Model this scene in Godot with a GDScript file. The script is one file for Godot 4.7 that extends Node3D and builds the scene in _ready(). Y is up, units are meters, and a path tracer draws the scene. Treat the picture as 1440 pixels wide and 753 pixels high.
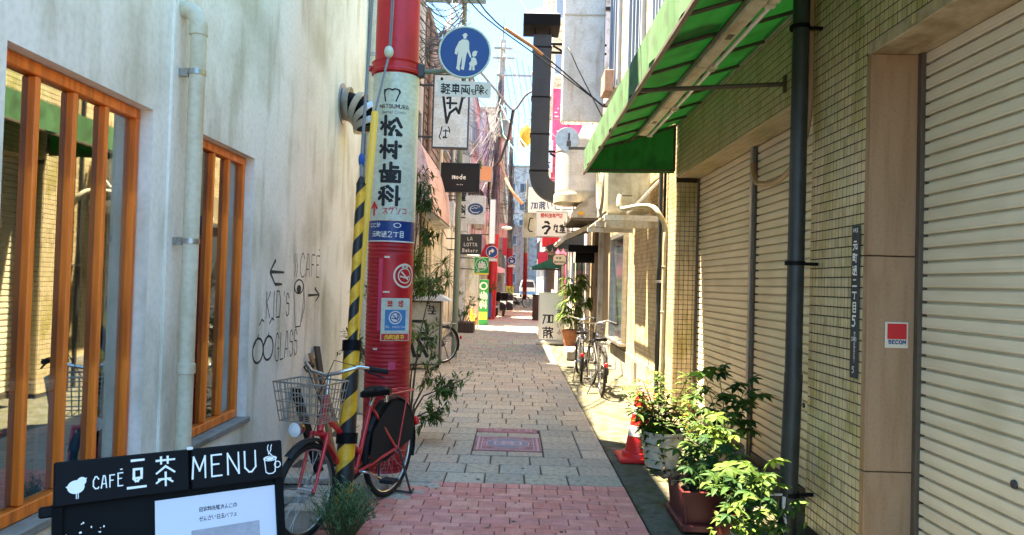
extends Node3D
# A narrow shopping lane: cafe wall on one side, shuttered tiled shop on the other. x right, y up, the lane runs along -z; V(x, y, d) takes d metres down the lane.

class Mb:
	var v := PackedVector3Array()
	var n := PackedVector3Array()
	var c := PackedColorArray()
	var col := Color(1, 1, 1)
	var tinted := false
	func tri(p: Vector3, q: Vector3, r: Vector3, np: Vector3, nq: Vector3, nr: Vector3):
		v.append(p); n.append(np)
		if (r - p).cross(q - p).dot(np + nq + nr) < 0.0:
			v.append(r); v.append(q); n.append(nr); n.append(nq)
		else:
			v.append(q); v.append(r); n.append(nq); n.append(nr)
		c.append(col); c.append(col); c.append(col)
	func flat(p: Vector3, q: Vector3, r: Vector3, hint: Vector3):
		var g := (r - p).cross(q - p).normalized()
		if g.dot(hint) < 0.0: g = -g
		tri(p, q, r, g, g, g)
	func quad(p: Vector3, q: Vector3, r: Vector3, s: Vector3, hint: Vector3 = Vector3.ZERO):
		var g := (r - p).cross(q - s).normalized()
		if hint != Vector3.ZERO and g.dot(hint) < 0.0: g = -g
		tri(p, q, r, g, g, g)
		tri(p, r, s, g, g, g)
	func obox(at: Vector3, b: Basis, h: Vector3, bev: float = 0.0, skip: int = -1):
		# skip: a face that is never seen, 0 +x 1 -x 2 +y 3 -y 4 +z 5 -z
		for a in 3:
			var u := (a + 1) % 3
			var w := (a + 2) % 3
			for s in [1.0, -1.0]:
				if skip == a * 2 + (0 if s > 0 else 1): continue
				var q: Array = []
				for k in [[1, 1], [1, -1], [-1, -1], [-1, 1]]:
					var p := Vector3.ZERO
					p[a] = s * h[a]; p[u] = k[0] * (h[u] - bev); p[w] = k[1] * (h[w] - bev)
					q.append(at + b * p)
				var nn := Vector3.ZERO
				nn[a] = s
				quad(q[0], q[1], q[2], q[3], b * nn)
		if bev <= 0.0: return
		for a in 3:
			var u := (a + 1) % 3
			var w := (a + 2) % 3
			for s in [1.0, -1.0]:
				for t in [1.0, -1.0]:
					var e: Array = []
					for k in [[0, 1.0], [0, -1.0], [1, -1.0], [1, 1.0]]:
						var p := Vector3.ZERO
						p[a] = s * (h[a] - (bev if k[0] == 1 else 0.0))
						p[u] = t * (h[u] - (bev if k[0] == 0 else 0.0))
						p[w] = k[1] * (h[w] - bev)
						e.append(at + b * p)
					var nn := Vector3.ZERO
					nn[a] = s; nn[u] = t
					quad(e[0], e[1], e[2], e[3], b * nn)
		for s in [1.0, -1.0]:
			for t in [1.0, -1.0]:
				for r in [1.0, -1.0]:
					var g := Vector3(s, t, r)
					var f: Array = []
					for a in 3:
						var p := Vector3(s * (h.x - bev), t * (h.y - bev), r * (h.z - bev))
						p[a] = g[a] * h[a]
						f.append(at + b * p)
					flat(f[0], f[1], f[2], b * g)
	func bx(x0: float, x1: float, y0: float, y1: float, d0: float, d1: float, bev: float = 0.0, skip: int = -1):
		obox(Vector3((x0 + x1) / 2, (y0 + y1) / 2, -(d0 + d1) / 2), Basis(), Vector3(absf(x1 - x0) / 2, absf(y1 - y0) / 2, absf(d1 - d0) / 2), bev, skip)
	func bar(p: Vector3, q: Vector3, w: float, h: float, up: Vector3 = Vector3.UP):
		var z := (q - p).normalized()
		if absf(z.dot(up)) > 0.98: up = Vector3(0, 0, 1) if absf(z.z) < 0.9 else Vector3(1, 0, 0)
		var x := up.cross(z).normalized()
		obox((p + q) / 2, Basis(x, z.cross(x), z), Vector3(w / 2, h / 2, p.distance_to(q) / 2))
	func tube(pts: Array, r0: float, r1: float = -1.0, sides: int = 8, caps: bool = true):
		if r1 < 0.0: r1 = r0
		var m := pts.size()
		var prev := Vector3.ZERO
		var rings: Array = []
		var norms: Array = []
		for i in m:
			var t: Vector3 = (pts[mini(i + 1, m - 1)] - pts[maxi(i - 1, 0)]).normalized()
			if prev == Vector3.ZERO:
				prev = t.cross(Vector3.UP if absf(t.y) < 0.9 else Vector3(1, 0, 0)).normalized()
			prev = (prev - t * prev.dot(t)).normalized()
			var o := t.cross(prev)
			var rr := lerpf(r0, r1, float(i) / maxi(m - 1, 1))
			var ring: Array = []
			var nr: Array = []
			for k in sides:
				var f := TAU * k / sides
				var dir: Vector3 = prev * cos(f) + o * sin(f)
				ring.append(pts[i] + dir * rr)
				nr.append(dir)
			rings.append(ring); norms.append(nr)
			if i > 0:
				for k in sides:
					var j := (k + 1) % sides
					tri(rings[i - 1][k], rings[i - 1][j], ring[j], norms[i - 1][k], norms[i - 1][j], nr[j])
					tri(rings[i - 1][k], ring[j], ring[k], norms[i - 1][k], nr[j], nr[k])
			if caps and (i == 0 or i == m - 1):
				var tt := -t if i == 0 else t
				for k in sides:
					tri(pts[i], ring[k], ring[(k + 1) % sides], tt, tt, tt)
	func lathe(at: Vector3, prof: Array, sides: int = 20, b: Basis = Basis(), smooth: bool = false):
		# prof: pairs (radius, height)
		var nm: Array = []
		for i in prof.size() - 1:
			var e: Vector2 = prof[i + 1] - prof[i]
			nm.append(Vector2(e.y, -e.x).normalized())
		for i in prof.size() - 1:
			var n0: Vector2 = nm[i]
			var n1: Vector2 = nm[i]
			if smooth:
				if i > 0: n0 = (nm[i] + nm[i - 1]).normalized()
				if i < nm.size() - 1: n1 = (nm[i] + nm[i + 1]).normalized()
			for k in sides:
				var f0 := TAU * k / sides
				var f1 := TAU * (k + 1) / sides
				var u0 := Vector3(cos(f0), 0, sin(f0))
				var u1 := Vector3(cos(f1), 0, sin(f1))
				var p0: Vector3 = at + b * (u0 * prof[i].x + Vector3.UP * prof[i].y)
				var p1: Vector3 = at + b * (u1 * prof[i].x + Vector3.UP * prof[i].y)
				var q0: Vector3 = at + b * (u0 * prof[i + 1].x + Vector3.UP * prof[i + 1].y)
				var q1: Vector3 = at + b * (u1 * prof[i + 1].x + Vector3.UP * prof[i + 1].y)
				var a0: Vector3 = b * (u0 * n0.x + Vector3.UP * n0.y)
				var a1: Vector3 = b * (u1 * n0.x + Vector3.UP * n0.y)
				var c0: Vector3 = b * (u0 * n1.x + Vector3.UP * n1.y)
				var c1: Vector3 = b * (u1 * n1.x + Vector3.UP * n1.y)
				if prof[i].x > 0.0: tri(p0, p1, q1, a0, a1, c1)
				if prof[i + 1].x > 0.0: tri(p0, q1, q0, a0, c1, c0)
	func ball(at: Vector3, r: Vector3, sides: int = 12, rings: int = 8, b: Basis = Basis()):
		var bb := b.scaled_local(r)
		for i in rings:
			for k in sides:
				var q: Array = []
				for e in [[0, 0], [0, 1], [1, 1], [1, 0]]:
					var t: float = PI * (i + e[0]) / rings
					var f: float = TAU * (k + e[1]) / sides
					q.append(Vector3(sin(t) * cos(f), cos(t), sin(t) * sin(f)))
				var g: Array = []
				for x in q: g.append((b * (x / r)).normalized())
				tri(at + bb * q[0], at + bb * q[1], at + bb * q[2], g[0], g[1], g[2])
				tri(at + bb * q[0], at + bb * q[2], at + bb * q[3], g[0], g[2], g[3])
	func torus(at: Vector3, b: Basis, R: float, r: float, segs: int = 36, sides: int = 8, a0: float = 0.0, a1: float = TAU, flatten: float = 1.0):
		# ring round the local z axis
		for i in segs:
			for k in sides:
				var p: Array = []
				var g: Array = []
				for e in [[0, 0], [0, 1], [1, 1], [1, 0]]:
					var t: float = lerpf(a0, a1, float(i + e[0]) / segs)
					var f: float = TAU * (k + e[1]) / sides
					var dir := Vector3(cos(t), sin(t), 0)
					p.append(at + b * (dir * (R + r * cos(f)) + Vector3(0, 0, r * flatten * sin(f))))
					g.append((b * (dir * cos(f) + Vector3(0, 0, sin(f)))).normalized())
				tri(p[0], p[1], p[2], g[0], g[1], g[2])
				tri(p[0], p[2], p[3], g[0], g[2], g[3])
	func prism(pts: PackedVector2Array, b: Transform3D, depth: float):
		# outline in the local xy plane, front at z = 0, back at z = -depth
		var t := Geometry2D.triangulate_polygon(pts)
		for i in range(0, t.size(), 3):
			for z in [0.0, -depth]:
				flat(b * Vector3(pts[t[i]].x, pts[t[i]].y, z), b * Vector3(pts[t[i + 1]].x, pts[t[i + 1]].y, z), b * Vector3(pts[t[i + 2]].x, pts[t[i + 2]].y, z), b.basis * Vector3(0, 0, 1.0 if z == 0.0 else -1.0))
				if depth == 0.0: break
		if depth == 0.0: return
		var turn := -1.0 if Geometry2D.is_polygon_clockwise(pts) else 1.0
		for i in pts.size():
			var p := pts[i]
			var q := pts[(i + 1) % pts.size()]
			var o := Vector3((q - p).y, -(q - p).x, 0) * turn
			quad(b * Vector3(p.x, p.y, 0), b * Vector3(q.x, q.y, 0), b * Vector3(q.x, q.y, -depth), b * Vector3(p.x, p.y, -depth), b.basis * o)
	func leaf(at: Vector3, dir: Vector3, up: Vector3, l: float, w: float, droop: float = 0.25):
		var side := dir.cross(up).normalized()
		var u := side.cross(dir).normalized()
		var mid: Array = []
		for t in [0.0, 0.35, 0.7, 1.0]:
			mid.append(at + dir * (l * t) - u * (l * droop * t * t))
		var ws: Array = [0.12, 1.0, 0.72, 0.0]
		for i in 3:
			for s in [1.0, -1.0]:
				var a0: Vector3 = mid[i] + side * (s * w * 0.5 * ws[i]) + u * (w * 0.12 * ws[i])
				var a1: Vector3 = mid[i + 1] + side * (s * w * 0.5 * ws[i + 1]) + u * (w * 0.12 * ws[i + 1])
				if i < 2: quad(mid[i], mid[i + 1], a1, a0, u)
				else: flat(mid[i], mid[i + 1], a0, u)
	func add(o: Mb, t: Transform3D):
		for i in o.v.size():
			v.append(t * o.v[i]); n.append((t.basis * o.n[i]).normalized()); c.append(o.c[i])
	func mesh(shift: Vector3 = Vector3.ZERO) -> ArrayMesh:
		var a := []
		a.resize(Mesh.ARRAY_MAX)
		if shift != Vector3.ZERO:
			for i in v.size(): v[i] -= shift
		a[Mesh.ARRAY_VERTEX] = v
		a[Mesh.ARRAY_NORMAL] = n
		if tinted: a[Mesh.ARRAY_COLOR] = c
		var out := ArrayMesh.new()
		out.add_surface_from_arrays(Mesh.PRIMITIVE_TRIANGLES, a)
		return out

var M := {}
var taken := {}
var taper := 1.0
var rng := RandomNumberGenerator.new()

func V(x: float, y: float, d: float) -> Vector3: return Vector3(x, y, -d)
func rnd(a: float, b: float) -> float: return rng.randf_range(a, b)

func numbered(s: String) -> String:
	taken[s] = taken.get(s, -1) + 1
	return s if taken[s] == 0 else "%s_%03d" % [s, taken[s]]

func tag(o: Node, label: String, category: String, group: String = ""):
	o.set_meta("label", label)
	o.set_meta("category", category)
	if group != "": o.set_meta("group", group)

func thing(called: String, label: String, category: String, at: Vector3 = Vector3.ZERO, group: String = "", turn: float = 0.0) -> Node3D:
	var o := Node3D.new()
	o.name = numbered(called)
	add_child(o, true)
	o.position = at
	o.rotation.y = turn
	tag(o, label, category, group)
	return o

func setting(called: String) -> Node3D:
	var o := Node3D.new()
	o.name = numbered(called)
	add_child(o, true)
	o.set_meta("kind", "structure")
	return o

func piece(called: String, me: Mesh, mat: Material, parent: Node, t: Transform3D = Transform3D()) -> MeshInstance3D:
	var o := MeshInstance3D.new()
	o.name = called
	o.mesh = me
	o.material_override = mat
	o.transform = t
	parent.add_child(o, true)
	return o

# commits a mesh built in the scene's axes as a part of parent; things marked "local" are built in their own axes
func put(called: String, mb: Mb, mat: Material, parent: Node = self, kind: String = "") -> MeshInstance3D:
	var shift := Vector3.ZERO
	if parent != self:
		var top: Node = parent
		while top.get_parent() != self: top = top.get_parent()
		if not top.has_meta("local"): shift = top.position
	var o := piece(numbered(called) if parent == self else called, mb.mesh(shift), mat, parent)
	if kind != "": o.set_meta("kind", kind)
	return o

# ---------------------------------------------------------------- colours and surfaces
func noise_image(sd: int, freq: float, size: int, sx: int, sy: int, oct: int) -> PackedByteArray:
	var f := FastNoiseLite.new()
	f.seed = sd
	f.noise_type = FastNoiseLite.TYPE_SIMPLEX_SMOOTH
	f.frequency = freq
	f.fractal_octaves = oct
	var im := f.get_seamless_image(size / sx, size / sy, false, false, 0.15)
	im.convert(Image.FORMAT_L8)
	if sx > 1 or sy > 1: im.resize(size, size, Image.INTERPOLATE_CUBIC)
	return im.get_data()

# layers: [seed, frequency, stretch x, stretch y, octaves, low, high, tint]
func layered(size: int, layers: Array) -> ImageTexture:
	var r := PackedFloat32Array()
	r.resize(size * size * 3)
	r.fill(1.0)
	for l in layers:
		var b := noise_image(l[0], l[1], size, l[2], l[3], l[4])
		var tint: Color = l[7]
		var lo: float = l[5]
		var hi: float = l[6]
		var tr := tint.r - 1.0
		var tg := tint.g - 1.0
		var tb := tint.b - 1.0
		for i in size * size:
			var k := clampf((b[i] / 255.0 - lo) / (hi - lo), 0.0, 1.0)
			if k <= 0.0: continue
			r[i * 3] *= 1.0 + tr * k
			r[i * 3 + 1] *= 1.0 + tg * k
			r[i * 3 + 2] *= 1.0 + tb * k
	var data := PackedByteArray()
	data.resize(size * size * 3)
	for i in data.size(): data[i] = int(clampf(r[i], 0.0, 1.0) * 255.0)
	return ImageTexture.create_from_image(Image.create_from_data(size, size, false, Image.FORMAT_RGB8, data))

func mat(called: String, r: int, g: int, b: int, rough: float, tex: Texture2D = null, scale: float = 1.0, bump: Texture2D = null, bump_cm: float = 0.1, bump_scale: float = 4.0) -> StandardMaterial3D:
	var m := StandardMaterial3D.new()
	m.resource_name = called
	m.albedo_color = Color8(r, g, b)
	m.roughness = rough
	if tex or bump:
		m.uv1_triplanar = true
		m.uv1_world_triplanar = true
		m.uv1_scale = Vector3.ONE * scale
	if tex: m.albedo_texture = tex
	if bump:
		m.heightmap_enabled = true
		m.heightmap_texture = bump
		m.heightmap_scale = bump_cm
	M[called] = m
	return m

func own_axes(m: StandardMaterial3D) -> StandardMaterial3D:
	m.uv1_world_triplanar = false
	return m

func materials():
	var w := Color(1, 1, 1)
	var grain := layered(256, [[1, 0.09, 1, 1, 3, 0.3, 0.8, Color(0.9, 0.9, 0.89)], [2, 0.012, 1, 1, 3, 0.35, 0.8, Color(0.93, 0.92, 0.9)]])
	var dirt := layered(512, [[3, 0.006, 1, 1, 4, 0.5, 0.9, Color(0.8, 0.77, 0.71)], [4, 0.05, 1, 1, 3, 0.45, 0.9, Color(0.93, 0.92, 0.9)], [5, 0.03, 1, 8, 3, 0.55, 0.95, Color(0.88, 0.85, 0.8)]])
	var plaster := layered(1024, [[6, 0.0025, 1, 1, 5, 0.48, 0.85, Color(0.86, 0.85, 0.81)], [7, 0.012, 1, 8, 4, 0.6, 0.98, Color(0.9, 0.895, 0.86)], [8, 0.008, 1, 4, 5, 0.6, 0.9, Color(0.86, 0.85, 0.81)], [9, 0.08, 1, 1, 3, 0.4, 0.9, Color(0.95, 0.95, 0.94)]])
	var relief := layered(512, [[11, 0.02, 1, 1, 5, 0.2, 0.9, Color(0.2, 0.2, 0.2)]])
	var wood := layered(512, [[12, 0.03, 1, 16, 4, 0.4, 0.85, Color(0.84, 0.79, 0.74)], [13, 0.01, 1, 8, 3, 0.45, 0.85, Color(0.9, 0.87, 0.83)]])
	var stone := layered(512, [[14, 0.25, 1, 1, 2, 0.45, 0.8, Color(0.8, 0.79, 0.77)], [15, 0.02, 1, 1, 4, 0.4, 0.85, Color(0.86, 0.83, 0.79)], [16, 0.12, 1, 1, 2, 0.55, 0.8, Color(0.88, 0.87, 0.85)]])
	var moss := layered(512, [[17, 0.012, 1, 1, 5, 0.42, 0.72, Color(0.86, 0.88, 0.66)], [18, 0.1, 1, 1, 3, 0.4, 0.8, Color(0.86, 0.85, 0.82)], [19, 0.03, 1, 1, 4, 0.5, 0.8, Color(0.8, 0.78, 0.74)]])
	var rust := layered(512, [[20, 0.01, 1, 8, 4, 0.62, 0.95, Color(0.86, 0.78, 0.7)], [21, 0.06, 1, 1, 3, 0.4, 0.8, Color(0.95, 0.94, 0.93)], [22, 0.01, 1, 1, 3, 0.45, 0.85, Color(0.92, 0.91, 0.88)]])
	var algae := layered(512, [[23, 0.008, 1, 4, 4, 0.5, 0.8, Color(0.86, 0.87, 0.72)], [24, 0.05, 1, 4, 3, 0.45, 0.85, Color(0.9, 0.87, 0.82)]])
	var metal := layered(256, [[30, 0.06, 8, 1, 3, 0.4, 0.9, Color(0.94, 0.93, 0.92)], [31, 0.006, 1, 1, 3, 0.45, 0.9, Color(0.93, 0.92, 0.9)]])
	var travertine := layered(512, [[32, 0.02, 1, 16, 4, 0.4, 0.9, Color(0.9, 0.87, 0.83)], [33, 0.1, 1, 1, 2, 0.5, 0.9, Color(0.95, 0.94, 0.93)]])
	M.t = {"grain": grain, "dirt": dirt, "stone": stone, "relief": relief}
	mat("plaster", 238, 233, 219, 0.9, plaster, 0.28, relief, 0.1)
	mat("concrete", 138, 134, 124, 0.92, dirt, 0.5, relief, 0.3)
	mat("gutter", 92, 90, 75, 0.93, moss, 0.55, relief, 0.4)
	mat("asphalt", 84, 83, 80, 0.95, stone, 1.2)
	mat("paver_mix", 255, 255, 255, 0.9, stone, 1.7).vertex_color_use_as_albedo = true
	mat("bed", 82, 74, 64, 0.95, stone, 1.5)
	for k in 6:
		var t: Array = [[200, 184, 160], [208, 190, 165], [190, 176, 156], [203, 182, 160], [194, 182, 164], [211, 194, 171]][k]
		mat("paver%d" % k, t[0], t[1], t[2], 0.92, stone, 1.6 + 0.13 * k, relief, 0.15)
	for k in 4:
		var t: Array = [[236, 152, 132], [228, 140, 122], [238, 162, 142], [224, 144, 130]][k]
		mat("redtile%d" % k, t[0], t[1], t[2], 0.85, grain, 2.2, relief, 0.06)
	mat("plaque", 164, 100, 98, 0.6, dirt, 2.0)
	mat("plaque_line", 190, 150, 152, 0.6)
	mat("plaque_grey", 122, 120, 130, 0.6)
	mat("tile", 255, 255, 255, 0.28, algae, 0.6).vertex_color_use_as_albedo = true
	mat("tile_sun", 255, 255, 255, 0.4, dirt, 0.8).vertex_color_use_as_albedo = true
	mat("grout", 62, 54, 40, 0.95, grain, 1.0)
	mat("grout_light", 150, 134, 104, 0.95, grain, 1.0)
	mat("soffit", 190, 172, 142, 0.85, dirt, 0.7)
	mat("brownstone", 166, 134, 102, 0.45, travertine, 0.9)
	mat("slat", 226, 214, 186, 0.5, metal, 0.5)
	mat("rail", 88, 78, 66, 0.5, rust, 1.0)
	mat("dark_pipe", 50, 54, 53, 0.45, dirt, 1.0)
	mat("pale_pipe", 206, 200, 174, 0.5, rust, 0.8)
	mat("white", 226, 226, 222, 0.6, grain, 1.0)
	mat("sign_white", 246, 245, 240, 0.5)
	mat("offwhite", 184, 178, 162, 0.6, dirt, 0.8)
	mat("ivory", 182, 175, 152, 0.7, dirt, 0.5)
	mat("steel", 178, 178, 174, 0.32, grain, 2.0).metallic = 0.8
	mat("chrome", 205, 205, 205, 0.18).metallic = 1.0
	mat("black", 13, 13, 14, 0.55)
	mat("black_matt", 14, 14, 15, 0.8, grain, 2.0)
	mat("board", 14, 16, 17, 0.7, dirt, 1.5)
	mat("rubber", 18, 18, 18, 0.8)
	mat("duct", 30, 31, 33, 0.5, dirt, 0.8)
	mat("awning_faded", 60, 104, 60, 0.85, dirt, 1.2)
	mat("blank_panel", 205, 205, 200, 0.6, rust, 0.5)
	for k in ["black", "board", "black_matt"]: M[k].metallic_specular = 0.25
	mat("chalk", 236, 234, 226, 0.9)
	mat("ink", 22, 22, 24, 0.7)
	mat("wall_ink", 46, 45, 44, 0.85)
	mat("red_ink", 196, 36, 40, 0.6)
	mat("paper", 206, 204, 210, 0.3)
	mat("picture", 170, 168, 176, 0.5, grain, 3.0)
	mat("orange_wood", 250, 130, 36, 0.42, wood, 1.3)
	mat("pole_red", 196, 22, 36, 0.42, rust, 0.8)
	mat("pole_wrap", 176, 16, 32, 0.5, rust, 0.9)
	mat("pole_pink", 206, 60, 96, 0.5)
	mat("sign_pale", 205, 212, 194, 0.35, grain, 1.0)
	mat("sign_back", 168, 168, 160, 0.5, grain, 1.0)
	mat("sign_blue", 9, 54, 116, 0.35)
	mat("sign_beige", 216, 206, 186, 0.5)
	mat("notice_blue", 60, 120, 170, 0.4)
	mat("hazard_yellow", 236, 178, 36, 0.45, dirt, 2.0)
	mat("hazard_black", 28, 27, 26, 0.5)
	mat("yellow", 240, 190, 60, 0.4)
	mat("bike_red", 200, 24, 36, 0.22).clearcoat_enabled = true
	mat("bike_black", 13, 13, 14, 0.6)
	mat("bike_yellow", 240, 176, 20, 0.3)
	mat("skirt_guard", 10, 10, 10, 0.85)
	mat("lens", 240, 244, 244, 0.1)
	mat("red_lens", 214, 30, 30, 0.15)
	mat("cone_red", 214, 36, 30, 0.45)
	mat("cone_band", 226, 226, 222, 0.35)
	mat("terracotta", 176, 116, 78, 0.8, dirt, 2.0)
	mat("red_pot", 96, 36, 32, 0.45, grain, 2.0)
	mat("white_pot", 222, 218, 204, 0.5, dirt, 2.0)
	mat("grey_pot", 166, 164, 158, 0.7, dirt, 2.0)
	mat("soil", 60, 46, 36, 0.98, stone, 3.0)
	mat("twig", 92, 78, 56, 0.85, grain, 3.0)
	mat("green_stem", 92, 112, 56, 0.7)
	mat("plank", 150, 112, 72, 0.75, wood, 1.6)
	mat("dark_plank", 62, 54, 48, 0.75, wood, 1.6)
	mat("cable", 26, 26, 28, 0.6)
	mat("cable_mix", 84, 84, 86, 0.7)
	mat("grey_cable", 120, 122, 124, 0.6)
	mat("teal_cable", 90, 170, 160, 0.6)
	mat("orange_sleeve", 226, 150, 96, 0.6)
	mat("pole_grey", 150, 150, 142, 0.85, dirt, 0.7)
	mat("pole_green", 116, 128, 108, 0.6)
	mat("cream_wall", 226, 214, 188, 0.85, dirt, 0.4)
	mat("brown_wall", 142, 120, 110, 0.85, dirt, 0.5)
	mat("grey_wall", 176, 174, 170, 0.9, dirt, 0.3)
	mat("pinkgrey_wall", 200, 182, 172, 0.9, dirt, 0.3)
	mat("pink_wall", 236, 92, 128, 0.7, dirt, 0.3)
	mat("pink_cloth", 230, 192, 192, 0.8, dirt, 0.7)
	mat("white_wall", 222, 222, 220, 0.85, dirt, 0.4)
	mat("dark_metal", 60, 60, 62, 0.5)
	mat("frame_grey", 150, 156, 162, 0.5)
	mat("dark_wood", 66, 50, 40, 0.6, wood, 1.2)
	mat("awning_dark", 40, 46, 52, 0.85)
	mat("sign_green", 24, 140, 62, 0.5)
	mat("sign_yellow", 226, 206, 70, 0.5)
	mat("sign_navy", 36, 74, 116, 0.5)
	mat("sign_black", 14, 15, 18, 0.7)
	mat("slate", 54, 58, 62, 0.7)
	mat("banner_blue", 36, 78, 150, 0.7)
	mat("pink_sign", 226, 60, 90, 0.6)
	mat("crate_blue", 70, 150, 190, 0.6)
	mat("interior", 150, 136, 116, 0.9)
	mat("van_paint", 214, 222, 228, 0.3)
	mat("van_blue", 90, 150, 214, 0.3)
	mat("fluor_body", 214, 204, 184, 0.45, rust, 1.0)
	mat("fluor_tube", 232, 232, 226, 0.2)
	mat("clear", 232, 238, 240, 0.35)
	for a in [["awning_green", 34, 116, 44, 0.32], ["small_green", 20, 110, 84, 0.3], ["pale_awning", 226, 222, 210, 0.3], ["stripe_pink", 240, 190, 200, 0.3]]:
		var m := mat(a[0], a[1], a[2], a[3], 0.8, dirt, 0.6)
		m.backlight_enabled = true
		m.backlight = Color(a[4], a[4], a[4])
	for a in [["leaf", 1.0], ["leaf_dull", 0.7]]:
		var m := mat(a[0], 255, 255, 255, 0.6)
		m.metallic_specular = 0.3
		m.vertex_color_use_as_albedo = true
		m.backlight_enabled = true
		m.backlight = Color(a[1], a[1], a[1]) * 0.6
	# coated window glass: part mirror, part clear
	var one := Image.create(4, 4, false, Image.FORMAT_RGB8)
	one.fill(w)
	var gl := mat("mirror_glass", 205, 212, 206, 0.02)
	gl.albedo_texture = ImageTexture.create_from_image(one)
	gl.metallic = 1.0
	gl.transparency = BaseMaterial3D.TRANSPARENCY_ALPHA
	gl.albedo_color.a = 0.55
	mat("far_glass", 66, 74, 80, 0.1).metallic = 0.3
	mat("shop_glass", 60, 70, 72, 0.06).metallic = 0.3

# ---------------------------------------------------------------- lettering: brush strokes on a 10 x 10 grid, digit pairs x y, y downwards
const G := {
	"松": "0343 2029 2306 2446 6244 7195 654989 7799", "村": "0343 2029 2306 2446 5393 717968 5566", "歯": "0494 5054 5282 2124 151999 9995 2777 5559 3546 7566 4839 6879",
	"科": "4011 0343 2129 2306 2446 5162 5465 5796 8089", "ス": "128219 5599", "グ": "3004 227249 8091 6172", "ソ": "1123 825949", "コ": "128288 1888",
	"こ": "1282 151839 3989", "は": "1019 3393 606867 67594837 3758", "元": "2171 0494 343709 64688898 9896", "町": "0141470701 2127 0444 5292 727968",
	"通": "0112 0424 240729 0828 284999 4181 8164 4348 4383 8387 4585 6448", "丁": "0292 525848", "目": "2080892920 2383 2686",
	"軽": "0141 034347070 2029 0545 0848 519154 5194 5696 7579 5999", "車": "1181 2282862622 2484 0797 5059", "両": "0191 139999 1319 9399 5157 34377774",
	"を": "1171 41143456 84455989", "除": "0009 00302335 3506 6043 6093 5383 4595 6369 5648 7698", "く": "702579",
	"禁": "0141 2025 2104 2144 5191 7075 7154 7194 2585 0797 5759 3809 6899", "煙": "0204 4245 2026 2609 2649 5090 6063 8083 5292955552 5797 7679 5999",
	"豆": "2080 3373763633 3747 3758 6758 1999", "茶": "1191 3032 6062 5315 5395 2777 5559 3718 6788",
	"自": "5031 2181892921 2484 2686", "家": "5051 0301 0191 9193 2474 5457 5749 5518 6398 3549", "製": "1151 0353 3035 1144 7074 8186 0696 5618 5699", "低": "3004 1319 6042 4248 4879 4494 5189 0909",
	"糖": "0141 2029 1312 2406 2446 4191 4149 6068 5383 5787 5999", "あ": "1282 404647 6427 2739 6473 7389", "ん": "403719 19354656 567988", "の": "505718 18051342 42729587 8769",
	"ぜ": "0494 707564 3039 3989 8191", "ざ": "0383 406575 1629 2979 8091", "い": "1127 2738 7185", "白": "4031 2181892921 2585", "玉": "1181 1585 5059 0999 7687", "パ": "3218 6289 8191", "フ": "128259", "ェ": "3373 5358 1888",
	"加": "0252 525848 2209 6292986862", "藤": "0191 3032 6062 1319 1343 4349 1545 1747 6353 5492 7374 5694 7599 7556 7579",
	"う": "315162 153444647566574939", "な": "1252 3016 6172 626759 59474757 5789", "重": "7011 0292 2373772723 2575 5059 1787 0999",
	"料": "0204 2029 0444 2406 2446 4143 5162 5465 5796 8089", "理": "0141 0545 2029 0949 5191955551 5393 7179 5797 4999", "専": "1181 2272752522 2373 5065 0696 767969 3748", "門": "0009 004044 0242 0444 6090 9099 6064 6292 6494",
	"店": "5051 0191 1119 5055 5383 3676793936", "鰻": "2002 0242 0343474703 0545 2327 0809 1819 2829 5080835350 5181 4494 6496 5694 5799 9659", "中": "1282864616 5059 16868", "央": "2272 2225 7275 0595 5055 5519 5599", "区": "9111 1199 7336 3367 1999",
	"二": "2272 0898", "五": "1181 5049 2474 7479 0999", "喫": "0232383802 5191 7174 5494 6589 8559", "勢": "0142 2024 0444 6164 5273 7368 0696 5659 1999",
	"ば": "1019 3383 606867 67594837 8091", "そ": "2080 807064 0494 94555668 6889", "呑": "1181 0494 5023 5099 3676793936", "小": "505949 3417 7497", "料_": "0141", "ロ": "2282882822",
	"0": "306174885929140330", "1": "21404049", "2": "122161727419 1989", "3": "1282555577 778859 5919", "5": "812124 246477 775919",
	"A": "093050506189 2666", "B": "0009 00507254 0444 445577 776909", "C": "825030 300307 073979 7988", "D": "0009 00508385 857909", "E": "8010 1019 1989 1464", "F": "8010 1019 1464", "G": "825030 300307 073979 798585 8555",
	"H": "0009 8089 0585", "I": "5059", "K": "1019 8014 2489", "L": "1019 1989", "M": "0910569099", "N": "09008989 8980", "O": "305083867959 593906030330", "R": "1019 107083 83451489", "S": "825030 30111324 2474868859 593917",
	"T": "0080 4049", "U": "000739 3959 5987 8780", "Y": "0044 8044 4449", "'": "5052", "É": "8212 1219 1989 1565 5070", "a": "3353 5376 7679 795939 391615 15335577", "c": "743315 153979", "d": "7079 7434 341617 173979", "e": "167664 643416 163979", "i": "5359 5051",
	"k": "1019 7315 2579", "l": "5059", "m": "0309 04234459 445873 738489", "n": "1319 154373 738489", "o": "345476 765939 391634", "r": "2329 254363", "t": "4048 4869 2363", "u": "1318 184969 6983 8389", "y": "1346 834619", "s": "744324465668 795929", "g": "744324274776 7479 795929", "S_": "0099",
	"←": "4115 154989 1595", "→": "0595 625295 9568", "↑": "5059 5014 5094", "☾": "3010",
}

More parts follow.
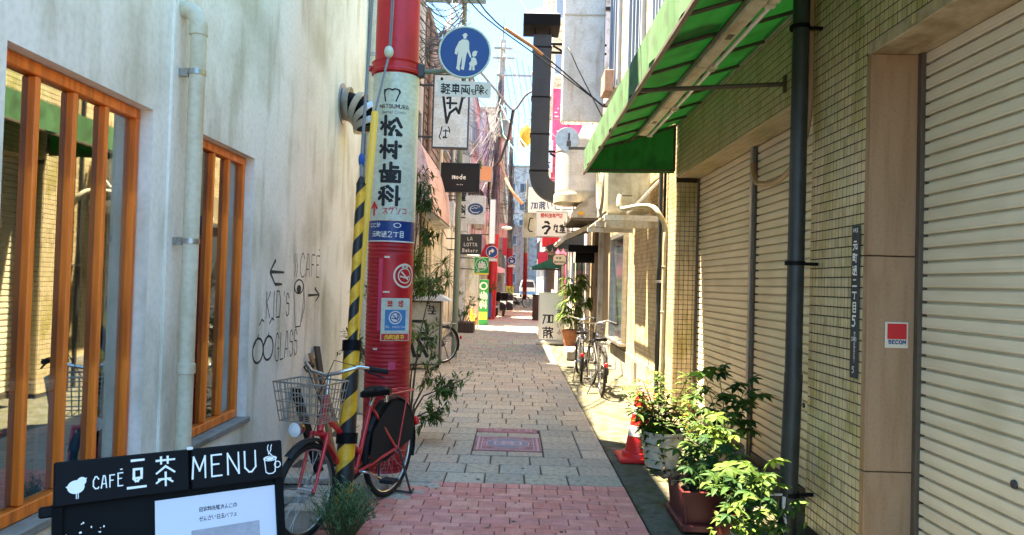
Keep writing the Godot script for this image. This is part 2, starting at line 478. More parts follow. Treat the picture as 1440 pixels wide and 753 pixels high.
# at: Callable(x, y) -> Vector3 on the printed surface (metres, x to the reader's side, y up); out: Callable(x, y) -> unit normal
func strokes(mb: Mb, glyph: String, x: float, y: float, w: float, h: float, weight: float, at: Callable, out: Callable, lift: float = 0.0012):
	var k := 0
	for line in glyph.split(" ", false):
		var p: Array = []
		for i in range(0, line.length() - 1, 2):
			p.append(Vector2(x + w * float(line.substr(i, 1).to_int()) / 9.0, y + h * (1.0 - float(line.substr(i + 1, 1).to_int()) / 9.0)))
		for i in p.size() - 1:
			var a: Vector2 = p[i]
			var b: Vector2 = p[i + 1]
			if a.distance_to(b) < 1e-5: continue
			var t := (b - a).normalized()
			var o := Vector2(-t.y, t.x) * weight * 0.5
			if weight <= 0.012:
				a -= t * weight * 0.42
				b += t * weight * 0.42
			k += 1
			var l := lift + 0.00004 * k
			var m := maxi(1, int(a.distance_to(b) / 0.04)) if lift >= 0.002 else 1
			for j in m:
				var a2 := a.lerp(b, float(j) / m)
				var b2 := a.lerp(b, float(j + 1) / m)
				var q: Array = []
				var ta := lerpf(1.0, taper, float(j) / m)
				var tb := lerpf(1.0, taper, float(j + 1) / m)
				for e in [a2 + o * ta, b2 + o * tb, b2 - o * tb, a2 - o * ta]: q.append(at.call(e.x, e.y) + out.call(e.x, e.y) * l)
				mb.quad(q[0], q[1], q[2], q[3], out.call(a2.x, a2.y))
		if weight > 0.012 and taper == 1.0:
			for e in p:
				k += 1
				var l := lift + 0.00004 * k
				var c: Vector3 = at.call(e.x, e.y) + out.call(e.x, e.y) * l
				for i in 8:
					var d0 := Vector2.from_angle(TAU * i / 8) * weight * 0.56
					var d1 := Vector2.from_angle(TAU * (i + 1) / 8) * weight * 0.56
					mb.flat(c, at.call(e.x + d0.x, e.y + d0.y) + out.call(e.x, e.y) * l, at.call(e.x + d1.x, e.y + d1.y) + out.call(e.x, e.y) * l, out.call(e.x, e.y))

func words(mb: Mb, s: String, x: float, y: float, w: float, h: float, weight: float, at: Callable, out: Callable, step: float = 1.25, down: bool = false, lift: float = 0.0012):
	var i := 0
	for ch in s:
		if ch != " ":
			strokes(mb, G.get(ch, ""), x + (0.0 if down else i * w * step), y - (i * h * step if down else 0.0), w, h, weight, at, out, lift)
		i += 1

# a flat printed face: origin at its lower corner on the reader's left
func face(o: Vector3, right: Vector3, up: Vector3) -> Array:
	var nn := right.cross(up).normalized()
	return [func(x, y): return o + right * x + up * y, func(_x, _y): return nn]

func fill(mb: Mb, pts: Array, f: Array, lift: float = 0.0012):
	var p := PackedVector2Array()
	for q in pts: p.append(Vector2(q[0], q[1]))
	var t := Geometry2D.triangulate_polygon(p)
	var nn: Vector3 = f[1].call(0.0, 0.0)
	for i in range(0, t.size(), 3):
		var q: Array = []
		for j in 3: q.append(f[0].call(p[t[i + j]].x, p[t[i + j]].y) + f[1].call(p[t[i + j]].x, p[t[i + j]].y) * lift)
		mb.flat(q[0], q[1], q[2], f[1].call(p[t[i]].x, p[t[i]].y))

func disc_pts(cx: float, cy: float, r: float, k: float = 1.0, n: int = 24, a0: float = 0.0, a1: float = TAU) -> Array:
	var out: Array = []
	for i in n:
		var a := lerpf(a0, a1, float(i) / n)
		out.append([cx + cos(a) * r * k, cy + sin(a) * r])
	return out

func ring(mb: Mb, cx: float, cy: float, r: float, w: float, f: Array, k: float = 1.0, lift: float = 0.0012, a0: float = 0.0, a1: float = TAU, n: int = 28):
	for i in n:
		var q: Array = []
		for e in [[0, 0], [0, 1], [1, 1], [1, 0]]:
			var a: float = lerpf(a0, a1, float(i + e[1]) / n)
			var rr: float = r + (w if e[0] == 1 else 0.0)
			q.append(f[0].call(cx + cos(a) * rr * k, cy + sin(a) * rr) + f[1].call(cx, cy) * lift)
		mb.quad(q[0], q[1], q[2], q[3], f[1].call(cx, cy))

func rect_pts(x0: float, y0: float, x1: float, y1: float) -> Array: return [[x0, y0], [x1, y0], [x1, y1], [x0, y1]]

# a box sign: board facing the viewer, printed in later calls; returns [thing, face]
func signboard(called: String, label: String, x0: float, x1: float, y0: float, y1: float, d: float, thick: float, board: String, frame: String = "", group: String = "", turn: float = 0.0, rim: float = 0.02) -> Array:
	var cx := (x0 + x1) / 2
	var t := thing(called, label, "sign", V(cx, y0, d), group, turn)
	t.set_meta("local", 1)
	var w := x1 - x0
	var h := y1 - y0
	var b := Mb.new()
	b.obox(Vector3(0, h / 2, -thick / 2), Basis(), Vector3(w / 2, h / 2, thick / 2), 0.004)
	put("board", b, M[board], t)
	if frame != "":
		var f := Mb.new()
		for s in [-1.0, 1.0]:
			f.obox(Vector3(s * (w / 2 + rim / 2), h / 2, -thick / 2), Basis(), Vector3(rim / 2, h / 2 + rim, thick / 2 + 0.008), 0.003)
			f.obox(Vector3(0, h / 2 + s * (h / 2 + rim / 2), -thick / 2), Basis(), Vector3(w / 2, rim / 2, thick / 2 + 0.008))
		put("frame", f, M[frame], t)
	return [t, face(Vector3(-w / 2, 0, 0.0), Vector3.RIGHT, Vector3.UP), w, h]

func wall_bracket(t: Node3D, d: float, x_from: float, x_wall: float, ys: Array, r: float = 0.018, m: String = "dark_metal"):
	for y in ys:
		var b := Mb.new()
		var p: Vector3 = V(x_from, y, d) - t.position
		var q: Vector3 = V(x_wall, y, d) - t.position
		b.tube([p, q], r)
		put("bracket", b, M[m], t)

# ---------------------------------------------------------------- the setting
func bend(d: float) -> float: return 0.021 * maxf(0.0, d - 16.0)

func paver_mesh(w: float, l: float, th: float, bev: float) -> ArrayMesh:
	var b := Mb.new()
	b.obox(Vector3.ZERO, Basis(), Vector3(w / 2, th / 2, l / 2), bev, 3)
	return b.mesh()

func make_ground():
	var g := Mb.new()
	g.bx(-300, 300, -0.5, -0.06, -40, 500)
	put("ground", g, M.asphalt).set_meta("kind", "structure")
	var pave := setting("lane_paving")
	var bed := Mb.new()
	bed.bx(-1.75, 0.875, -0.058, -0.011, 5.6, 16)
	bed.quad(V(-1.75, -0.011, 16), V(0.875, -0.011, 16), V(0.875 + bend(95), -0.011, 95), V(-1.75 + bend(95), -0.011, 95), Vector3.UP)
	put("paving_bed", bed, M.bed, pave)
	rng.seed = 5
	var sizes: Array = [0.262, 0.292, 0.322]
	var meshes: Array = []
	for s in sizes: meshes.append(paver_mesh(s, 0.283, 0.05, 0.006))
	var far := Mb.new()
	far.tinted = true
	var count := 0
	var d := 5.69
	var row := 0
	while d < 70.0:
		var x := -1.74 + (0.15 if row % 2 == 1 else 0.0) - rnd(0.0, 0.12)
		var spans: Array = [[x, 0.868]]
		if d > 6.47 and d < 7.73: spans = [[x, -0.332], [0.312, 0.868]]
		for sp in spans:
			x = sp[0]
			while x < sp[1] - 0.03:
				var k := rng.randi() % 3
				var w: float = sizes[k]
				if x + w > sp[1] - 0.12: w = sp[1] - x
				var cx: float = x + w / 2
				var y := -0.025 + rnd(-0.002, 0.0015)
				if count < 296:
					piece("paver", meshes[k], M["paver%d" % (rng.randi() % 6)], pave, Transform3D(Basis(Vector3.UP, rnd(-0.012, 0.012)) * Basis.from_scale(Vector3(w / sizes[k], 1, 1)), V(cx + bend(d), y, d)))
					count += 1
				else:
					far.col = Color8(rng.randi_range(182, 208), rng.randi_range(172, 190), rng.randi_range(152, 168)).srgb_to_linear()
					far.obox(V(cx + bend(d), y, d), Basis(), Vector3(w / 2, 0.025, 0.1415), 0.006 if d < 30 else 0.0, 3)
				x += w + 0.011
		d += 0.2945
		row += 1
	put("far_paver_field", far, M.paver_mix, pave, "stuff")
	# red tiles: one tall course, then three narrow ones
	var red := setting("red_tile_paving")
	var rb := Mb.new()
	rb.bx(-1.1, 0.875, -0.058, -0.013, 1.4, 5.555)
	put("tile_bed", rb, M.bed, red)
	var tall := paver_mesh(0.179, 0.124, 0.05, 0.003)
	var low := paver_mesh(0.179, 0.063, 0.05, 0.003)
	var edge := paver_mesh(0.088, 0.118, 0.05, 0.003)
	var rest := Mb.new()
	d = 5.49
	row = 0
	count = 0
	while d > 1.45:
		var first := row == 0
		var is_tall := first or row % 4 == 1
		var pitch := 0.094 if first else 0.185
		var x := -1.12 + (pitch / 2 if row % 2 == 1 else 0.0) + (0.03 if row % 3 == 0 else 0.0)
		while x < 0.86:
			var left := -1.05 if d < 4.8 else lerpf(-1.05, -0.55, clampf((d - 4.8) / 0.75, 0, 1))
			var hw := pitch / 2 - 0.003
			if x > left and x - hw < 0.84:
				var me: Mesh = edge if first else tall if is_tall else low
				var cut := (minf(x + hw, 0.868) if 0.868 - (x + hw) > 0.07 else 0.868) - (x - hw)
				if cut < 0.03: break
				var tr := Transform3D(Basis.from_scale(Vector3(cut / (hw * 2), 1, 1)), V(x - hw + cut / 2, -0.025 + rnd(-0.0015, 0.001), d))
				if count < 298:
					piece("tile", me, M["redtile%d" % (rng.randi() % 4)], red, tr)
					count += 1
				else:
					rest.obox(tr.origin, Basis(), Vector3(cut / 2, 0.025, 0.062 if is_tall else 0.0315), 0.003, 3)
			x += pitch
		var half := 0.0625 if is_tall else 0.0315
		row += 1
		var nt := row % 4 == 1
		d -= half + (0.0625 if nt else 0.0315) + 0.005
	put("near_tile_field", rest, M.redtile0, red, "stuff")
	# grey stone patch between the red tiles and the red pole
	var gp := setting("stone_patch")
	for i in 14:
		var dd := 4.86 + 0.148 * (i % 5)
		var xx := -1.0 - 0.30 * (i / 5) + 0.09 * (i % 5)
		if xx < -1.5: continue
		var b := Mb.new()
		b.obox(V(xx, -0.03, dd), Basis(), Vector3(0.145, 0.03, 0.07), 0.006, 3)
		put("slab", b, M["paver%d" % (2 if i % 2 else 4)], gp)
	# gutter strips of concrete along both sides
	var rg := setting("gutter_strip")
	rng.seed = 8
	d = 1.0
	while d < 60:
		var l := 0.6 if d < 30 else 3.0
		var b := Mb.new()
		b.quad(V(0.884 + bend(d), -0.012, d + 0.004), V(0.884 + bend(d + l), -0.012, d + l - 0.004), V(1.36 + bend(d + l), -0.02, d + l - 0.004), V(1.36 + bend(d), -0.02, d + 0.004), Vector3.UP)
		b.quad(V(1.36 + bend(d), -0.02, d + 0.004), V(1.36 + bend(d + l), -0.02, d + l - 0.004), V(2.2 + bend(d + l), 0.03, d + l - 0.004), V(2.2 + bend(d), 0.03, d + 0.004), Vector3.UP)
		put("gutter_slab", b, M.gutter, rg)
		d += l
	var lg := setting("wall_side_strip")
	var lb := Mb.new()
	lb.bx(-1.72, -1.12, -0.05, -0.008, 0.5, 4.8, 0.004)
	put("strip_slab", lb, M.concrete, lg)
	var kb := Mb.new()
	kb.bx(-1.22, -0.86, -0.05, 0.075, 5.06, 5.4, 0.012)
	put("pole_footing_kerb", kb, M.concrete, lg)
	# two cast plaques set into the paving
	var p := thing("paving_plaque", "square pink paving plaque with a shop street emblem in an ornate ring", "plaque", V(-0.02, 0, 6.95))
	var pb := Mb.new()
	pb.bx(-0.32, 0.30, -0.04, 0.002, 6.62, 7.22, 0.004)
	put("plate", pb, M.plaque, p)
	var f := face(V(-0.01, 0.003, 6.92), Vector3.RIGHT, Vector3(0, 0, -1))
	var e := Mb.new()
	for r in [[0.285, 0.265], [0.245, 0.235]]:
		for s in [0, 1, 2, 3]:
			var bs := Basis(Vector3.UP, PI / 2 * s)
			e.quad(V(-0.01, 0.0036, 6.92) + bs * Vector3(-r[0], 0, r[0]), V(-0.01, 0.0036, 6.92) + bs * Vector3(r[0], 0, r[0]), V(-0.01, 0.0036, 6.92) + bs * Vector3(r[1], 0, r[1]), V(-0.01, 0.0036, 6.92) + bs * Vector3(-r[1], 0, r[1]), Vector3.UP)
	ring(e, 0, 0, 0.19, 0.018, f)
	ring(e, 0, 0, 0.225, 0.006, f)
	for i in 12:
		var a := TAU * i / 12
		ring(e, cos(a) * 0.24, sin(a) * 0.24, 0.016, 0.008, f, 1.0, 0.0018, 0, TAU, 8)
	put("emblem_ring", e, M.plaque_line, p)
	var q := Mb.new()
	fill(q, disc_pts(0, 0, 0.185), f, 0.0016)
	put("emblem_ground", q, M.plaque_grey, p)
	var w := Mb.new()
	strokes(w, "0191 0108 0898 9198 3138 6168 0494 2363 2676", -0.12, -0.1, 0.24, 0.2, 0.022, f[0], f[1], 0.0024)
	put("emblem", w, M.plaque_line, p)
	var s := thing("paving_name_strip", "narrow pink lettered strip set in the stone paving behind the square plaque", "plaque", V(-0.05, 0, 7.55))
	var sb := Mb.new()
	sb.bx(-0.32, 0.28, -0.04, 0.001, 7.43, 7.63, 0.003)
	put("plate", sb, M.plaque, s)
	var sw := Mb.new()
	var sf := face(V(-0.27, 0.002, 7.47), Vector3.RIGHT, Vector3(0, 0, -1))
	words(sw, "元町二丁目", 0.02, 0.02, 0.075, 0.11, 0.011, sf[0], sf[1], 1.35)
	put("lettering", sw, M.plaque_line, s)
	# stone infill beside and between the plaques
	for r in [[-0.326, 0.303, 7.24, 7.415], [-0.326, 0.303, 7.645, 7.75], [-0.326, 0.303, 6.45, 6.605]]:
		for k in 2:
			var b := Mb.new()
			var xa: float = lerpf(r[0], r[1], k / 2.0)
			b.bx(xa + 0.004, xa + 0.308, -0.05, -0.001, r[2], r[3], 0.004, 3)
			put("infill_stone", b, M["paver%d" % (k + 2)], pave)
	var gr := thing("drain_grate", "small black slotted drain grate in the gutter next to the traffic cone", "drain grate", V(1.06, 0, 6.75))
	var gb := Mb.new()
	gb.bx(0.94, 1.18, -0.03, -0.006, 6.6, 6.9, 0.003)
	put("frame", gb, M.rail, gr)
	for i in 7:
		var sl := Mb.new()
		sl.bx(0.96 + 0.03 * i, 0.973 + 0.03 * i, -0.01, 0.0, 6.63, 6.87)
		put("grate_bar", sl, M.dark_metal, gr)

# ---------------------------------------------------------------- the cafe on the left
func make_cafe():
	var t := thing("cafe_building", "stained white plaster cafe wall with orange window frames and hand-painted wall lettering", "building", V(-1.72, 0, 4.5))
	var x := -1.72
	var xi := -1.92
	var w := Mb.new()
	w.bx(xi, x, -0.05, 0.575, 0.4, 8.6)
	w.bx(xi, x, 2.266, 7.8, 0.4, 8.6)
	for r in [[0.4, 2.46], [3.47, 3.88], [4.835, 8.6]]: w.bx(xi, x, 0.575, 2.266, r[0], r[1])
	w.bx(-6.0, xi, -0.05, 7.8, 8.42, 8.6)
	w.bx(-6.0, xi, -0.05, 7.8, 0.4, 0.6)
	w.bx(-6.2, -6.0, -0.05, 7.8, 0.4, 8.6)
	w.bx(-6.0, xi, 7.6, 7.8, 0.6, 8.42)
	put("wall", w, M.plaster, t)
	var fl := Mb.new()
	fl.bx(-6.0, xi, 0.0, 0.2, 0.6, 8.42)
	put("room_floor", fl, M.dark_wood, t)
	var ce := Mb.new()
	ce.bx(-6.0, xi, 2.7, 2.8, 0.6, 8.42)
	ce.bx(-4.4, -4.3, 0.2, 2.7, 0.6, 8.42)
	put("room_lining", ce, M.interior, t)
	for r in [[-2, 2.3], [3.3, 3.5]]: pass
	var pil := Mb.new()
	pil.bx(x - 0.01, x + 0.012, 0.0, 7.79, 3.62, 3.80, 0.004)
	put("pilaster_strip", pil, M.plaster, t)
	var wins: Array = [[2.47, 3.46, [2.72, 2.955, 3.185]], [3.89, 4.825, [4.12, 4.33, 4.56]]]
	for win in wins:
		var a: float = win[0]
		var b: float = win[1]
		var f := Mb.new()
		f.bx(-1.825, -1.775, 2.215, 2.262, a, b, 0.004)
		f.bx(-1.825, -1.775, 0.58, 0.63, a, b, 0.004)
		for e in [a + 0.016, b - 0.016]: f.bx(-1.823, -1.777, 0.625, 2.22, e - 0.016, e + 0.016, 0.004)
		var fr := put("window", f, M.orange_wood, t)
		var edges: Array = [a + 0.012] + win[2] + [b - 0.012]
		for e in win[2]:
			var m := Mb.new()
			m.bx(-1.812, -1.778, 0.632, 2.213, e - 0.015, e + 0.015, 0.004)
			put("mullion", m, M.orange_wood, fr)
		for i in edges.size() - 1:
			var g := Mb.new()
			g.quad(V(-1.806, 0.632, edges[i] + 0.015), V(-1.806, 0.632, edges[i + 1] - 0.015), V(-1.806, 2.213, edges[i + 1] - 0.015), V(-1.806, 2.213, edges[i] + 0.015), Vector3.RIGHT)
			put("pane", g, M.mirror_glass, fr)
		var s := Mb.new()
		s.bx(-1.9, -1.70, 0.54, 0.578, a - 0.04, b + 0.04, 0.006)
		put("sill", s, M.concrete, t)
	# painted wall writing
	var f := face(V(x, 0, 0), Vector3(0, 0, -1), Vector3.UP)
	var k := Mb.new()
	taper = 0.6
	words(k, "←", 5.17, 1.44, 0.36, 0.2, 0.026, f[0], f[1])
	words(k, "KID'", 5.15, 1.20, 0.10, 0.19, 0.013, f[0], f[1], 1.15)
	words(k, "S", 5.60, 1.20, 0.09, 0.17, 0.013, f[0], f[1])
	words(k, "CAF", 5.95, 1.50, 0.13, 0.19, 0.013, f[0], f[1], 1.2)
	words(k, "É", 6.42, 1.50, 0.13, 0.24, 0.013, f[0], f[1])
	strokes(k, "4143555749 7173858779", 5.72, 1.5, 0.16, 0.2, 0.012, f[0], f[1])
	ring(k, 5.93, 1.42, 0.05, 0.011, f, 2.2)
	strokes(k, "0002162969838280 8193958678", 5.80, 1.1, 0.30, 0.32, 0.012, f[0], f[1])
	fill(k, disc_pts(5.93, 1.4, 0.035, 1.8, 12), f)
	words(k, "→", 6.2, 1.27, 0.36, 0.17, 0.024, f[0], f[1])
	for c in [5.02, 5.23]:
		ring(k, c, 0.99, 0.075, 0.016, f, 1.25)
		strokes(k, "0945 4260 6081", c - 0.09, 1.02, 0.22, 0.18, 0.015, f[0], f[1])
	words(k, "GLASS", 5.38, 0.88, 0.10, 0.2, 0.013, f[0], f[1], 1.14)
	taper = 1.0
	put("wall_lettering", k, M.wall_ink, t)
	# things in the room
	var mb := thing("hanging_menu_board", "dark menu board hung inside the nearer cafe window", "menu board", V(-2.1, 1.2, 3.3))
	var q := Mb.new()
	q.bx(-2.12, -2.1, 1.05, 1.5, 3.25, 3.6, 0.004)
	put("board", q, M.board, mb)
	var h := Mb.new()
	h.tube([V(-2.11, 1.5, 3.42), V(-2.11, 2.7, 3.42)], 0.004)
	put("cord", h, M.black, mb)
	var sh := thing("cafe_shelf", "wooden shelf unit standing inside the cafe behind the window", "shelf", V(-3.0, 0.2, 4.0))
	for y in [0.6, 1.1, 1.6, 2.1]:
		var b := Mb.new()
		b.bx(-4.25, -3.9, y, y + 0.03, 2.2, 5.6)
		put("shelf_board", b, M.plank, sh)
	for d in [2.2, 3.9, 5.6]:
		var b := Mb.new()
		b.bx(-4.25, -3.9, 0.2, 2.2, d, d + 0.03)
		put("upright", b, M.plank, sh)
	var cr := thing("storage_crate", "blue plastic crate inside the cafe below the nearer window", "crate", V(-2.3, 0.2, 3.4))
	var cb := Mb.new()
	cb.bx(-2.5, -2.1, 0.2, 0.95, 3.3, 3.75, 0.01)
	put("body", cb, M.crate_blue, cr)
	var cl := Mb.new()
	cl.bx(-2.52, -2.08, 0.952, 1.0, 3.28, 3.77, 0.008)
	put("lid", cl, M.white, cr)
	var tb := thing("cafe_table", "small round white table inside the cafe behind the farther window", "table", V(-2.5, 0.2, 4.5))
	var tt := Mb.new()
	tt.lathe(V(-2.5, 0.9, 4.5), [Vector2(0, 0), Vector2(0.34, 0), Vector2(0.35, 0.03), Vector2(0, 0.03)], 24)
	put("table_top", tt, M.white, tb)
	var tl := Mb.new()
	tl.tube([V(-2.5, 0.2, 4.5), V(-2.5, 0.9, 4.5)], 0.03)
	put("leg", tl, M.dark_metal, tb)
	# downpipe
	var dp := thing("drainpipe", "pale green-grey drainpipe between the two orange cafe windows", "pipe", V(-1.625, 0, 3.7))
	var pb := Mb.new()
	pb.tube([V(-1.626, -0.02, 3.7), V(-1.622, 2.74, 3.7)], 0.039, -1, 20, false)
	put("pipe", pb, M.pale_pipe, dp)
	var el := Mb.new()
	var arc: Array = []
	for i in 9:
		var a := PI / 2 * i / 8
		arc.append(V(-1.622 - 0.07 * (1 - cos(a)), 2.74 + 0.09 * sin(a), 3.7))
	for i in 9:
		var a := PI / 2 * i / 8
		arc.append(V(-1.70 - 0.04 * sin(a), 2.83 + 0.07 * (1 - cos(a)), 3.7))
	arc.append(V(-1.74, 3.2, 3.7))
	el.tube(arc, 0.042, -1, 20, false)
	put("elbow", el, M.pale_pipe, dp)
	for y in [2.70, 1.0]:
		var c := Mb.new()
		c.lathe(V(-1.624, y, 3.7), [Vector2(0.039, 0), Vector2(0.045, 0.002), Vector2(0.045, 0.05), Vector2(0.039, 0.052)], 20)
		put("collar", c, M.pale_pipe, dp)
	for y in [2.5, 1.65]:
		var c := Mb.new()
		c.lathe(V(-1.624, y, 3.7), [Vector2(0.0395, 0), Vector2(0.044, 0), Vector2(0.044, 0.025), Vector2(0.0395, 0.025)], 20)
		c.bx(-1.72, -1.66, y - 0.01, y + 0.03, 3.68, 3.71)
		c.bx(-1.722, -1.714, y - 0.05, y + 0.04, 3.67, 3.73)
		put("bracket", c, M.steel, dp)
	# ribbed vent hood
	var vh := thing("vent_hood", "ribbed silver vent hood high on the far end of the cafe wall", "vent", V(-1.72, 3.1, 7.2))
	var fl2 := Mb.new()
	var bz := Basis(Vector3(0, 0, 1), -PI / 2)
	fl2.lathe(V(-1.72, 3.2, 7.2), [Vector2(0, 0.012), Vector2(0.2, 0.012), Vector2(0.2, 0.0)], 24, bz)
	put("flange", fl2, M.steel, vh)
	var inner: Array = []
	for i in 9:
		var a := 1.45 * i / 8
		inner.append(V(-1.71 + 0.26 * sin(a), 3.2 - 0.26 * (1.0 - cos(a)), 7.2))
	var tb2 := Mb.new()
	tb2.tube(inner, 0.125, -1, 20)
	put("inner_duct", tb2, M.black, vh)
	for i in 4:
		var a := 0.02 + 0.38 * i
		var sg := Mb.new()
		sg.lathe(V(-1.71 + 0.26 * sin(a), 3.2 - 0.26 * (1.0 - cos(a)), 7.2), [Vector2(0.128, -0.004), Vector2(0.155, 0.0), Vector2(0.172, 0.066), Vector2(0.166, 0.068), Vector2(0.13, 0.03)], 24, Basis(Vector3(0, 0, 1), -PI / 2 - a))
		put("segment", sg, M.steel, vh)
	# pale service pipe at the end of the wall
	var sp := thing("service_pipe", "tall pale green service pipe at the far corner of the cafe wall", "pipe", V(-1.66, 0, 8.3))
	var s1 := Mb.new()
	s1.tube([V(-1.65, 0, 8.3), V(-1.65, 7.3, 8.3)], 0.07, -1, 16)
	put("pipe", s1, M.pale_pipe, sp)
	for y in [2.6, 4.0, 5.5]:
		var s2 := Mb.new()
		s2.lathe(V(-1.65, y, 8.3), [Vector2(0.071, 0), Vector2(0.077, 0), Vector2(0.077, 0.04), Vector2(0.071, 0.04)], 16)
		put("clip", s2, M.steel, sp)

# ---------------------------------------------------------------- red utility pole and what is fixed to it
const PX := -0.985
const PD := 5.9
const PR := 0.178

func pole_at(x: float, y: float) -> Vector3: return V(PX + (PR + 0.007) * sin(x / PR), y, PD - (PR + 0.007) * cos(x / PR))
func pole_out(x: float, _y: float) -> Vector3: return Vector3(sin(x / PR), 0, cos(x / PR))

func cpatch(mb: Mb, cx: float, cd: float, r0: float, r1: float, a0: float, a1: float, y0: float, y1: float, n: int = 20):
	for i in n:
		var a := lerpf(a0, a1, float(i) / n)
		var b := lerpf(a0, a1, float(i + 1) / n)
		var u := Vector3(sin(a), 0, cos(a))
		var w := Vector3(sin(b), 0, cos(b))
		for r in [r0, r1]:
			var s := 1.0 if r == r1 else -1.0
			var p := V(cx, 0, cd)
			mb.tri(p + u * r + Vector3.UP * y0, p + w * r + Vector3.UP * y0, p + w * r + Vector3.UP * y1, u * s, w * s, w * s)
			mb.tri(p + u * r + Vector3.UP * y0, p + w * r + Vector3.UP * y1, p + u * r + Vector3.UP * y1, u * s, w * s, u * s)
		for y in [y0, y1]:
			var q := V(cx, y, cd)
			mb.quad(q + u * r0, q + w * r0, q + w * r1, q + u * r1, Vector3.UP * (1.0 if y == y1 else -1.0))
		if i == 0 or i == n - 1:
			var e := u if i == 0 else w
			var q := V(cx, 0, cd)
			mb.quad(q + e * r0 + Vector3.UP * y0, q + e * r1 + Vector3.UP * y0, q + e * r1 + Vector3.UP * y1, q + e * r0 + Vector3.UP * y1)

func make_pole():
	var t := thing("utility_pole", "bright red utility pole wrapped in ribbed red sheet beside the cafe", "utility pole", V(PX, 0, PD))
	var up := Mb.new()
	up.tube([V(PX, 3.05, PD), V(PX, 9.0, PD)], PR - 0.004, PR - 0.02, 36)
	put("shaft", up, M.pole_red, t)
	var lo := Mb.new()
	var prof: Array = [Vector2(PR + 0.012, 0.0)]
	var y := 0.02
	while y < 1.8:
		prof.append(Vector2(PR, y)); prof.append(Vector2(PR + 0.0035, y + 0.008)); prof.append(Vector2(PR + 0.0035, y + 0.017)); prof.append(Vector2(PR, y + 0.025))
		y += 0.032
	prof.append(Vector2(PR, 3.06))
	lo.lathe(V(PX, 0, PD), prof, 40)
	put("ribbed_wrap", lo, M.pole_wrap, t)
	var cl := Mb.new()
	cl.lathe(V(PX, 3.13, PD), [Vector2(PR - 0.01, 0), Vector2(PR + 0.02, 0), Vector2(PR + 0.024, 0.02), Vector2(PR + 0.014, 0.035), Vector2(PR + 0.014, 0.075), Vector2(PR + 0.022, 0.09), Vector2(PR - 0.01, 0.095)], 36)
	put("clamp_band", cl, M.pole_red, t)
	var bo := Mb.new()
	bo.tube([V(PX - PR - 0.01, 3.17, PD - 0.06), V(PX - PR - 0.05, 3.17, PD - 0.06)], 0.024, -1, 10)
	put("clamp_bolt", bo, M.pole_red, t)
	var pn := Mb.new()
	cpatch(pn, PX, PD, PR + 0.0036, PR + 0.0062, -0.16, 1.5, 1.0, 1.70)
	put("wrap_panel", pn, M.pole_red, t)
	var pk := Mb.new()
	cpatch(pk, PX, PD, PR + 0.0036, PR + 0.0058, -0.34, -0.165, 1.1, 1.66, 4)
	put("wrap_seam", pk, M.pole_pink, t)
	for yy in [1.22, 0.78, 1.73]:
		var wr := Mb.new()
		wr.torus(V(PX, yy, PD), Basis(Vector3(1, 0, 0), PI / 2), PR + 0.006, 0.0022, 40, 5)
		put("tie_wire", wr, M.pole_pink if yy < 1.7 and yy > 1 else M.pole_wrap, t)
	var lab := Mb.new()
	cpatch(lab, PX, PD, PR + 0.0036, PR + 0.006, 0.2, 0.5, 0.80, 0.86, 4)
	put("pole_label", lab, M.pole_pink, t)
	for q in [[-0.1, 0.12, 1.665, 1.68], [-0.12, 0.16, 1.395, 1.408], [0.55, 0.72, 1.06, 1.10], [-0.5, -0.3, 0.95, 0.965]]:
		var tr := Mb.new()
		cpatch(tr, PX, PD, PR + 0.0064, PR + 0.0075, q[0], q[1], q[2], q[3], 4)
		put("tape_residue", tr, M.sign_beige, t)
	# dental clinic plate wrapped round the pole
	var ds := thing("dental_sign", "pale green curved dental clinic sign wrapped round the red pole", "sign", V(PX, 1.95, PD - PR))
	var pl := Mb.new()
	cpatch(pl, PX, PD, PR + 0.003, PR + 0.007, -1.2, 1.62, 1.955, 3.115, 30)
	put("plate", pl, M.sign_pale, ds)
	var at := pole_at
	var out := pole_out
	var ink := Mb.new()
	var i := 0
	for ch in "松村歯科":
		strokes(ink, G[ch], -0.075, 2.625 - 0.182 * i, 0.15, 0.14, 0.025, at, out, 0.002)
		i += 1
	words(ink, "MATSUMURA", -0.095, 2.83, 0.0205, 0.030, 0.0045, at, out, 1.25, false, 0.002)
	words(ink, "Dental Clinic", -0.072, 2.79, 0.012, 0.020, 0.0026, at, out, 1.18, false, 0.002)
	ring(ink, -0.024, 2.955, 0.020, 0.011, [at, out], 1.3, 0.002, 0.5, PI + 0.3, 14)
	ring(ink, 0.026, 2.955, 0.020, 0.011, [at, out], 1.3, 0.0021, -0.3, PI - 0.5, 14)
	strokes(ink, "0003 0319", -0.058, 2.885, 0.1, 0.09, 0.010, at, out, 0.002)
	strokes(ink, "9093 9379", -0.046, 2.885, 0.1, 0.09, 0.010, at, out, 0.0021)
	put("lettering", ink, M.ink, ds)
	var ra := Mb.new()
	words(ra, "↑", -0.155, 2.0, 0.06, 0.095, 0.018, at, out, 1.0, false, 0.002)
	words(ra, "スグソコ", -0.045, 2.01, 0.04, 0.05, 0.006, at, out, 1.22, false, 0.002)
	put("red_lettering", ra, M.red_ink, ds)
	var ap := thing("address_plate", "blue street address plate wrapped round the red pole under the dental sign", "sign", V(PX, 1.8, PD - PR))
	var al := Mb.new()
	cpatch(al, PX, PD, PR + 0.003, PR + 0.0066, -1.2, 1.45, 1.80, 1.95, 30)
	put("plate", al, M.sign_blue, ap)
	var aw := Mb.new()
	words(aw, "ここは", -0.16, 1.905, 0.03, 0.03, 0.005, at, out, 1.2, false, 0.002)
	ring(aw, 0.07, 1.92, 0.014, 0.005, [at, out], 1.6, 0.002)
	words(aw, "元町通2丁目", -0.13, 1.828, 0.036, 0.045, 0.006, at, out, 1.2, false, 0.002)
	put("lettering", aw, M.white, ap)
	var ae := Mb.new()
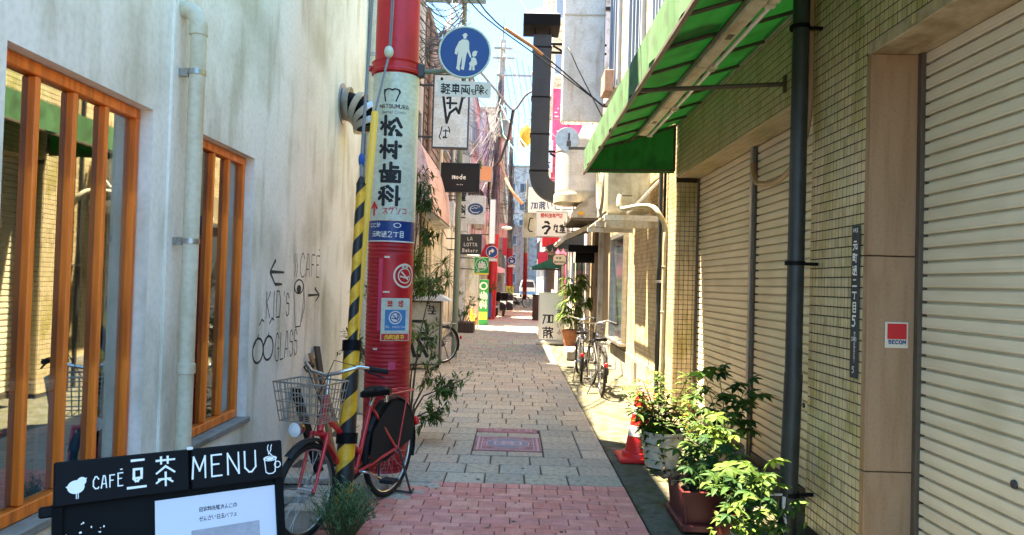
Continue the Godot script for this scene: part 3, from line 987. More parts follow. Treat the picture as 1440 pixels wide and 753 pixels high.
	cpatch(ae, PX, PD, PR + 0.003, PR + 0.009, -1.2, 1.45, 1.79, 1.80, 30)
	put("edge_strip", ae, M.white, ap)
	# round sticker and flat no-smoking notice
	var st := thing("smoking_ban_sticker", "round red and white crossed-out cigarette sticker on the red pole", "sticker", V(PX + 0.12, 1.53, PD - 0.13))
	var sw := Mb.new()
	var f: Array = [func(x, yy): return pole_at(0.145 + x, 1.53 + yy), func(x, yy): return pole_out(0.145 + x, yy)]
	ring(sw, 0, 0, 0.082, 0.014, f, 1.0, 0.003)
	ring(sw, 0, 0, 0.052, 0.009, f, 1.0, 0.003)
	strokes(sw, "2277 1566 6685", -0.05, -0.05, 0.1, 0.1, 0.012, f[0], f[1], 0.003)
	words(sw, "禁煙", -0.03, 0.062, 0.022, 0.02, 0.003, f[0], f[1], 1.5, false, 0.003)
	put("print", sw, M.sign_beige, st)
	var no := thing("smoking_ban_notice", "white and blue no-smoking notice tied with wire to the red pole", "sign", V(PX + 0.06, 1.03, PD - PR))
	var o := V(PX, 1.03, PD) + Vector3(sin(0.42), 0, cos(0.42)) * (PR + 0.013)
	var rt := Vector3(cos(0.42), 0, -sin(0.42))
	var nb := Mb.new()
	nb.obox(o + Vector3.UP * 0.16 - rt.cross(Vector3.UP) * 0.003, Basis(rt, Vector3.UP, rt.cross(Vector3.UP)), Vector3(0.112, 0.165, 0.003))
	put("plate", nb, M.sign_pale, no)
	var nf := face(o - rt * 0.112, rt, Vector3.UP)
	var b1 := Mb.new()
	fill(b1, rect_pts(0.03, 0.075, 0.194, 0.235), nf)
	put("blue_field", b1, M.notice_blue, no)
	var b2 := Mb.new()
	fill(b2, rect_pts(0.006, 0.0, 0.218, 0.05), nf)
	strokes(b2, G["禁"], 0.05, 0.26, 0.035, 0.045, 0.006, nf[0], nf[1])
	strokes(b2, G["煙"], 0.135, 0.26, 0.035, 0.045, 0.006, nf[0], nf[1])
	put("red_field", b2, M.red_ink, no)
	var b3 := Mb.new()
	fill(b3, disc_pts(0.112, 0.175, 0.052), nf, 0.002)
	words(b3, "No smoking", 0.04, 0.095, 0.012, 0.018, 0.0025, nf[0], nf[1], 1.35, false, 0.0021)
	put("white_print", b3, M.white, no)
	var b4 := Mb.new()
	ring(b4, 0.112, 0.175, 0.034, 0.008, nf, 1.0, 0.003)
	strokes(b4, "2277 1566 6684 7571", 0.077, 0.14, 0.07, 0.07, 0.008, nf[0], nf[1], 0.003)
	put("cigarette_print", b4, M.sign_blue, no)
	var b5 := Mb.new()
	words(b5, "元町通中", 0.03, 0.008, 0.035, 0.034, 0.006, nf[0], nf[1], 1.15, false, 0.0022)
	put("yellow_lettering", b5, M.yellow, no)
	# round road sign on a bracket
	var c := V(-0.43, 3.285, 5.72)
	var rs := thing("road_sign", "round blue pedestrian sign with a white adult and child, held off the red pole", "road sign", c)
	rs.set_meta("local", 1)
	var dsk := Mb.new()
	dsk.lathe(Vector3.ZERO, [Vector2(0.0, -0.012), Vector2(0.2, -0.012), Vector2(0.2, 0.0), Vector2(0, 0.0)], 40, Basis(Vector3(1, 0, 0), PI / 2))
	put("disc", dsk, M.sign_blue, rs)
	var rim := Mb.new()
	rim.torus(Vector3(0, 0, -0.005), Basis(), 0.198, 0.009, 44, 8)
	put("rim", rim, M.sign_pale, rs)
	var pf: Array = face(Vector3.ZERO, Vector3.RIGHT, Vector3.UP)
	var pic := Mb.new()
	var k := 0.178
	var shapes: Array = [
		[[-0.14, 0.73], [-0.02, 0.84], [0.06, 0.82], [0.12, 0.72], [0.07, 0.72], [0.05, 0.6], [-0.06, 0.58], [-0.09, 0.72]],
		[[-0.26, 0.46], [-0.12, 0.56], [0.1, 0.55], [0.18, 0.46], [0.19, 0.12], [0.3, -0.2], [0.25, -0.26], [0.12, 0.02], [0.08, -0.1], [0.0, -0.66], [-0.02, -0.8], [-0.16, -0.74], [-0.12, -0.6], [-0.11, -0.15], [-0.2, -0.62], [-0.19, -0.84], [-0.36, -0.74], [-0.33, -0.6], [-0.29, 0.02], [-0.27, 0.12], [-0.34, -0.12], [-0.44, -0.08], [-0.42, 0.12]],
		[[0.33, -0.06], [0.35, 0.03], [0.44, 0.07], [0.47, 0.1], [0.5, 0.04], [0.57, 0.07], [0.53, -0.03], [0.51, -0.14], [0.43, -0.2], [0.34, -0.17]],
		[[0.28, -0.26], [0.4, -0.21], [0.5, -0.27], [0.56, -0.48], [0.5, -0.58], [0.44, -0.56], [0.46, -0.78], [0.36, -0.8], [0.35, -0.6], [0.33, -0.6], [0.31, -0.8], [0.2, -0.78], [0.24, -0.6], [0.2, -0.5], [0.3, -0.36]]]
	for sh in shapes:
		var pts: Array = []
		for q in sh: pts.append([q[0] * k, q[1] * k])
		fill(pic, pts, pf)
	put("pictogram", pic, M.sign_beige, rs)
	var br := Mb.new()
	br.tube([V(PX + PR, 3.16, PD - 0.03) - c, V(-0.6, 3.15, 5.78) - c, V(-0.43, 3.15, 5.745) - c], 0.018, -1, 10)
	br.tube([V(-0.43, 3.42, 5.745) - c, V(-0.43, 2.93, 5.745) - c], 0.014, -1, 10)
	put("bracket", br, M.pole_green, rs)
	var bk := Mb.new()
	bk.obox(V(PX + PR + 0.025, 3.165, PD - 0.04) - c, Basis(), Vector3(0.03, 0.05, 0.035), 0.006)
	put("bracket_clamp", bk, M.dark_metal, rs)
	var sp := thing("road_sign_plate", "small beige lettered plate hanging under the round blue pedestrian sign", "road sign", V(-0.425, 2.93, 5.72), "", 0.0)
	sp.set_meta("local", 1)
	sp.rotation.z = -0.012
	var pp := Mb.new()
	var pts := PackedVector2Array()
	for q in [[0.195, 0.115, 0.0], [-0.195, 0.115, PI / 2], [-0.195, 0.015, PI], [0.195, 0.015, PI * 1.5]]:
		for j in 5:
			var a: float = q[2] + PI / 2 * j / 4
			pts.append(Vector2(q[0] + 0.012 * cos(a), q[1] + 0.012 * sin(a)))
	pp.prism(pts, Transform3D(), 0.004)
	put("plate", pp, M.sign_beige, sp)
	var sf := face(Vector3(-0.2, 0, 0), Vector3.RIGHT, Vector3.UP)
	var si := Mb.new()
	words(si, "軽車両", 0.02, 0.027, 0.066, 0.076, 0.0085, sf[0], sf[1], 1.16)
	words(si, "を", 0.25, 0.027, 0.034, 0.04, 0.006, sf[0], sf[1])
	words(si, "除", 0.288, 0.03, 0.062, 0.07, 0.008, sf[0], sf[1])
	words(si, "く", 0.357, 0.032, 0.028, 0.036, 0.006, sf[0], sf[1])
	put("lettering", si, M.ink, sp)
	# guy wires and their guards
	var ga := thing("striped_guy_guard", "yellow and black striped guard on the guy wire in front of the red bicycle", "guy wire guard", V(-1.0, 0, 4.5))
	var a0 := V(-0.995, 0.0, 4.5)
	var a1 := V(-1.018, 1.08, 4.72)
	var a2 := V(-1.042, 2.13, 4.95)
	var g1 := Mb.new()
	g1.tube([a0, a1], 0.058, 0.05, 20)
	put("lower_guard", g1, M.hazard_yellow, ga)
	var g2 := Mb.new()
	g2.tube([a1, a2], 0.032, 0.03, 16)
	put("upper_guard", g2, M.hazard_yellow, ga)
	for e in [[a0, a1, 0.0588, 0.0508, 4.0], [a1, a2, 0.0328, 0.0308, 5.0]]:
		var hx := Mb.new()
		helix(hx, e[0], e[1], e[2], e[3], e[4])
		put("black_stripe", hx, M.hazard_black, ga)
	for q in [[0.99, 0.061], [0.47, 0.066]]:
		var cj := Mb.new()
		cj.tube([a0.lerp(a1, q[0] - 0.03), a0.lerp(a1, q[0] + 0.03)], q[1], -1, 18)
		put("guard_joint", cj, M.black, ga)
	var cp := Mb.new()
	cp.tube([a2, a2 + (a2 - a1) * 0.05], 0.034, 0.014, 14)
	put("guard_cap", cp, M.hazard_black, ga)
	var wi := Mb.new()
	wi.tube([a2, V(-1.05, 2.25, 4.97), V(-1.058, 3.48, 5.2), V(-1.03, 9.0, 5.75)], 0.011, -1, 8)
	put("guy_wire", wi, M.grey_cable, ga)
	var kn := Mb.new()
	kn.ball(V(-1.05, 2.3, 4.98), Vector3(0.022, 0.05, 0.022))
	put("blue_tape", kn, M.banner_blue, ga)
	var gb := thing("yellow_guy_guard", "plain yellow guard tube on the second guy wire leaning to the red pole", "guy wire guard", V(-1.0, 0.9, 4.75))
	var yb := Mb.new()
	yb.tube([V(-1.012, 1.06, 4.76), V(-1.02, 1.4, 4.9), V(-1.052, 2.72, 5.4)], 0.026, -1, 16)
	put("guard", yb, M.yellow, gb)
	var yw := Mb.new()
	yw.tube([V(-1.052, 2.72, 5.4), V(-1.0, 3.2, 5.6)], 0.009, -1, 8)
	yw.tube([V(-0.99, 3.27, 5.62), V(-0.95, 5.2, 5.72)], 0.006, -1, 6)
	yw.tube([V(-1.0, 3.27, 5.62), V(-0.985, 5.2, 5.72)], 0.006, -1, 6)
	put("guy_wire", yw, M.grey_cable, gb)
	var ins := Mb.new()
	ins.ball(V(-1.0, 3.235, 5.605), Vector3(0.036, 0.046, 0.036), 14, 10)
	put("insulator", ins, M.sign_pale, gb)

func helix(mb: Mb, a: Vector3, b: Vector3, r0: float, r1: float, turns: float):
	# one black band that climbs round the guard, as wide as the yellow left between its turns
	var z := (b - a).normalized()
	var x := z.cross(Vector3(0, 0, 1)).normalized()
	var y := z.cross(x)
	var steps := int(turns * 24)
	for i in range(-12, steps + 1):
		for s in 1:
			var q: Array = []
			var g: Array = []
			for e in [[0, 0.0], [1, 0.0], [1, 0.5], [0, 0.5]]:
				var f: float = TAU * (i + e[0]) / 24.0
				var tt: float = clampf((float(i + e[0]) / 24.0 + e[1]) / turns, 0.0, 1.0)
				var o: Vector3 = x * cos(f) + y * sin(f)
				q.append(a.lerp(b, tt) + o * lerpf(r0, r1, tt))
				g.append(o)
			mb.tri(q[0], q[1], q[2], g[0], g[1], g[2])
			mb.tri(q[0], q[2], q[3], g[0], g[2], g[3])

# ---------------------------------------------------------------- bicycles: local axes, +x ahead, origin on the ground under the rear hub
func wheel(t: Node3D, called: String, at: Vector3, R: float, tyre: float, turn: float = 0.0):
	var b := Basis(Vector3.UP, turn)
	var h := Mb.new()
	h.tube([at + b * Vector3(0, 0, -0.05), at + b * Vector3(0, 0, 0.05)], 0.022, -1, 12)
	for i in 28:
		var a := TAU * i / 28 + (0.5 if i % 2 else 0.0)
		var s := 0.03 if i % 2 else -0.03
		h.tube([at + b * Vector3(cos(a + 0.9) * 0.02, sin(a + 0.9) * 0.02, s), at + b * Vector3(cos(a) * (R - tyre * 1.6), sin(a) * (R - tyre * 1.6), 0)], 0.0014, -1, 4, false)
	var w := put(called, h, M.chrome, t)
	var r := Mb.new()
	r.torus(at, b, R - tyre * 1.75, 0.0115, 40, 6)
	put("rim", r, M.chrome, w)
	var y := Mb.new()
	y.torus(at, b, R - tyre, tyre, 44, 10)
	put("tyre", y, M.rubber, w)

func mudguard(t: Node3D, called: String, at: Vector3, R: float, a0: float, a1: float, m: String, turn: float = 0.0):
	var b := Basis(Vector3.UP, turn)
	var g := Mb.new()
	for i in 18:
		var q: Array = []
		for e in [0, 1]:
			var a := lerpf(a0, a1, float(i + e) / 18)
			var d := Vector3(cos(a), sin(a), 0)
			q.append([at + b * (d * (R - 0.012) + Vector3(0, 0, -0.028)), at + b * (d * (R + 0.004) + Vector3(0, 0, -0.012)), at + b * (d * (R + 0.004) + Vector3(0, 0, 0.012)), at + b * (d * (R - 0.012) + Vector3(0, 0, 0.028)), d])
		for j in 3: g.quad(q[0][j], q[1][j], q[1][j + 1], q[0][j + 1], b * q[0][4])
	put(called, g, M[m], t)

func bicycle(called: String, label: String, at: Vector3, turn: float, o: Dictionary) -> Node3D:
	var t := thing(called, label, "bicycle", at, o.get("group", ""), turn)
	t.set_meta("local", 1)
	var paint: String = o.get("paint", "bike_black")
	var R: float = o.get("rear", 0.33)
	var r: float = o.get("front", 0.33)
	var L: float = o.get("base", 1.08)
	var st: float = o.get("steer", 0.0)
	var rear := Vector3(0, R, 0)
	var front := Vector3(L, r, 0)
	wheel(t, "rear_wheel", rear, R, 0.02)
	wheel(t, "front_wheel", front, r, 0.02, st)
	var bb := Vector3(0.43, 0.27, 0)
	var seat := Vector3(0.27, 0.66, 0)
	var h0 := Vector3(L - 0.12, 0.60, 0)
	var h1 := Vector3(L - 0.18, 0.80, 0)
	var f := Mb.new()
	f.tube([bb, seat], 0.016, -1, 12)
	f.tube([h0, h0.lerp(bb, 0.45) - Vector3(0, 0.07, 0), bb], 0.021, -1, 12)
	f.tube([h0 + Vector3(-0.03, 0.09, 0), bb.lerp(seat, 0.28)], 0.017, -1, 12)
	f.tube([h0, h1], 0.02, -1, 12)
	for s in [-0.055, 0.055]:
		f.tube([bb + Vector3(0, 0, s * 0.5), rear + Vector3(0, 0, s)], 0.0105, -1, 8)
		f.tube([seat + Vector3(0, -0.02, s * 0.4), rear + Vector3(0, 0, s)], 0.009, -1, 8)
	put("frame", f, M[paint], t)
	var b := Basis(Vector3.UP, st)
	var fk := Mb.new()
	for s in [-0.055, 0.055]:
		fk.tube([h0 + b * Vector3(0, -0.02, s), front + b * Vector3(-0.045, 0.12, s), front + b * Vector3(0, 0, s)], 0.0125, 0.008, 8)
	fk.tube([h0 + b * Vector3(0, -0.02, -0.06), h0 + b * Vector3(0, -0.02, 0.06)], 0.015, -1, 8)
	put("fork", fk, M[paint], t)
	var stem := h1 + Vector3(-0.02, 0.12, 0)
	var hb := Mb.new()
	hb.tube([h1, stem], 0.012, -1, 10)
	var wd: float = o.get("bar", 0.27)
	hb.tube([stem + b * Vector3(-0.14, 0.03, -wd), stem + b * Vector3(-0.02, 0.055, -wd * 0.75), stem + b * Vector3(0.05, 0.02, -0.09), stem + b * Vector3(0.04, 0, 0), stem + b * Vector3(0.05, 0.02, 0.09), stem + b * Vector3(-0.02, 0.055, wd * 0.75), stem + b * Vector3(-0.14, 0.03, wd)], 0.0115, -1, 10)
	put("handlebar", hb, M.chrome, t)
	for s in [-1.0, 1.0]:
		var gp := Mb.new()
		gp.tube([stem + b * Vector3(-0.08, 0.04, wd * 0.88 * s), stem + b * Vector3(-0.2, 0.015, wd * 1.1 * s)], 0.018, 0.017, 10)
		gp.tube([stem + b * Vector3(-0.05, 0.045, wd * 0.8 * s), stem + b * Vector3(-0.07, 0.02, wd * 0.95 * s), stem + b * Vector3(-0.16, -0.02, wd * 1.12 * s)], 0.006, -1, 6)
		put("grip", gp, M.rubber, t)
	var cb := Mb.new()
	cb.tube([stem + b * Vector3(-0.04, 0.05, -wd * 0.8), stem + b * Vector3(0.1, 0.1, -0.1), h1 + Vector3(0.06, 0, 0.02), h0 + Vector3(0, 0, 0.02)], 0.003, -1, 5)
	cb.tube([stem + b * Vector3(-0.04, 0.05, wd * 0.8), stem + b * Vector3(0.12, 0.06, 0.08), h1 + Vector3(0.05, -0.05, 0.0), front + b * Vector3(-0.02, r * 0.9, 0)], 0.003, -1, 5)
	put("brake_cable", cb, M.cable, t)
	var sd := Mb.new()
	var so := Vector3(0.24, 0.755, 0)
	var outline: Array = [[-0.13, 0.0], [-0.12, 0.075], [-0.05, 0.095], [0.02, 0.06], [0.12, 0.026], [0.145, 0.0]]
	var pts := PackedVector2Array()
	for q in outline: pts.append(Vector2(q[0], q[1]))
	for i in range(outline.size() - 2, 0, -1): pts.append(Vector2(outline[i][0], -outline[i][1]))
	sd.prism(pts, Transform3D(Basis(Vector3(1, 0, 0), PI / 2), so + Vector3(0, -0.025, 0)), 0.03)
	sd.ball(so + Vector3(-0.05, 0.0, 0), Vector3(0.085, 0.03, 0.09), 14, 8)
	sd.ball(so + Vector3(0.05, 0.0, 0), Vector3(0.095, 0.022, 0.03), 12, 8)
	put("saddle", sd, M.black, t)
	var sp := Mb.new()
	sp.tube([seat, so + Vector3(0, -0.03, 0)], 0.0125, -1, 10)
	for s in [-0.05, 0.05]: sp.tube([so + Vector3(-0.09, -0.03, s), so + Vector3(-0.09, -0.08, s)], 0.014, -1, 8)
	put("seat_post", sp, M.chrome, t)
	mudguard(t, "rear_mudguard", rear, R + 0.022, 0.5, 3.5, o.get("guard", paint))
	mudguard(t, "front_mudguard", front, r + 0.022, 0.9, 2.7, o.get("guard", paint), st)
	if o.get("skirt", false):
		for s in [-0.042, 0.045]:
			var sk := Mb.new()
			var p := PackedVector2Array([Vector2(0.30, 0.50), Vector2(0.33, 0.30), Vector2(0.12, 0.27), Vector2(-0.01, 0.305), Vector2(-0.27, 0.36)])
			for i in 10:
				var a := lerpf(2.75, 0.95, i / 9.0)
				p.append(Vector2(cos(a) * (R - 0.03), R + sin(a) * (R - 0.01)))
			sk.prism(p, Transform3D(Basis(), Vector3(0, 0, s)), 0.003)
			put("skirt_guard", sk, M.skirt_guard, t)
	var ch := Mb.new()
	var cc := PackedVector2Array()
	for i in 9:
		var a := PI / 2 + PI * i / 8
		cc.append(Vector2(-0.02 + cos(a) * 0.05, R + sin(a) * 0.05))
	for i in 9:
		var a := -PI / 2 + PI * i / 8
		cc.append(Vector2(0.43 + cos(a) * 0.105, 0.27 + sin(a) * 0.105))
	ch.prism(cc, Transform3D(Basis(), Vector3(0, 0, 0.085)), 0.03)
	put("chain_case", ch, M[o.get("case", "bike_black")], t)
	for s in [-1.0, 1.0]:
		var cr := Mb.new()
		var e := bb + Vector3(cos(0.5 + (PI if s < 0 else 0.0)) * 0.16, sin(0.5 + (PI if s < 0 else 0.0)) * 0.16, 0.11 * s)
		cr.tube([bb + Vector3(0, 0, 0.03 * s), bb + Vector3(0, 0, 0.1 * s), e], 0.009, -1, 8)
		var ck := put("crank", cr, M.chrome, t)
		var pd := Mb.new()
		pd.obox(e + Vector3(0, 0, 0.055 * s), Basis(), Vector3(0.045, 0.012, 0.05), 0.006)
		put("pedal", pd, M.rubber, ck)
	if o.get("rack", true):
		var rk := Mb.new()
		for s in [-0.06, 0.06]:
			rk.tube([Vector3(0.2, 0.70, s * 0.6), Vector3(0.1, R * 2 + 0.05, s), Vector3(-0.24, R * 2 + 0.04, s), Vector3(-0.28, R * 2 + 0.03, s * 0.4)], 0.007, -1, 6)
			rk.tube([Vector3(-0.14, R * 2 + 0.045, s), Vector3(0, R, s * 1.15)], 0.006, -1, 6)
		for x in [0.04, -0.08, -0.2]: rk.tube([Vector3(x, R * 2 + 0.045, -0.06), Vector3(x, R * 2 + 0.045, 0.06)], 0.006, -1, 6)
		put("rack", rk, M[o.get("rack_paint", "chrome")], t)
	var rl := Mb.new()
	rl.ball(Vector3(-R - 0.06, R + 0.12, 0), Vector3(0.02, 0.035, 0.028), 10, 6)
	put("rear_reflector", rl, M.red_lens, t)
	var lp := front + b * Vector3(0.0, r + 0.07, 0.08)
	var la := Mb.new()
	la.lathe(lp, [Vector2(0, -0.06), Vector2(0.03, -0.045), Vector2(0.042, 0.0), Vector2(0.044, 0.02)], 14, b * Basis(Vector3(0, 0, 1), -PI / 2))
	var lm := put("headlight", la, M.chrome, t)
	var le := Mb.new()
	le.lathe(lp, [Vector2(0.043, 0.018), Vector2(0.02, 0.028), Vector2(0, 0.03)], 14, b * Basis(Vector3(0, 0, 1), -PI / 2))
	put("lamp_lens", le, M.lens, lm)
	if o.has("basket"):
		var bs: Vector3 = o.basket
		var k := Mb.new()
		var c := h1 + b * Vector3(bs.x * 0.5 + 0.03, 0.02, 0)
		var lvl := 5
		for j in lvl:
			var yy := lerpf(-0.14, bs.y - 0.14, float(j) / (lvl - 1))
			var g := lerpf(0.8, 1.0, float(j) / (lvl - 1))
			var q: Array = []
			for e in [[-1, -1], [1, -1], [1, 1], [-1, 1], [-1, -1]]: q.append(c + b * Vector3(e[0] * bs.x * 0.5 * g, yy, e[1] * bs.z * 0.5 * g))
			for i in 4: k.tube([q[i], q[i + 1]], 0.0055 if j == lvl - 1 else 0.0034, -1, 5)
		for i in 9:
			var u := lerpf(-1, 1, i / 8.0)
			for s in [-1.0, 1.0]:
				k.tube([c + b * Vector3(s * bs.x * 0.4, -0.14, u * bs.z * 0.4), c + b * Vector3(s * bs.x * 0.5, bs.y - 0.14, u * bs.z * 0.5)], 0.003, -1, 5)
				k.tube([c + b * Vector3(u * bs.x * 0.4, -0.14, s * bs.z * 0.4), c + b * Vector3(u * bs.x * 0.5, bs.y - 0.14, s * bs.z * 0.5)], 0.003, -1, 5)
			k.tube([c + b * Vector3(-bs.x * 0.4, -0.14, u * bs.z * 0.4), c + b * Vector3(bs.x * 0.4, -0.14, u * bs.z * 0.4)], 0.0022, -1, 5)
		put("basket", k, M[o.get("basket_paint", "chrome")], t)
	var ks := Mb.new()
	if o.get("stand", "double") == "double":
		for s in [-0.11, 0.11]:
			ks.tube([rear + Vector3(0, 0, s * 0.7), Vector3(-0.1, 0.012, s * 1.15)], 0.008, -1, 8)
		ks.tube([Vector3(-0.1, 0.012, -0.13), Vector3(-0.1, 0.012, 0.13)], 0.008, -1, 8)
		ks.tube([Vector3(-0.1, 0.012, -0.13), Vector3(-0.19, 0.012, -0.10)], 0.008, -1, 8)
	else:
		ks.tube([rear + Vector3(0.02, 0, -0.06), Vector3(-0.02, 0.01, -0.2)], 0.008, -1, 8)
	put("kickstand", ks, M.dark_metal, t)
	return t

func turn_to(fx: float, fd: float) -> float: return atan2(fd, fx)

# ---------------------------------------------------------------- the shuttered, tiled shop on the right
func slat_mesh(len: float, pitch: float) -> ArrayMesh:
	# cross-section: x towards the lane is negative; runs along z, origin mid-length at the foot of the slat
	var prof: Array = [[0.016, 0.0], [0.016, 0.004], [-0.003, 0.0052], [-0.0075, 0.0085], [-0.0088, 0.016], [-0.0072, 0.0195], [-0.0082, 0.025], [-0.0078, 0.056], [-0.005, 0.0598], [0.016, 0.0615], [0.016, pitch]]
	var b := Mb.new()
	var h := len / 2
	for i in prof.size() - 1:
		var p: Array = prof[i]
		var q: Array = prof[i + 1]
		b.quad(Vector3(p[0], p[1], -h), Vector3(p[0], p[1], h), Vector3(q[0], q[1], h), Vector3(q[0], q[1], -h), Vector3(-1, 0.05, 0))
	return b.mesh()

func shutter(t: Node3D, x: float, d0: float, d1: float, y1: float, pitch: float) -> MeshInstance3D:
	var r := Mb.new()
	for d in [d0 + 0.02, d1 - 0.02]:
		r.bx(x - 0.03, x + 0.03, 0.0, y1, d - 0.02, d + 0.02, 0.003)
	r.bx(x - 0.02, x + 0.02, 0.015, 0.09, d0 + 0.04, d1 - 0.04, 0.004)
	var s := put("shutter", r, M.rail, t)
	var me := slat_mesh(d1 - d0 - 0.082, pitch)
	var y := 0.092
	while y < y1:
		piece("slat", me, M.slat, s, Transform3D(Basis(), V(x, y, (d0 + d1) / 2) - t.position))
		y += pitch
	return s

func tile_field(mb: Mb, x: float, y0: float, y1: float, d0: float, d1: float, w: float, h: float, gap: float, bond: bool):
	var rows := int((y1 - y0) / h)
	mb.tinted = true
	for j in rows:
		var off := (w * 0.5) if bond and j % 2 == 1 else 0.0
		var k := 0
		var d := d0 - off
		while d < d1 - 0.005:
			var a := maxf(d, d0) + gap / 2
			var b := minf(d + w, d1) - gap / 2
			if b - a > 0.01:
				var tilt := rnd(-0.0007, 0.0007)
				var sh := rnd(0.84, 1.0) * (0.8 if rng.randf() < 0.04 else 1.0)
				mb.col = Color(0.66 * sh, 0.54 * sh * rnd(0.97, 1.02), 0.32 * sh * rnd(0.92, 1.06)) if not bond else Color(0.62 * sh, 0.50 * sh, 0.29 * sh)
				mb.obox(V(x + 0.0035 + tilt, y0 + h * (j + 0.5), (a + b) / 2), Basis(Vector3.UP, rnd(-0.008, 0.008)), Vector3(0.005, (h - gap) / 2, (b - a) / 2), 0.0018, 0)
			d += w
			k += 1

func make_shop():
	rng.seed = 21
	var x := 1.85
	var xs := 2.12
	var t := thing("shuttered_shop", "yellowish tiled shop front with three closed cream roller shutters and a brown stone jamb", "building", V(x, 0, 4.3))
	var head := 2.77
	# body behind the skin
	var w := Mb.new()
	w.bx(2.3, 7, -0.05, 4.7, 0.4, 8.9)
	w.bx(x + 0.001, 2.3, head, 4.7, 0.4, 8.9)
	w.bx(x + 0.001, 2.3, -0.05, head, 3.91, 4.62)
	w.bx(x + 0.001, 2.3, -0.05, head, 8.52, 8.9)
	w.bx(x + 0.001, 2.3, -0.05, head, 0.4, 0.9)
	put("wall", w, M.grout, t)
	# tiles
	var a := Mb.new()
	tile_field(a, x, head - 48 * 0.0565, head + 0.001, 3.915, 4.62, 0.0441, 0.0565, 0.0066, false)
	tile_field(a, x, head, 3.9, 2.2, 8.9, 0.0441, 0.0565, 0.0066, false)
	tile_field(a, x, head - 48 * 0.0565, head + 0.001, 8.52, 8.9, 0.0441, 0.0565, 0.0066, false)
	put("mosaic_tile_field", a, M.tile, t, "stuff")
	var jt := Mb.new()
	jt.tinted = true
	jt.col = Color(0.60, 0.49, 0.30)
	for j in 47:
		for i in 5:
			jt.obox(V(x + 0.028 + 0.0525 * i, 0.06 + 0.0565 * (j + 0.5), 8.515), Basis(), Vector3(0.0235, 0.0255, 0.006), 0.0018, 5)
	for i in 85:
		for j in 5: jt.obox(V(x + 0.028 + 0.0525 * j, head - 0.004, 4.66 + 0.0452 * i), Basis(), Vector3(0.0235, 0.006, 0.0202), 0.0018, 2)
	put("jamb_tile_field", jt, M.tile, t, "stuff")
	var so := Mb.new()
	so.bx(x - 0.002, 2.3, head - 0.012, head + 0.055, 0.9, 3.905, 0.004)
	put("soffit", so, M.soffit, t)
	# brown stone jamb in three slabs, with its return on the street face
	for r in [[0.0, 0.57], [0.576, 1.692], [1.698, head - 0.014]]:
		var b := Mb.new()
		b.bx(x - 0.004, 2.125, r[0], r[1], 3.86, 3.912, 0.003)
		put("jamb_slab", b, M.brownstone, t)
	for r in [[0.9, 3.86], [4.66, 6.50], [6.56, 8.51]]: shutter(t, xs, r[0], r[1], head, 0.0685)
	var dv := Mb.new()
	dv.bx(xs - 0.045, xs + 0.04, 0.0, head, 6.501, 6.559, 0.004)
	put("shutter_post", dv, M.steel, t)
	for q in [[5.62, 0.92, xs], [5.33, 0.68, xs], [3.1, 0.72, xs]]:
		var lk := Mb.new()
		lk.lathe(V(xs - 0.009, q[1], q[0]), [Vector2(0, 0.008), Vector2(0.018, 0.008), Vector2(0.02, 0.0)], 12, Basis(Vector3(0, 0, 1), PI / 2))
		put("shutter_lock", lk, M.dark_metal, t)
	# security sticker plate on the jamb
	var se := thing("security_plate", "small red and white security company plate on the brown stone jamb", "plate", V(2.0, 1.22, 3.855))
	se.set_meta("local", 1)
	var sb := Mb.new()
	sb.obox(Vector3(0, 0.065, 0), Basis(), Vector3(0.06, 0.068, 0.004), 0.003)
	put("plate", sb, M.sign_beige, se)
	var sf := face(Vector3(-0.06, 0, 0.0045), Vector3.RIGHT, Vector3.UP)
	var s1 := Mb.new()
	fill(s1, rect_pts(0.010, 0.044, 0.110, 0.124), sf)
	put("red_field", s1, M.red_ink, se)
	var s2 := Mb.new()
	words(s2, "SECOM", 0.016, 0.02, 0.0145, 0.018, 0.005, sf[0], sf[1], 1.28)
	put("lettering", s2, M.sign_navy, se)
	# address strip on the tiles
	var ad := thing("address_strip", "narrow dark vertical address strip with white characters on the tiled wall", "sign", V(x - 0.012, 1.04, 3.98))
	var ab := Mb.new()
	ab.bx(x - 0.012, x - 0.006, 1.04, 1.86, 3.94, 4.03, 0.002)
	put("plate", ab, M.slate, ad)
	var af := face(V(x - 0.0125, 1.04, 4.03), Vector3(0, 0, 1), Vector3.UP)
	var aw := Mb.new()
	words(aw, "中央区", 0.016, 0.785, 0.018, 0.022, 0.003, af[0], af[1], 1.15)
	words(aw, "元町通二丁目", 0.022, 0.69, 0.048, 0.05, 0.008, af[0], af[1], 1.34, true)
	words(aw, "5", 0.02, 0.28, 0.05, 0.06, 0.01, af[0], af[1])
	words(aw, "CHUO", 0.02, 0.2, 0.012, 0.02, 0.003, af[0], af[1], 1.3)
	words(aw, "MOTOMACHI", 0.05, 0.235, 0.014, 0.014, 0.003, af[0], af[1], 1.35, true)
	words(aw, "5", 0.03, 0.03, 0.03, 0.035, 0.005, af[0], af[1])
	put("lettering", aw, M.chalk, ad)
	# rain pipe, wall cable
	var rp := thing("rain_pipe", "dark grey rain pipe strapped to the tiled wall by the shutters", "pipe", V(1.7, 0, 4.5))
	var pb := Mb.new()
	pb.tube([V(1.69, 0.0, 4.5), V(1.715, 1.0, 4.5)], 0.054, -1, 18)
	pb.tube([V(1.713, 0.98, 4.5), V(1.725, 6.0, 4.5)], 0.050, -1, 18)
	put("pipe", pb, M.dark_pipe, rp)
	for y in [1.655, 0.26, 3.1]:
		var c := Mb.new()
		c.lathe(V(1.71, y, 4.5), [Vector2(0.052, 0), Vector2(0.060, 0), Vector2(0.060, 0.025), Vector2(0.052, 0.025)], 18)
		c.bx(1.765, x - 0.002, y, y + 0.02, 4.49, 4.51)
		put("bracket", c, M.black, rp)
	var tp := Mb.new()
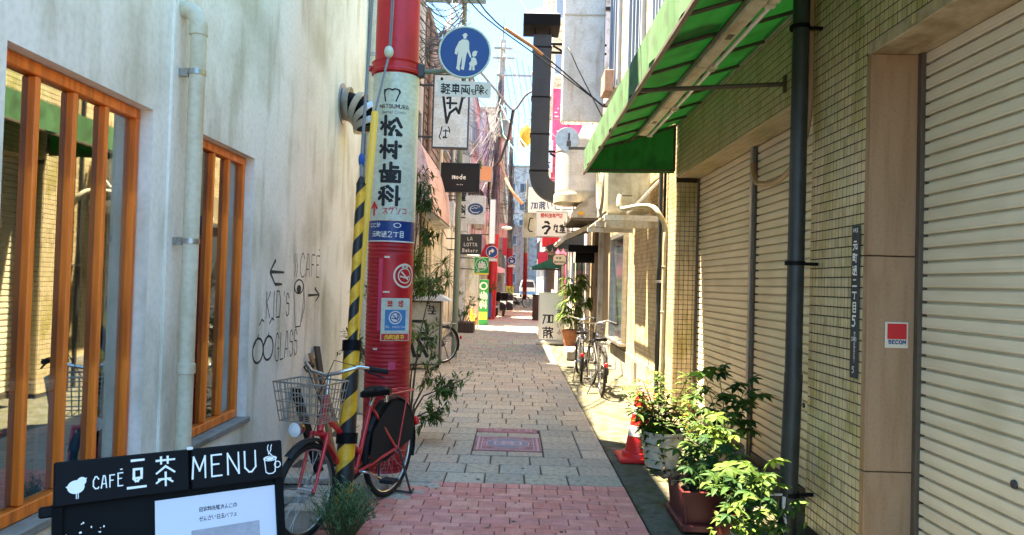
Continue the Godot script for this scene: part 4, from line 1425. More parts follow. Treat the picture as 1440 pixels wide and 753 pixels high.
	tp.tube([V(1.65, 0.27, 4.44), V(1.64, 0.2, 4.42), V(1.66, 0.12, 4.43), V(1.65, 0.07, 4.42)], 0.012, 0.006, 6)
	tp.tube([V(1.64, 0.28, 4.45), V(1.56, 0.285, 4.42), V(1.5, 0.27, 4.42)], 0.008, 0.004, 6)
	put("plastic_tie", tp, M.white, rp)
	var wc := thing("wall_conduit", "grey-brown cable looping down behind the dark rain pipe onto the shutter post", "cable", V(1.8, 2.4, 4.7))
	var cw := Mb.new()
	var cc := Curve3D.new()
	for q in [[V(1.822, 5.0, 4.6), Vector3(0, -0.5, 0)], [V(1.822, 2.74, 4.6), Vector3(0, -0.14, 0)], [V(1.835, 2.40, 4.78), Vector3(0.02, -0.07, -0.15)], [V(1.93, 2.31, 5.4), Vector3(0.04, 0.0, -0.25)], [V(2.03, 2.42, 6.26), Vector3(0.01, 0.05, -0.08)], [V(2.05, 2.6, 6.4), Vector3(0, 0.05, 0)]]: cc.add_point(q[0], -q[1], q[1])
	var cp: Array = []
	for q in cc.tessellate(4, 3): cp.append(q)
	cw.tube(cp, 0.021, -1, 8)
	put("cable", cw, M.brownstone, wc)
	make_awning()
	make_lamps()

func make_awning():
	var t := thing("green_awning", "large green fabric awning on a metal frame above the shutters", "awning", V(1.3, 2.8, 6.0))
	var xo := 0.78
	var xw := 1.83
	var d0 := 1.2
	var d1 := 8.55
	var roof := Mb.new()
	var n := 60
	for i in n:
		var a := lerpf(d0, d1, float(i) / n)
		var b := lerpf(d0, d1, float(i + 1) / n)
		for k in 6:
			var u0 := k / 6.0
			var u1 := (k + 1) / 6.0
			var q: Array = []
			for e in [[u0, a], [u1, a], [u1, b], [u0, b]]:
				var sag: float = -0.022 * sin(PI * e[0]) * (0.4 + 0.6 * absf(sin(e[1] * PI / 0.62)))
				q.append(V(lerpf(xo, xw, e[0]), lerpf(3.06, 3.40, e[0]) + sag, e[1]))
			roof.quad(q[0], q[1], q[2], q[3], Vector3(-0.3, 1, 0))
	put("canopy", roof, M.awning_green, t)
	var val := Mb.new()
	n = 90
	for i in n:
		var q: Array = []
		for e in [[0, 3.058], [1, 3.058], [1, 2.80], [0, 2.80]]:
			var dd := lerpf(d0, d1, float(i + e[0]) / n)
			var wob := 0.012 * sin(dd * 7.0) + 0.008 * sin(dd * 17.0 + 1.0)
			q.append(V(xo - 0.004 + (wob if e[1] < 3.0 else 0.0), e[1] + (0.006 * sin(dd * 9.0) if e[1] < 3.0 else 0.0), dd))
		val.quad(q[0], q[1], q[2], q[3], Vector3(-1, 0, 0))
	put("valance", val, M.awning_faded, t)
	var end := Mb.new()
	end.quad(V(xo, 3.055, d1 - 0.001), V(xw, 3.395, d1 - 0.001), V(xw, 2.82, d1 - 0.001), V(xo, 2.80, d1 - 0.001), Vector3(0, 0, 1))
	put("end_panel", end, M.awning_green, t)
	var hem := Mb.new()
	hem.bx(xo - 0.012, xo + 0.014, 2.775, 2.80, d0, d1, 0.003)
	put("hem_bar", hem, M.rail, t)
	var eh := Mb.new()
	eh.bar(V(xo + 0.01, 2.83, d1 - 0.02), V(xw, 2.85, d1 - 0.02), 0.02, 0.02)
	eh.bar(V(xo + 0.02, 3.03, d1 - 0.03), V(xw, 3.365, d1 - 0.03), 0.025, 0.025)
	eh.bar(V(xw - 0.01, 2.84, d1 - 0.03), V(xw - 0.01, 3.36, d1 - 0.03), 0.025, 0.025)
	put("end_frame", eh, M.rail, t)
	var d := d1 - 0.55
	while d > d0:
		var b := Mb.new()
		b.tube([V(xo + 0.01, 3.035, d), V(xw, 3.365, d)], 0.014, -1, 8)
		put("rib", b, M.rail, t)
		d -= 0.62
	for q in [[xo + 0.02, 3.03], [1.3, 3.19]]:
		var b := Mb.new()
		b.tube([V(q[0], q[1] - 0.02, d0), V(q[0], q[1] - 0.02, d1)], 0.014, -1, 8)
		put("purlin", b, M.rail, t)
	for dd in [5.1, 2.0]:
		var b := Mb.new()
		b.tube([V(xo + 0.02, 2.86, dd + 0.02), V(1.846, 2.93, dd)], 0.016, -1, 10)
		b.bx(1.832, 1.848, 2.87, 2.99, dd - 0.02, dd + 0.02)
		put("brace", b, M.rail, t)
	var fl := Mb.new()
	fl.bx(xw, 1.848, 3.36, 3.43, d0, d1, 0.003)
	put("wall_flashing", fl, M.steel, t)

func make_lamps():
	for i in 4:
		var d := 7.95 - 1.27 * i
		var k: String = ["farthest", "second", "third", "nearest"][i]
		var t := thing("fluorescent_lamp", "%s of the unlit fluorescent battens in a row under the green awning" % k, "lamp", V(1.34, 3.12, d - 0.6), "fluorescent battens under the green awning")
		var b := Mb.new()
		b.bx(1.30, 1.40, 3.125, 3.185, d - 1.25, d, 0.012)
		put("batten", b, M.fluor_body, t)
		var tu := Mb.new()
		tu.tube([V(1.43, 3.13, d - 1.21), V(1.43, 3.13, d - 0.04)], 0.016, -1, 12)
		put("tube", tu, M.fluor_tube, t)
		for dd in [d - 1.22, d - 0.03]:
			var h := Mb.new()
			h.bx(1.39, 1.45, 3.11, 3.15, dd - 0.02, dd + 0.02, 0.004)
			put("lamp_holder", h, M.fluor_body, t)
		var lb := Mb.new()
		lb.bx(1.33, 1.37, 3.1235, 3.1255, d - 0.72, d - 0.62)
		put("rating_label", lb, M.rail, t)
	var hg := thing("lamp_hanger_rail", "thin rail carrying the fluorescent battens under the green awning", "rail", V(1.35, 3.19, 6.0))
	var r := Mb.new()
	r.tube([V(1.35, 3.195, 2.8), V(1.35, 3.195, 7.96), V(1.28, 3.16, 8.2), V(1.2, 3.13, 8.5)], 0.009, -1, 8)
	put("rail", r, M.rail, hg)

# ---------------------------------------------------------------- plants
func green(a: float) -> Color:
	# linear leaf colour, 0 dark to 1 yellow-green
	return Color(lerpf(0.02, 0.13, a), lerpf(0.06, 0.20, a), lerpf(0.016, 0.025, a))

func palmate(sd: int, n: int, l: float, tone: float) -> ArrayMesh:
	var b := Mb.new()
	b.tinted = true
	rng.seed = sd
	b.col = green(tone * 0.6)
	b.tube([Vector3.ZERO, Vector3(l * 0.55, l * 0.3, 0), Vector3(l * 1.1, l * 0.38, 0)], 0.0022, 0.0015, 5, false)
	var c := Vector3(l * 1.1, l * 0.38, 0)
	for i in n:
		var a := lerpf(-2.5, 2.5, float(i) / (n - 1)) + rnd(-0.1, 0.1)
		var dir := Vector3(cos(a), rnd(-0.35, -0.05), sin(a)).normalized()
		b.col = green(clampf(tone + rnd(-0.12, 0.12), 0, 1))
		b.leaf(c, dir, Vector3.UP, l * (1.0 - 0.25 * absf(a) / 2.5) * rnd(0.9, 1.1), l * 0.36, rnd(0.1, 0.35))
	return b.mesh()

func simple_leaves(sd: int, n: int, l: float, w: float, tone: float, spread: float, hue: Color = Color(0, 0, 0, 0)) -> ArrayMesh:
	var b := Mb.new()
	b.tinted = true
	rng.seed = sd
	for i in n:
		var a := TAU * i / n + rnd(-0.5, 0.5)
		var dir := Vector3(cos(a), rnd(-0.2, 0.7), sin(a)).normalized()
		b.col = green(clampf(tone + rnd(-0.15, 0.15), 0, 1)).lerp(hue, hue.a)
		b.leaf(Vector3(0, rnd(-0.5, 0.5) * spread, 0) + dir * 0.01, dir, Vector3.UP, l * rnd(0.75, 1.15), w, rnd(0.15, 0.5))
	return b.mesh()

func potted(called: String, label: String, at: Vector3, pot: String, r: float, h: float, rim: float = 0.012) -> Node3D:
	var t := thing(called, label, "potted plant", at, "potted plants lined up by the shutters")
	t.set_meta("local", 1)
	var p := Mb.new()
	p.lathe(Vector3.ZERO, [Vector2(0, 0.003), Vector2(r * 0.72, 0.0), Vector2(r * 0.96, h - rim * 2.4), Vector2(r * 0.97, h - rim * 2.2), Vector2(r + 0.006, h - rim * 2.0), Vector2(r + 0.008, h), Vector2(r - 0.008, h), Vector2(r - 0.02, h - 0.05)], 28)
	put("pot", p, M[pot], t)
	var s := Mb.new()
	s.lathe(Vector3.ZERO, [Vector2(r - 0.012, h - 0.035), Vector2(r * 0.5, h - 0.022), Vector2(0, h - 0.02)], 20)
	put("soil", s, M.soil, t)
	return t

func schefflera(t: Node3D, sd: int, h0: float, stems: Array, l: float, tone: float, per: int, m: String = "leaf"):
	# stems: [foot, tip]; leaves whorl round the upper half of each stem
	var me: Array = []
	for k in 4: me.append(palmate(sd + k, 6 + k % 3, l * [1.0, 0.85, 1.1, 0.7][k], clampf(tone + [0.1, -0.2, 0.25, 0.0][k], 0, 1)))
	rng.seed = sd + 9
	for st in stems:
		var a: Vector3 = st[0]
		var b: Vector3 = st[1]
		var mid := a.lerp(b, 0.5) + Vector3(rnd(-0.03, 0.03), 0, rnd(-0.03, 0.03))
		var s := Mb.new()
		s.tube([a, mid, b], 0.006, 0.003, 6)
		put("stem", s, M.green_stem, t)
		for i in per:
			var u := lerpf(0.35, 1.0, float(i) / (per - 1)) if per > 1 else 1.0
			var p := a.lerp(mid, u * 2.0) if u < 0.5 else mid.lerp(b, u * 2.0 - 1.0)
			var q := Basis(Vector3.UP, i * 2.4 + rnd(-0.4, 0.4)) * Basis(Vector3(0, 0, 1), lerpf(-0.25, 0.5, u) + rnd(-0.15, 0.15))
			piece("leaf", me[rng.randi() % 4], M[m], t, Transform3D(q * Basis.from_scale(Vector3.ONE * rnd(0.8, 1.1)), p))

func foliage(mb: Mb, at: Vector3, spread: Vector3, n: int, l: float, w: float, tone: float, hang: float = 0.2):
	for i in n:
		var o := Vector3(rng.randfn(0, 0.42), rng.randfn(0, 0.42), rng.randfn(0, 0.42)) * spread
		var dir := Vector3(rnd(-1, 1), rnd(-0.6 - hang, 0.7 - hang), rnd(-1, 1)).normalized()
		mb.col = green(clampf(tone + rnd(-0.22, 0.25), 0, 1))
		mb.leaf(at + o, dir, Vector3.UP if absf(dir.y) < 0.9 else Vector3(1, 0, 0), l * rnd(0.7, 1.2), w * rnd(0.8, 1.2), rnd(0.05, 0.4))

# trunk with limbs that end in clumps of leaves; limbs: [tip, spread, leaves]
func bush(called: String, label: String, cat: String, foot: Vector3, limbs: Array, l: float, w: float, tone: float, sd: int, trunk: float = 0.018, hang: float = 0.2) -> Node3D:
	var t := thing(called, label, cat, foot)
	rng.seed = sd
	var k := Mb.new()
	var f := Mb.new()
	f.tinted = true
	for b in limbs:
		var tip: Vector3 = b[0]
		var mid := foot.lerp(tip, 0.55) + Vector3(rnd(-0.08, 0.08), 0.12, rnd(-0.08, 0.08))
		k.tube([foot, foot.lerp(mid, 0.5) + Vector3(rnd(-0.03, 0.03), 0.05, 0), mid, tip], trunk, 0.004, 6)
		var sp: Vector3 = b[1]
		for j in int(b[2] / 14):
			var e := tip + Vector3(rng.randfn(0, 0.45) * sp.x, rng.randfn(0, 0.45) * sp.y, rng.randfn(0, 0.45) * sp.z)
			k.tube([mid.lerp(tip, rnd(0.5, 1.0)), e], 0.004, 0.002, 4, false)
			for i in 14:
				var u := i / 14.0
				var p := mid.lerp(tip, 0.8).lerp(e, 0.35 + 0.75 * u) + Vector3(rnd(-1, 1), rnd(-1, 1), rnd(-1, 1)) * l * 0.25
				var dir := ((e - tip).normalized() * 0.7 + Vector3(rnd(-1, 1), rnd(-0.7 - hang, 0.8 - hang), rnd(-1, 1))).normalized()
				f.col = green(clampf(tone + rnd(-0.2, 0.25), 0, 1))
				f.leaf(p, dir, Vector3(0.1, 1, 0.1).normalized(), l * rnd(0.7, 1.2), w * rnd(0.8, 1.2), rnd(0.05, 0.35))
	put("branches", k, M.twig, t)
	put("foliage", f, M.leaf, t, "stuff")
	return t

func make_near_plants():
	# right: pots by the shutters
	var t := potted("potted_shrub", "bushy shrub with some orange leaves in a round white pot behind the traffic cone", V(1.29, 0, 6.25), "white_pot", 0.195, 0.30)
	var leaves: Array = [simple_leaves(31, 7, 0.11, 0.04, 0.45, 0.03), simple_leaves(32, 6, 0.10, 0.038, 0.75, 0.03), simple_leaves(33, 7, 0.12, 0.042, 0.22, 0.03), simple_leaves(34, 5, 0.09, 0.035, 0.3, 0.02, Color(0.6, 0.12, 0.01, 0.8))]
	rng.seed = 35
	for i in 19:
		var a := i * 2.4
		var r := rnd(0.06, 0.36)
		var tip := Vector3(cos(a) * r, rnd(0.46, 0.84) - r * 0.35, sin(a) * r)
		if i > 13: tip = Vector3(-rnd(0.14, 0.34), rnd(0.45, 0.68), rnd(-0.15, 0.25))
		var s := Mb.new()
		s.tube([Vector3(cos(a) * 0.03, 0.27, sin(a) * 0.03), tip * Vector3(0.6, 0.75, 0.6), tip], 0.005, 0.0025, 5, false)
		put("stem", s, M.twig, t)
		for j in 7:
			var u := 1.0 - j * 0.11
			piece("leaf_whorl", leaves[3 if i % 4 == 1 and j < 3 else rng.randi() % 3], M.leaf, t, Transform3D(Basis(Vector3.UP, rnd(0, TAU)) * Basis.from_scale(Vector3.ONE * rnd(0.7, 1.1)), Vector3(tip.x * u, tip.y - 0.065 * j, tip.z * u)))
	t = potted("potted_schefflera", "tall dark umbrella plant against the shutter behind the white pot", V(1.74, 0, 6.0), "grey_pot", 0.15, 0.22)
	schefflera(t, 40, 0.2, [[Vector3(0, 0.2, 0), Vector3(-0.05, 0.80, -0.02)], [Vector3(0.03, 0.2, 0), Vector3(0.12, 0.70, 0.1)], [Vector3(-0.03, 0.2, 0.02), Vector3(-0.18, 0.74, 0.12)], [Vector3(0, 0.2, 0.04), Vector3(0.05, 0.62, 0.28)]], 0.14, 0.08, 9)
	t = potted("potted_schefflera", "low yellow-green umbrella plant just in front of the white pot", V(1.50, 0, 5.5), "red_pot", 0.13, 0.2)
	schefflera(t, 50, 0.2, [[Vector3(0, 0.18, 0), Vector3(-0.16, 0.46, 0.05)], [Vector3(0.02, 0.18, 0), Vector3(0.12, 0.52, 0.0)], [Vector3(0, 0.18, 0.03), Vector3(-0.02, 0.50, 0.2)], [Vector3(0, 0.18, -0.03), Vector3(-0.05, 0.54, -0.15)]], 0.105, 0.5, 13)
	# dark red oblong planter
	t = thing("planter_box", "dark red-brown oblong planter with mixed green plants in front of the shutter", "potted plant", V(1.24, 0, 4.8), "potted plants lined up by the shutters")
	t.set_meta("local", 1)
	var p := Mb.new()
	p.obox(Vector3(0, 0.025, 0), Basis(), Vector3(0.17, 0.022, 0.25), 0.006)
	put("saucer", p, M.red_pot, t)
	p = Mb.new()
	for s in [-1.0, 1.0]:
		p.obox(Vector3(s * 0.145, 0.145, 0), Basis(Vector3(0, 0, 1), -s * 0.12), Vector3(0.009, 0.1, 0.22), 0.004)
		p.obox(Vector3(0, 0.145, s * 0.205), Basis(Vector3(1, 0, 0), s * 0.1), Vector3(0.15, 0.1, 0.009), 0.004)
	p.obox(Vector3(0, 0.06, 0), Basis(), Vector3(0.13, 0.012, 0.19))
	put("box", p, M.red_pot, t)
	p = Mb.new()
	p.obox(Vector3(0, 0.2, 0), Basis(), Vector3(0.14, 0.012, 0.195))
	put("soil", p, M.soil, t)
	schefflera(t, 60, 0.2, [[Vector3(-0.04, 0.2, 0.15), Vector3(-0.05, 0.34, 0.2)], [Vector3(0.05, 0.2, -0.12), Vector3(0.06, 0.42, -0.16)], [Vector3(0.05, 0.2, 0.05), Vector3(0.14, 0.40, 0.1)], [Vector3(0.0, 0.2, -0.1), Vector3(-0.04, 0.36, -0.15)]], 0.10, 0.18, 12)
	var dry := Mb.new()
	dry.tinted = true
	rng.seed = 66
	foliage(dry, Vector3(-0.13, 0.26, -0.1), Vector3(0.1, 0.06, 0.2), 60, 0.05, 0.03, 0.3)
	for i in dry.c.size(): dry.c[i] = dry.c[i].lerp(Color(0.3, 0.17, 0.1), 0.75)
	put("dry_leaf_clump", dry, M.leaf_dull, t, "stuff")
	t = potted("potted_leafy_plant", "leafy plant in a small dark red pot next to the oblong planter", V(1.34, 0, 4.42), "red_pot", 0.11, 0.19)
	schefflera(t, 70, 0.2, [[Vector3(0, 0.18, 0), Vector3(-0.08, 0.33, 0.06)], [Vector3(0.02, 0.18, 0), Vector3(0.1, 0.36, -0.05)], [Vector3(0, 0.18, 0.03), Vector3(0.02, 0.36, 0.16)]], 0.10, 0.18, 12)
	t = potted("potted_schefflera", "nearest umbrella plant with one upright stem in a pale grey pot", V(1.37, 0, 4.12), "grey_pot", 0.12, 0.16)
	schefflera(t, 80, 0.2, [[Vector3(0.02, 0.14, 0), Vector3(0.05, 0.47, -0.02)], [Vector3(-0.02, 0.14, 0.02), Vector3(-0.12, 0.28, 0.02)], [Vector3(0.02, 0.14, 0.02), Vector3(0.16, 0.30, 0.02)]], 0.088, 0.2, 11)
	var low := Mb.new()
	low.tinted = true
	rng.seed = 88
	foliage(low, Vector3(-0.02, 0.2, 0.02), Vector3(0.2, 0.06, 0.16), 150, 0.04, 0.026, 0.7)
	put("ground_cover", low, M.leaf, t, "stuff")
	# herb clump at the foot of the striped guard
	var h := thing("herb_clump", "feathery grey-green herb clump at the foot of the striped guard", "plant", V(-0.95, 0, 4.3))
	h.set_meta("local", 1)
	rng.seed = 91
	var hb := Mb.new()
	hb.tinted = true
	for i in 150:
		var a := rnd(0, TAU)
		var r := sqrt(rnd(0, 1))
		var f := Vector3(cos(a) * 0.07 * r, 0, sin(a) * 0.07 * r)
		var tip := Vector3(cos(a) * 0.22 * r, rnd(0.2, 0.36) - 0.12 * r * r, sin(a) * 0.2 * r)
		hb.col = Color(0.10, 0.14, 0.06)
		hb.tube([f, f.lerp(tip, 0.5) + Vector3(0, 0.04, 0), tip], 0.0018, 0.001, 4, false)
		for j in 13:
			var u := 0.3 + 0.7 * j / 13.0
			var dir := Vector3(cos(j * 2.4), 0.9, sin(j * 2.4)).normalized()
			hb.col = Color(0.12, 0.19, 0.075) * rnd(0.7, 1.3)
			hb.leaf(f.lerp(tip, u) + Vector3(0, 0.03 * (1 - absf(u * 2 - 1)), 0), dir, Vector3.UP, 0.034, 0.006, 0.1)
	put("foliage", hb, M.leaf, h, "stuff")
	# olive tree between the red pole and the lane, reaching behind the pole
	bush("olive_tree", "thin grey-green olive tree growing just behind the red pole", "tree", V(-0.98, 0, 7.2), [
		[V(-0.78, 0.95, 7.0), Vector3(0.15, 0.2, 0.2), 150], [V(-0.58, 0.52, 6.9), Vector3(0.2, 0.14, 0.2), 320], [V(-0.72, 0.25, 6.9), Vector3(0.2, 0.14, 0.2), 230], [V(-0.80, 1.5, 7.3), Vector3(0.13, 0.2, 0.2), 140],
		[V(-1.36, 1.42, 6.9), Vector3(0.16, 0.12, 0.2), 70], [V(-1.40, 0.85, 6.9), Vector3(0.16, 0.3, 0.2), 140], [V(-0.84, 0.6, 7.4), Vector3(0.14, 0.2, 0.2), 120]], 0.075, 0.02, 0.42, 101, 0.014, 0.1)
	bush("climbing_vine", "brown-green vine hanging over the pink canopy above the red pole's side", "plant", V(-1.62, 0, 10.6), [
		[V(-1.18, 2.7, 9.6), Vector3(0.2, 0.3, 0.35), 240], [V(-1.12, 2.2, 9.8), Vector3(0.14, 0.3, 0.3), 150], [V(-1.3, 2.9, 10.0), Vector3(0.2, 0.2, 0.3), 110]], 0.14, 0.024, 0.08, 111, 0.014, 0.5)
	bush("bamboo_bush", "bright green fine-leaved bush between the olive tree and the lettered stand sign", "plant", V(-1.5, 0, 9.6), [
		[V(-1.16, 1.5, 9.3), Vector3(0.17, 0.2, 0.35), 520], [V(-1.28, 0.9, 9.4), Vector3(0.08, 0.3, 0.3), 120], [V(-1.25, 1.8, 9.7), Vector3(0.14, 0.22, 0.3), 330]], 0.085, 0.016, 0.62, 121, 0.012, 0.3)

# ---------------------------------------------------------------- things standing near
func make_litter():
	var b := Mb.new()
	b.tinted = true
	rng.seed = 171
	for i in 70:
		var x := rnd(0.9, 1.75) if i < 50 else rnd(-1.4, 0.8)
		b.col = Color(0.22, 0.13, 0.05).lerp(Color(0.10, 0.13, 0.04), rnd(0, 1))
		b.leaf(V(x, 0.004 if x < 0.88 else 0.012, rnd(4.2, 9.0)), Vector3(rnd(-1, 1), 0.05, rnd(-1, 1)).normalized(), Vector3.UP, rnd(0.02, 0.05), 0.018, 0.05)
	var gs := Mb.new()
	for i in 46:
		var x := rnd(-0.75, 0.8)
		var d := rnd(4.0, 15.0)
		var f := face(V(x, 0.0022, d), Vector3.RIGHT, Vector3(0, 0, -1))
		fill(gs, disc_pts(0, 0, rnd(0.006, 0.02), rnd(0.8, 1.3), 9), f, 0.0012)
	var go := put("gum_spots", gs, M.bed, self, "stuff")
	tag(go, "dark trodden gum spots on the lane paving", "stains")
	var o := put("leaf_litter", b, M.leaf_dull, self, "stuff")
	tag(o, "small fallen leaves and bits scattered on the gutter and paving", "leaves")

func make_cone():
	var t := thing("traffic_cone", "red and white traffic cone on the gutter beside the white pot", "traffic cone", V(1.14, -0.01, 6.5))
	t.set_meta("local", 1)
	var b := Mb.new()
	b.obox(Vector3(0, 0.018, 0), Basis(), Vector3(0.19, 0.018, 0.19), 0.01)
	b.lathe(Vector3.ZERO, [Vector2(0.15, 0.037), Vector2(0.143, 0.07), Vector2(0.12, 0.075)], 28)
	put("base", b, M.cone_red, t)
	var c := Mb.new()
	c.lathe(Vector3.ZERO, [Vector2(0.125, 0.07), Vector2(0.036, 0.56), Vector2(0.03, 0.59), Vector2(0, 0.595)], 28)
	put("cone", c, M.cone_red, t)
	for q in [[0.21, 0.30], [0.40, 0.46]]:
		var s := Mb.new()
		s.lathe(Vector3.ZERO, [Vector2(lerpf(0.125, 0.036, (q[0] - 0.07) / 0.49) + 0.0015, q[0]), Vector2(lerpf(0.125, 0.036, (q[1] - 0.07) / 0.49) + 0.0015, q[1])], 28)
		put("reflective_band", s, M.cone_band, t)

func make_menu_board():
	var L := V(-1.165, 0, 1.9)
	var R := V(-0.69, 0, 2.24)
	var r := (R - L).normalized()
	var wd := L.distance_to(R)
	var n := r.cross(Vector3.UP).normalized()
	var ti := 0.26
	var u := (Vector3.UP * cos(ti) - n * sin(ti)).normalized()
	var ht := 1.02
	var o := L + n * (ht * sin(ti)) + Vector3.UP * 0.02
	var pn := r.cross(u).normalized()
	var t := thing("menu_board", "black cafe menu sandwich board with chalk lettering and a white poster, nearest the camera", "sandwich board", Vector3(o.x + r.x * wd / 2, 0, o.z + r.z * wd / 2))
	var bs := Basis(r, u, pn)
	var b := Mb.new()
	b.obox(o + r * wd / 2 + u * ht / 2 - pn * 0.012, bs, Vector3(wd / 2 - 0.002, ht / 2, 0.008), 0.002)
	put("panel", b, M.board, t)
	for s in [0.012, wd - 0.012]:
		var f := Mb.new()
		f.obox(o + r * s + u * (ht / 2 - 0.06) - pn * 0.006, bs, Vector3(0.012, ht / 2 - 0.05, 0.016), 0.003)
		put("side_rail", f, M.black_matt, t)
	for q in [[0.0, 0.555], [0.56, 1.0]]:
		var h := Mb.new()
		h.obox(o + r * (wd * (q[0] + q[1]) / 2) + u * (ht - 0.056) + pn * 0.004, bs, Vector3(wd * (q[1] - q[0]) / 2 - 0.001, 0.056, 0.011), 0.004)
		put("header_board", h, M.black, t)
	var hf := face(o + u * (ht - 0.112) + pn * 0.0152, r, u)
	var c := Mb.new()
	var w := wd
	taper = 0.82
	words(c, "CAF", 0.152 * w, 0.035, 0.0135, 0.030, 0.0032, hf[0], hf[1], 1.35)
	words(c, "É", 0.152 * w + 0.0555, 0.035, 0.014, 0.042, 0.0032, hf[0], hf[1])
	strokes(c, "2080 3373763633 3647 6657 0999", 0.29 * w, 0.026, 0.042, 0.07, 0.0068, hf[0], hf[1])
	strokes(c, "1191 3032 6062 5315 5395 2777 5559 3718 6788", 0.40 * w, 0.022, 0.05, 0.075, 0.0058, hf[0], hf[1])
	words(c, "MENU", 0.565 * w, 0.03, 0.034, 0.058, 0.005, hf[0], hf[1], 1.4)
	fill(c, disc_pts(0.085 * w, 0.045, 0.017, 1.15, 20), hf)
	fill(c, disc_pts(0.107 * w, 0.058, 0.0105, 1.0, 16), hf, 0.0014)
	fill(c, [[0.113 * w, 0.062], [0.128 * w, 0.066], [0.116 * w, 0.053]], hf, 0.0016)
	fill(c, [[0.06 * w, 0.05], [0.045 * w, 0.048], [0.06 * w, 0.038]], hf, 0.0018)
	strokes(c, "4049 7079", 0.078 * w, 0.016, 0.012, 0.014, 0.002, hf[0], hf[1])
	strokes(c, "00183969889000", 0.905 * w, 0.018, 0.034, 0.045, 0.003, hf[0], hf[1])
	ring(c, 0.905 * w + 0.017, 0.061, 0.0055, 0.0022, hf, 2.6, 0.002)
	fill(c, disc_pts(0.905 * w + 0.017, 0.0605, 0.0045, 2.4, 16), hf)
	ring(c, 0.905 * w + 0.038, 0.042, 0.0075, 0.0025, hf)
	strokes(c, "7062644779 3022243638", 0.905 * w + 0.006, 0.07, 0.022, 0.03, 0.0026, hf[0], hf[1])
	rng.seed = 131
	for i in 9: fill(c, disc_pts(rnd(0.05, 0.2) * w, -0.045 - rnd(0.0, 0.03), rnd(0.001, 0.003), rnd(0.6, 1.4), 7), hf, -0.0152 + 0.0015 + 0.0045)
	taper = 1.0
	put("chalk_lettering", c, M.chalk, t)
	var pp := Mb.new()
	var px0 := 0.405 * w
	var pw := w * 0.575
	pp.obox(o + r * (px0 + pw / 2) + u * (ht - 0.128 - 0.22) + pn * 0.0005, bs, Vector3(pw / 2, 0.22, 0.0006))
	put("poster", pp, M.paper, t)
	var pf := face(o + r * px0 + u * (ht - 0.128 - 0.44) + pn * 0.0012, r, u)
	var tx := Mb.new()
	words(tx, "自家製低糖あんこの", pw * 0.33, 0.395, 0.0105, 0.0115, 0.0013, pf[0], pf[1], 1.1, false, 0.0003)
	words(tx, "ぜんざい白玉パフェ", pw * 0.33, 0.37, 0.0105, 0.0115, 0.0013, pf[0], pf[1], 1.1, false, 0.0003)
	put("poster_lettering", tx, M.ink, t)
	var pc := Mb.new()
	fill(pc, rect_pts(pw * 0.27, 0.1, pw * 0.82, 0.348), pf, 0.0003)
	put("poster_picture", pc, M.picture, t)
	var pk := Mb.new()
	fill(pk, disc_pts(pw * 0.55, 0.23, 0.045, 1.2, 24), pf, 0.0005)
	put("dessert_print", pk, M.terracotta, t)
	var pt := Mb.new()
	fill(pt, rect_pts(pw * 0.40, 0.12, pw * 0.70, 0.2), pf, 0.0007)
	fill(pt, disc_pts(pw * 0.48, 0.268, 0.02, 1.1, 16), pf, 0.0007)
	fill(pt, disc_pts(pw * 0.62, 0.266, 0.02, 1.1, 16), pf, 0.0008)
	put("glass_print", pt, M.offwhite, t)
	var bk := Mb.new()
	for s in [0.03, wd - 0.03]:
		bk.bar(o + r * s + u * (ht - 0.05) - pn * 0.03, Vector3(o.x, 0.0, o.z) + r * s - n * 0.62, 0.024, 0.024)
	bk.bar(o + r * 0.03 + u * (ht - 0.42) - pn * 0.06 - n * 0.12, o + r * (wd - 0.03) + u * (ht - 0.42) - pn * 0.06 - n * 0.12, 0.02, 0.02)
	put("rear_leg_frame", bk, M.black_matt, t)
	var hg := Mb.new()
	hg.obox(o - r * 0.012 + u * (ht - 0.12) - pn * 0.02, bs, Vector3(0.016, 0.014, 0.02), 0.004)
	put("hinge", hg, M.black, t)
	var cl := Mb.new()
	cl.obox(o + r * (wd * 0.557) + u * (ht + 0.001) + pn * 0.004, bs, Vector3(0.008, 0.004, 0.012), 0.001)
	put("clip", cl, M.white, t)

func make_planks():
	var rows: Array = [[-1.5, 6.3, 0.1, 0.9, "dark_plank", "dark charred board, tallest of the boards leaning on the cafe wall"], [-1.42, 6.1, 0.055, 0.86, "plank", "thin tan wooden board leaning on the cafe wall behind the basket"], [-1.38, 6.28, 0.06, 0.8, "plank", "second tan wooden board leaning nearest the striped guard"], [-1.45, 5.7, 0.14, 0.62, "black_matt", "black board leaning on the cafe wall under the handlebar"]]
	for q in rows:
		var t := thing("leaning_board", q[5], "board", V(q[0], 0, q[1]), "boards leaning on the cafe wall")
		var b := Mb.new()
		var a := V(q[0], 0.01, q[1])
		var e := V(-1.69, q[3], q[1] + 0.12)
		var z := (e - a).normalized()
		var x := Vector3(0.1, 0, -1).cross(z).normalized()
		b.obox((a + e) / 2, Basis(z.cross(x), z, x).orthonormalized(), Vector3(q[2] / 2, a.distance_to(e) / 2, 0.011), 0.003)
		put("board", b, M[q[4]], t)

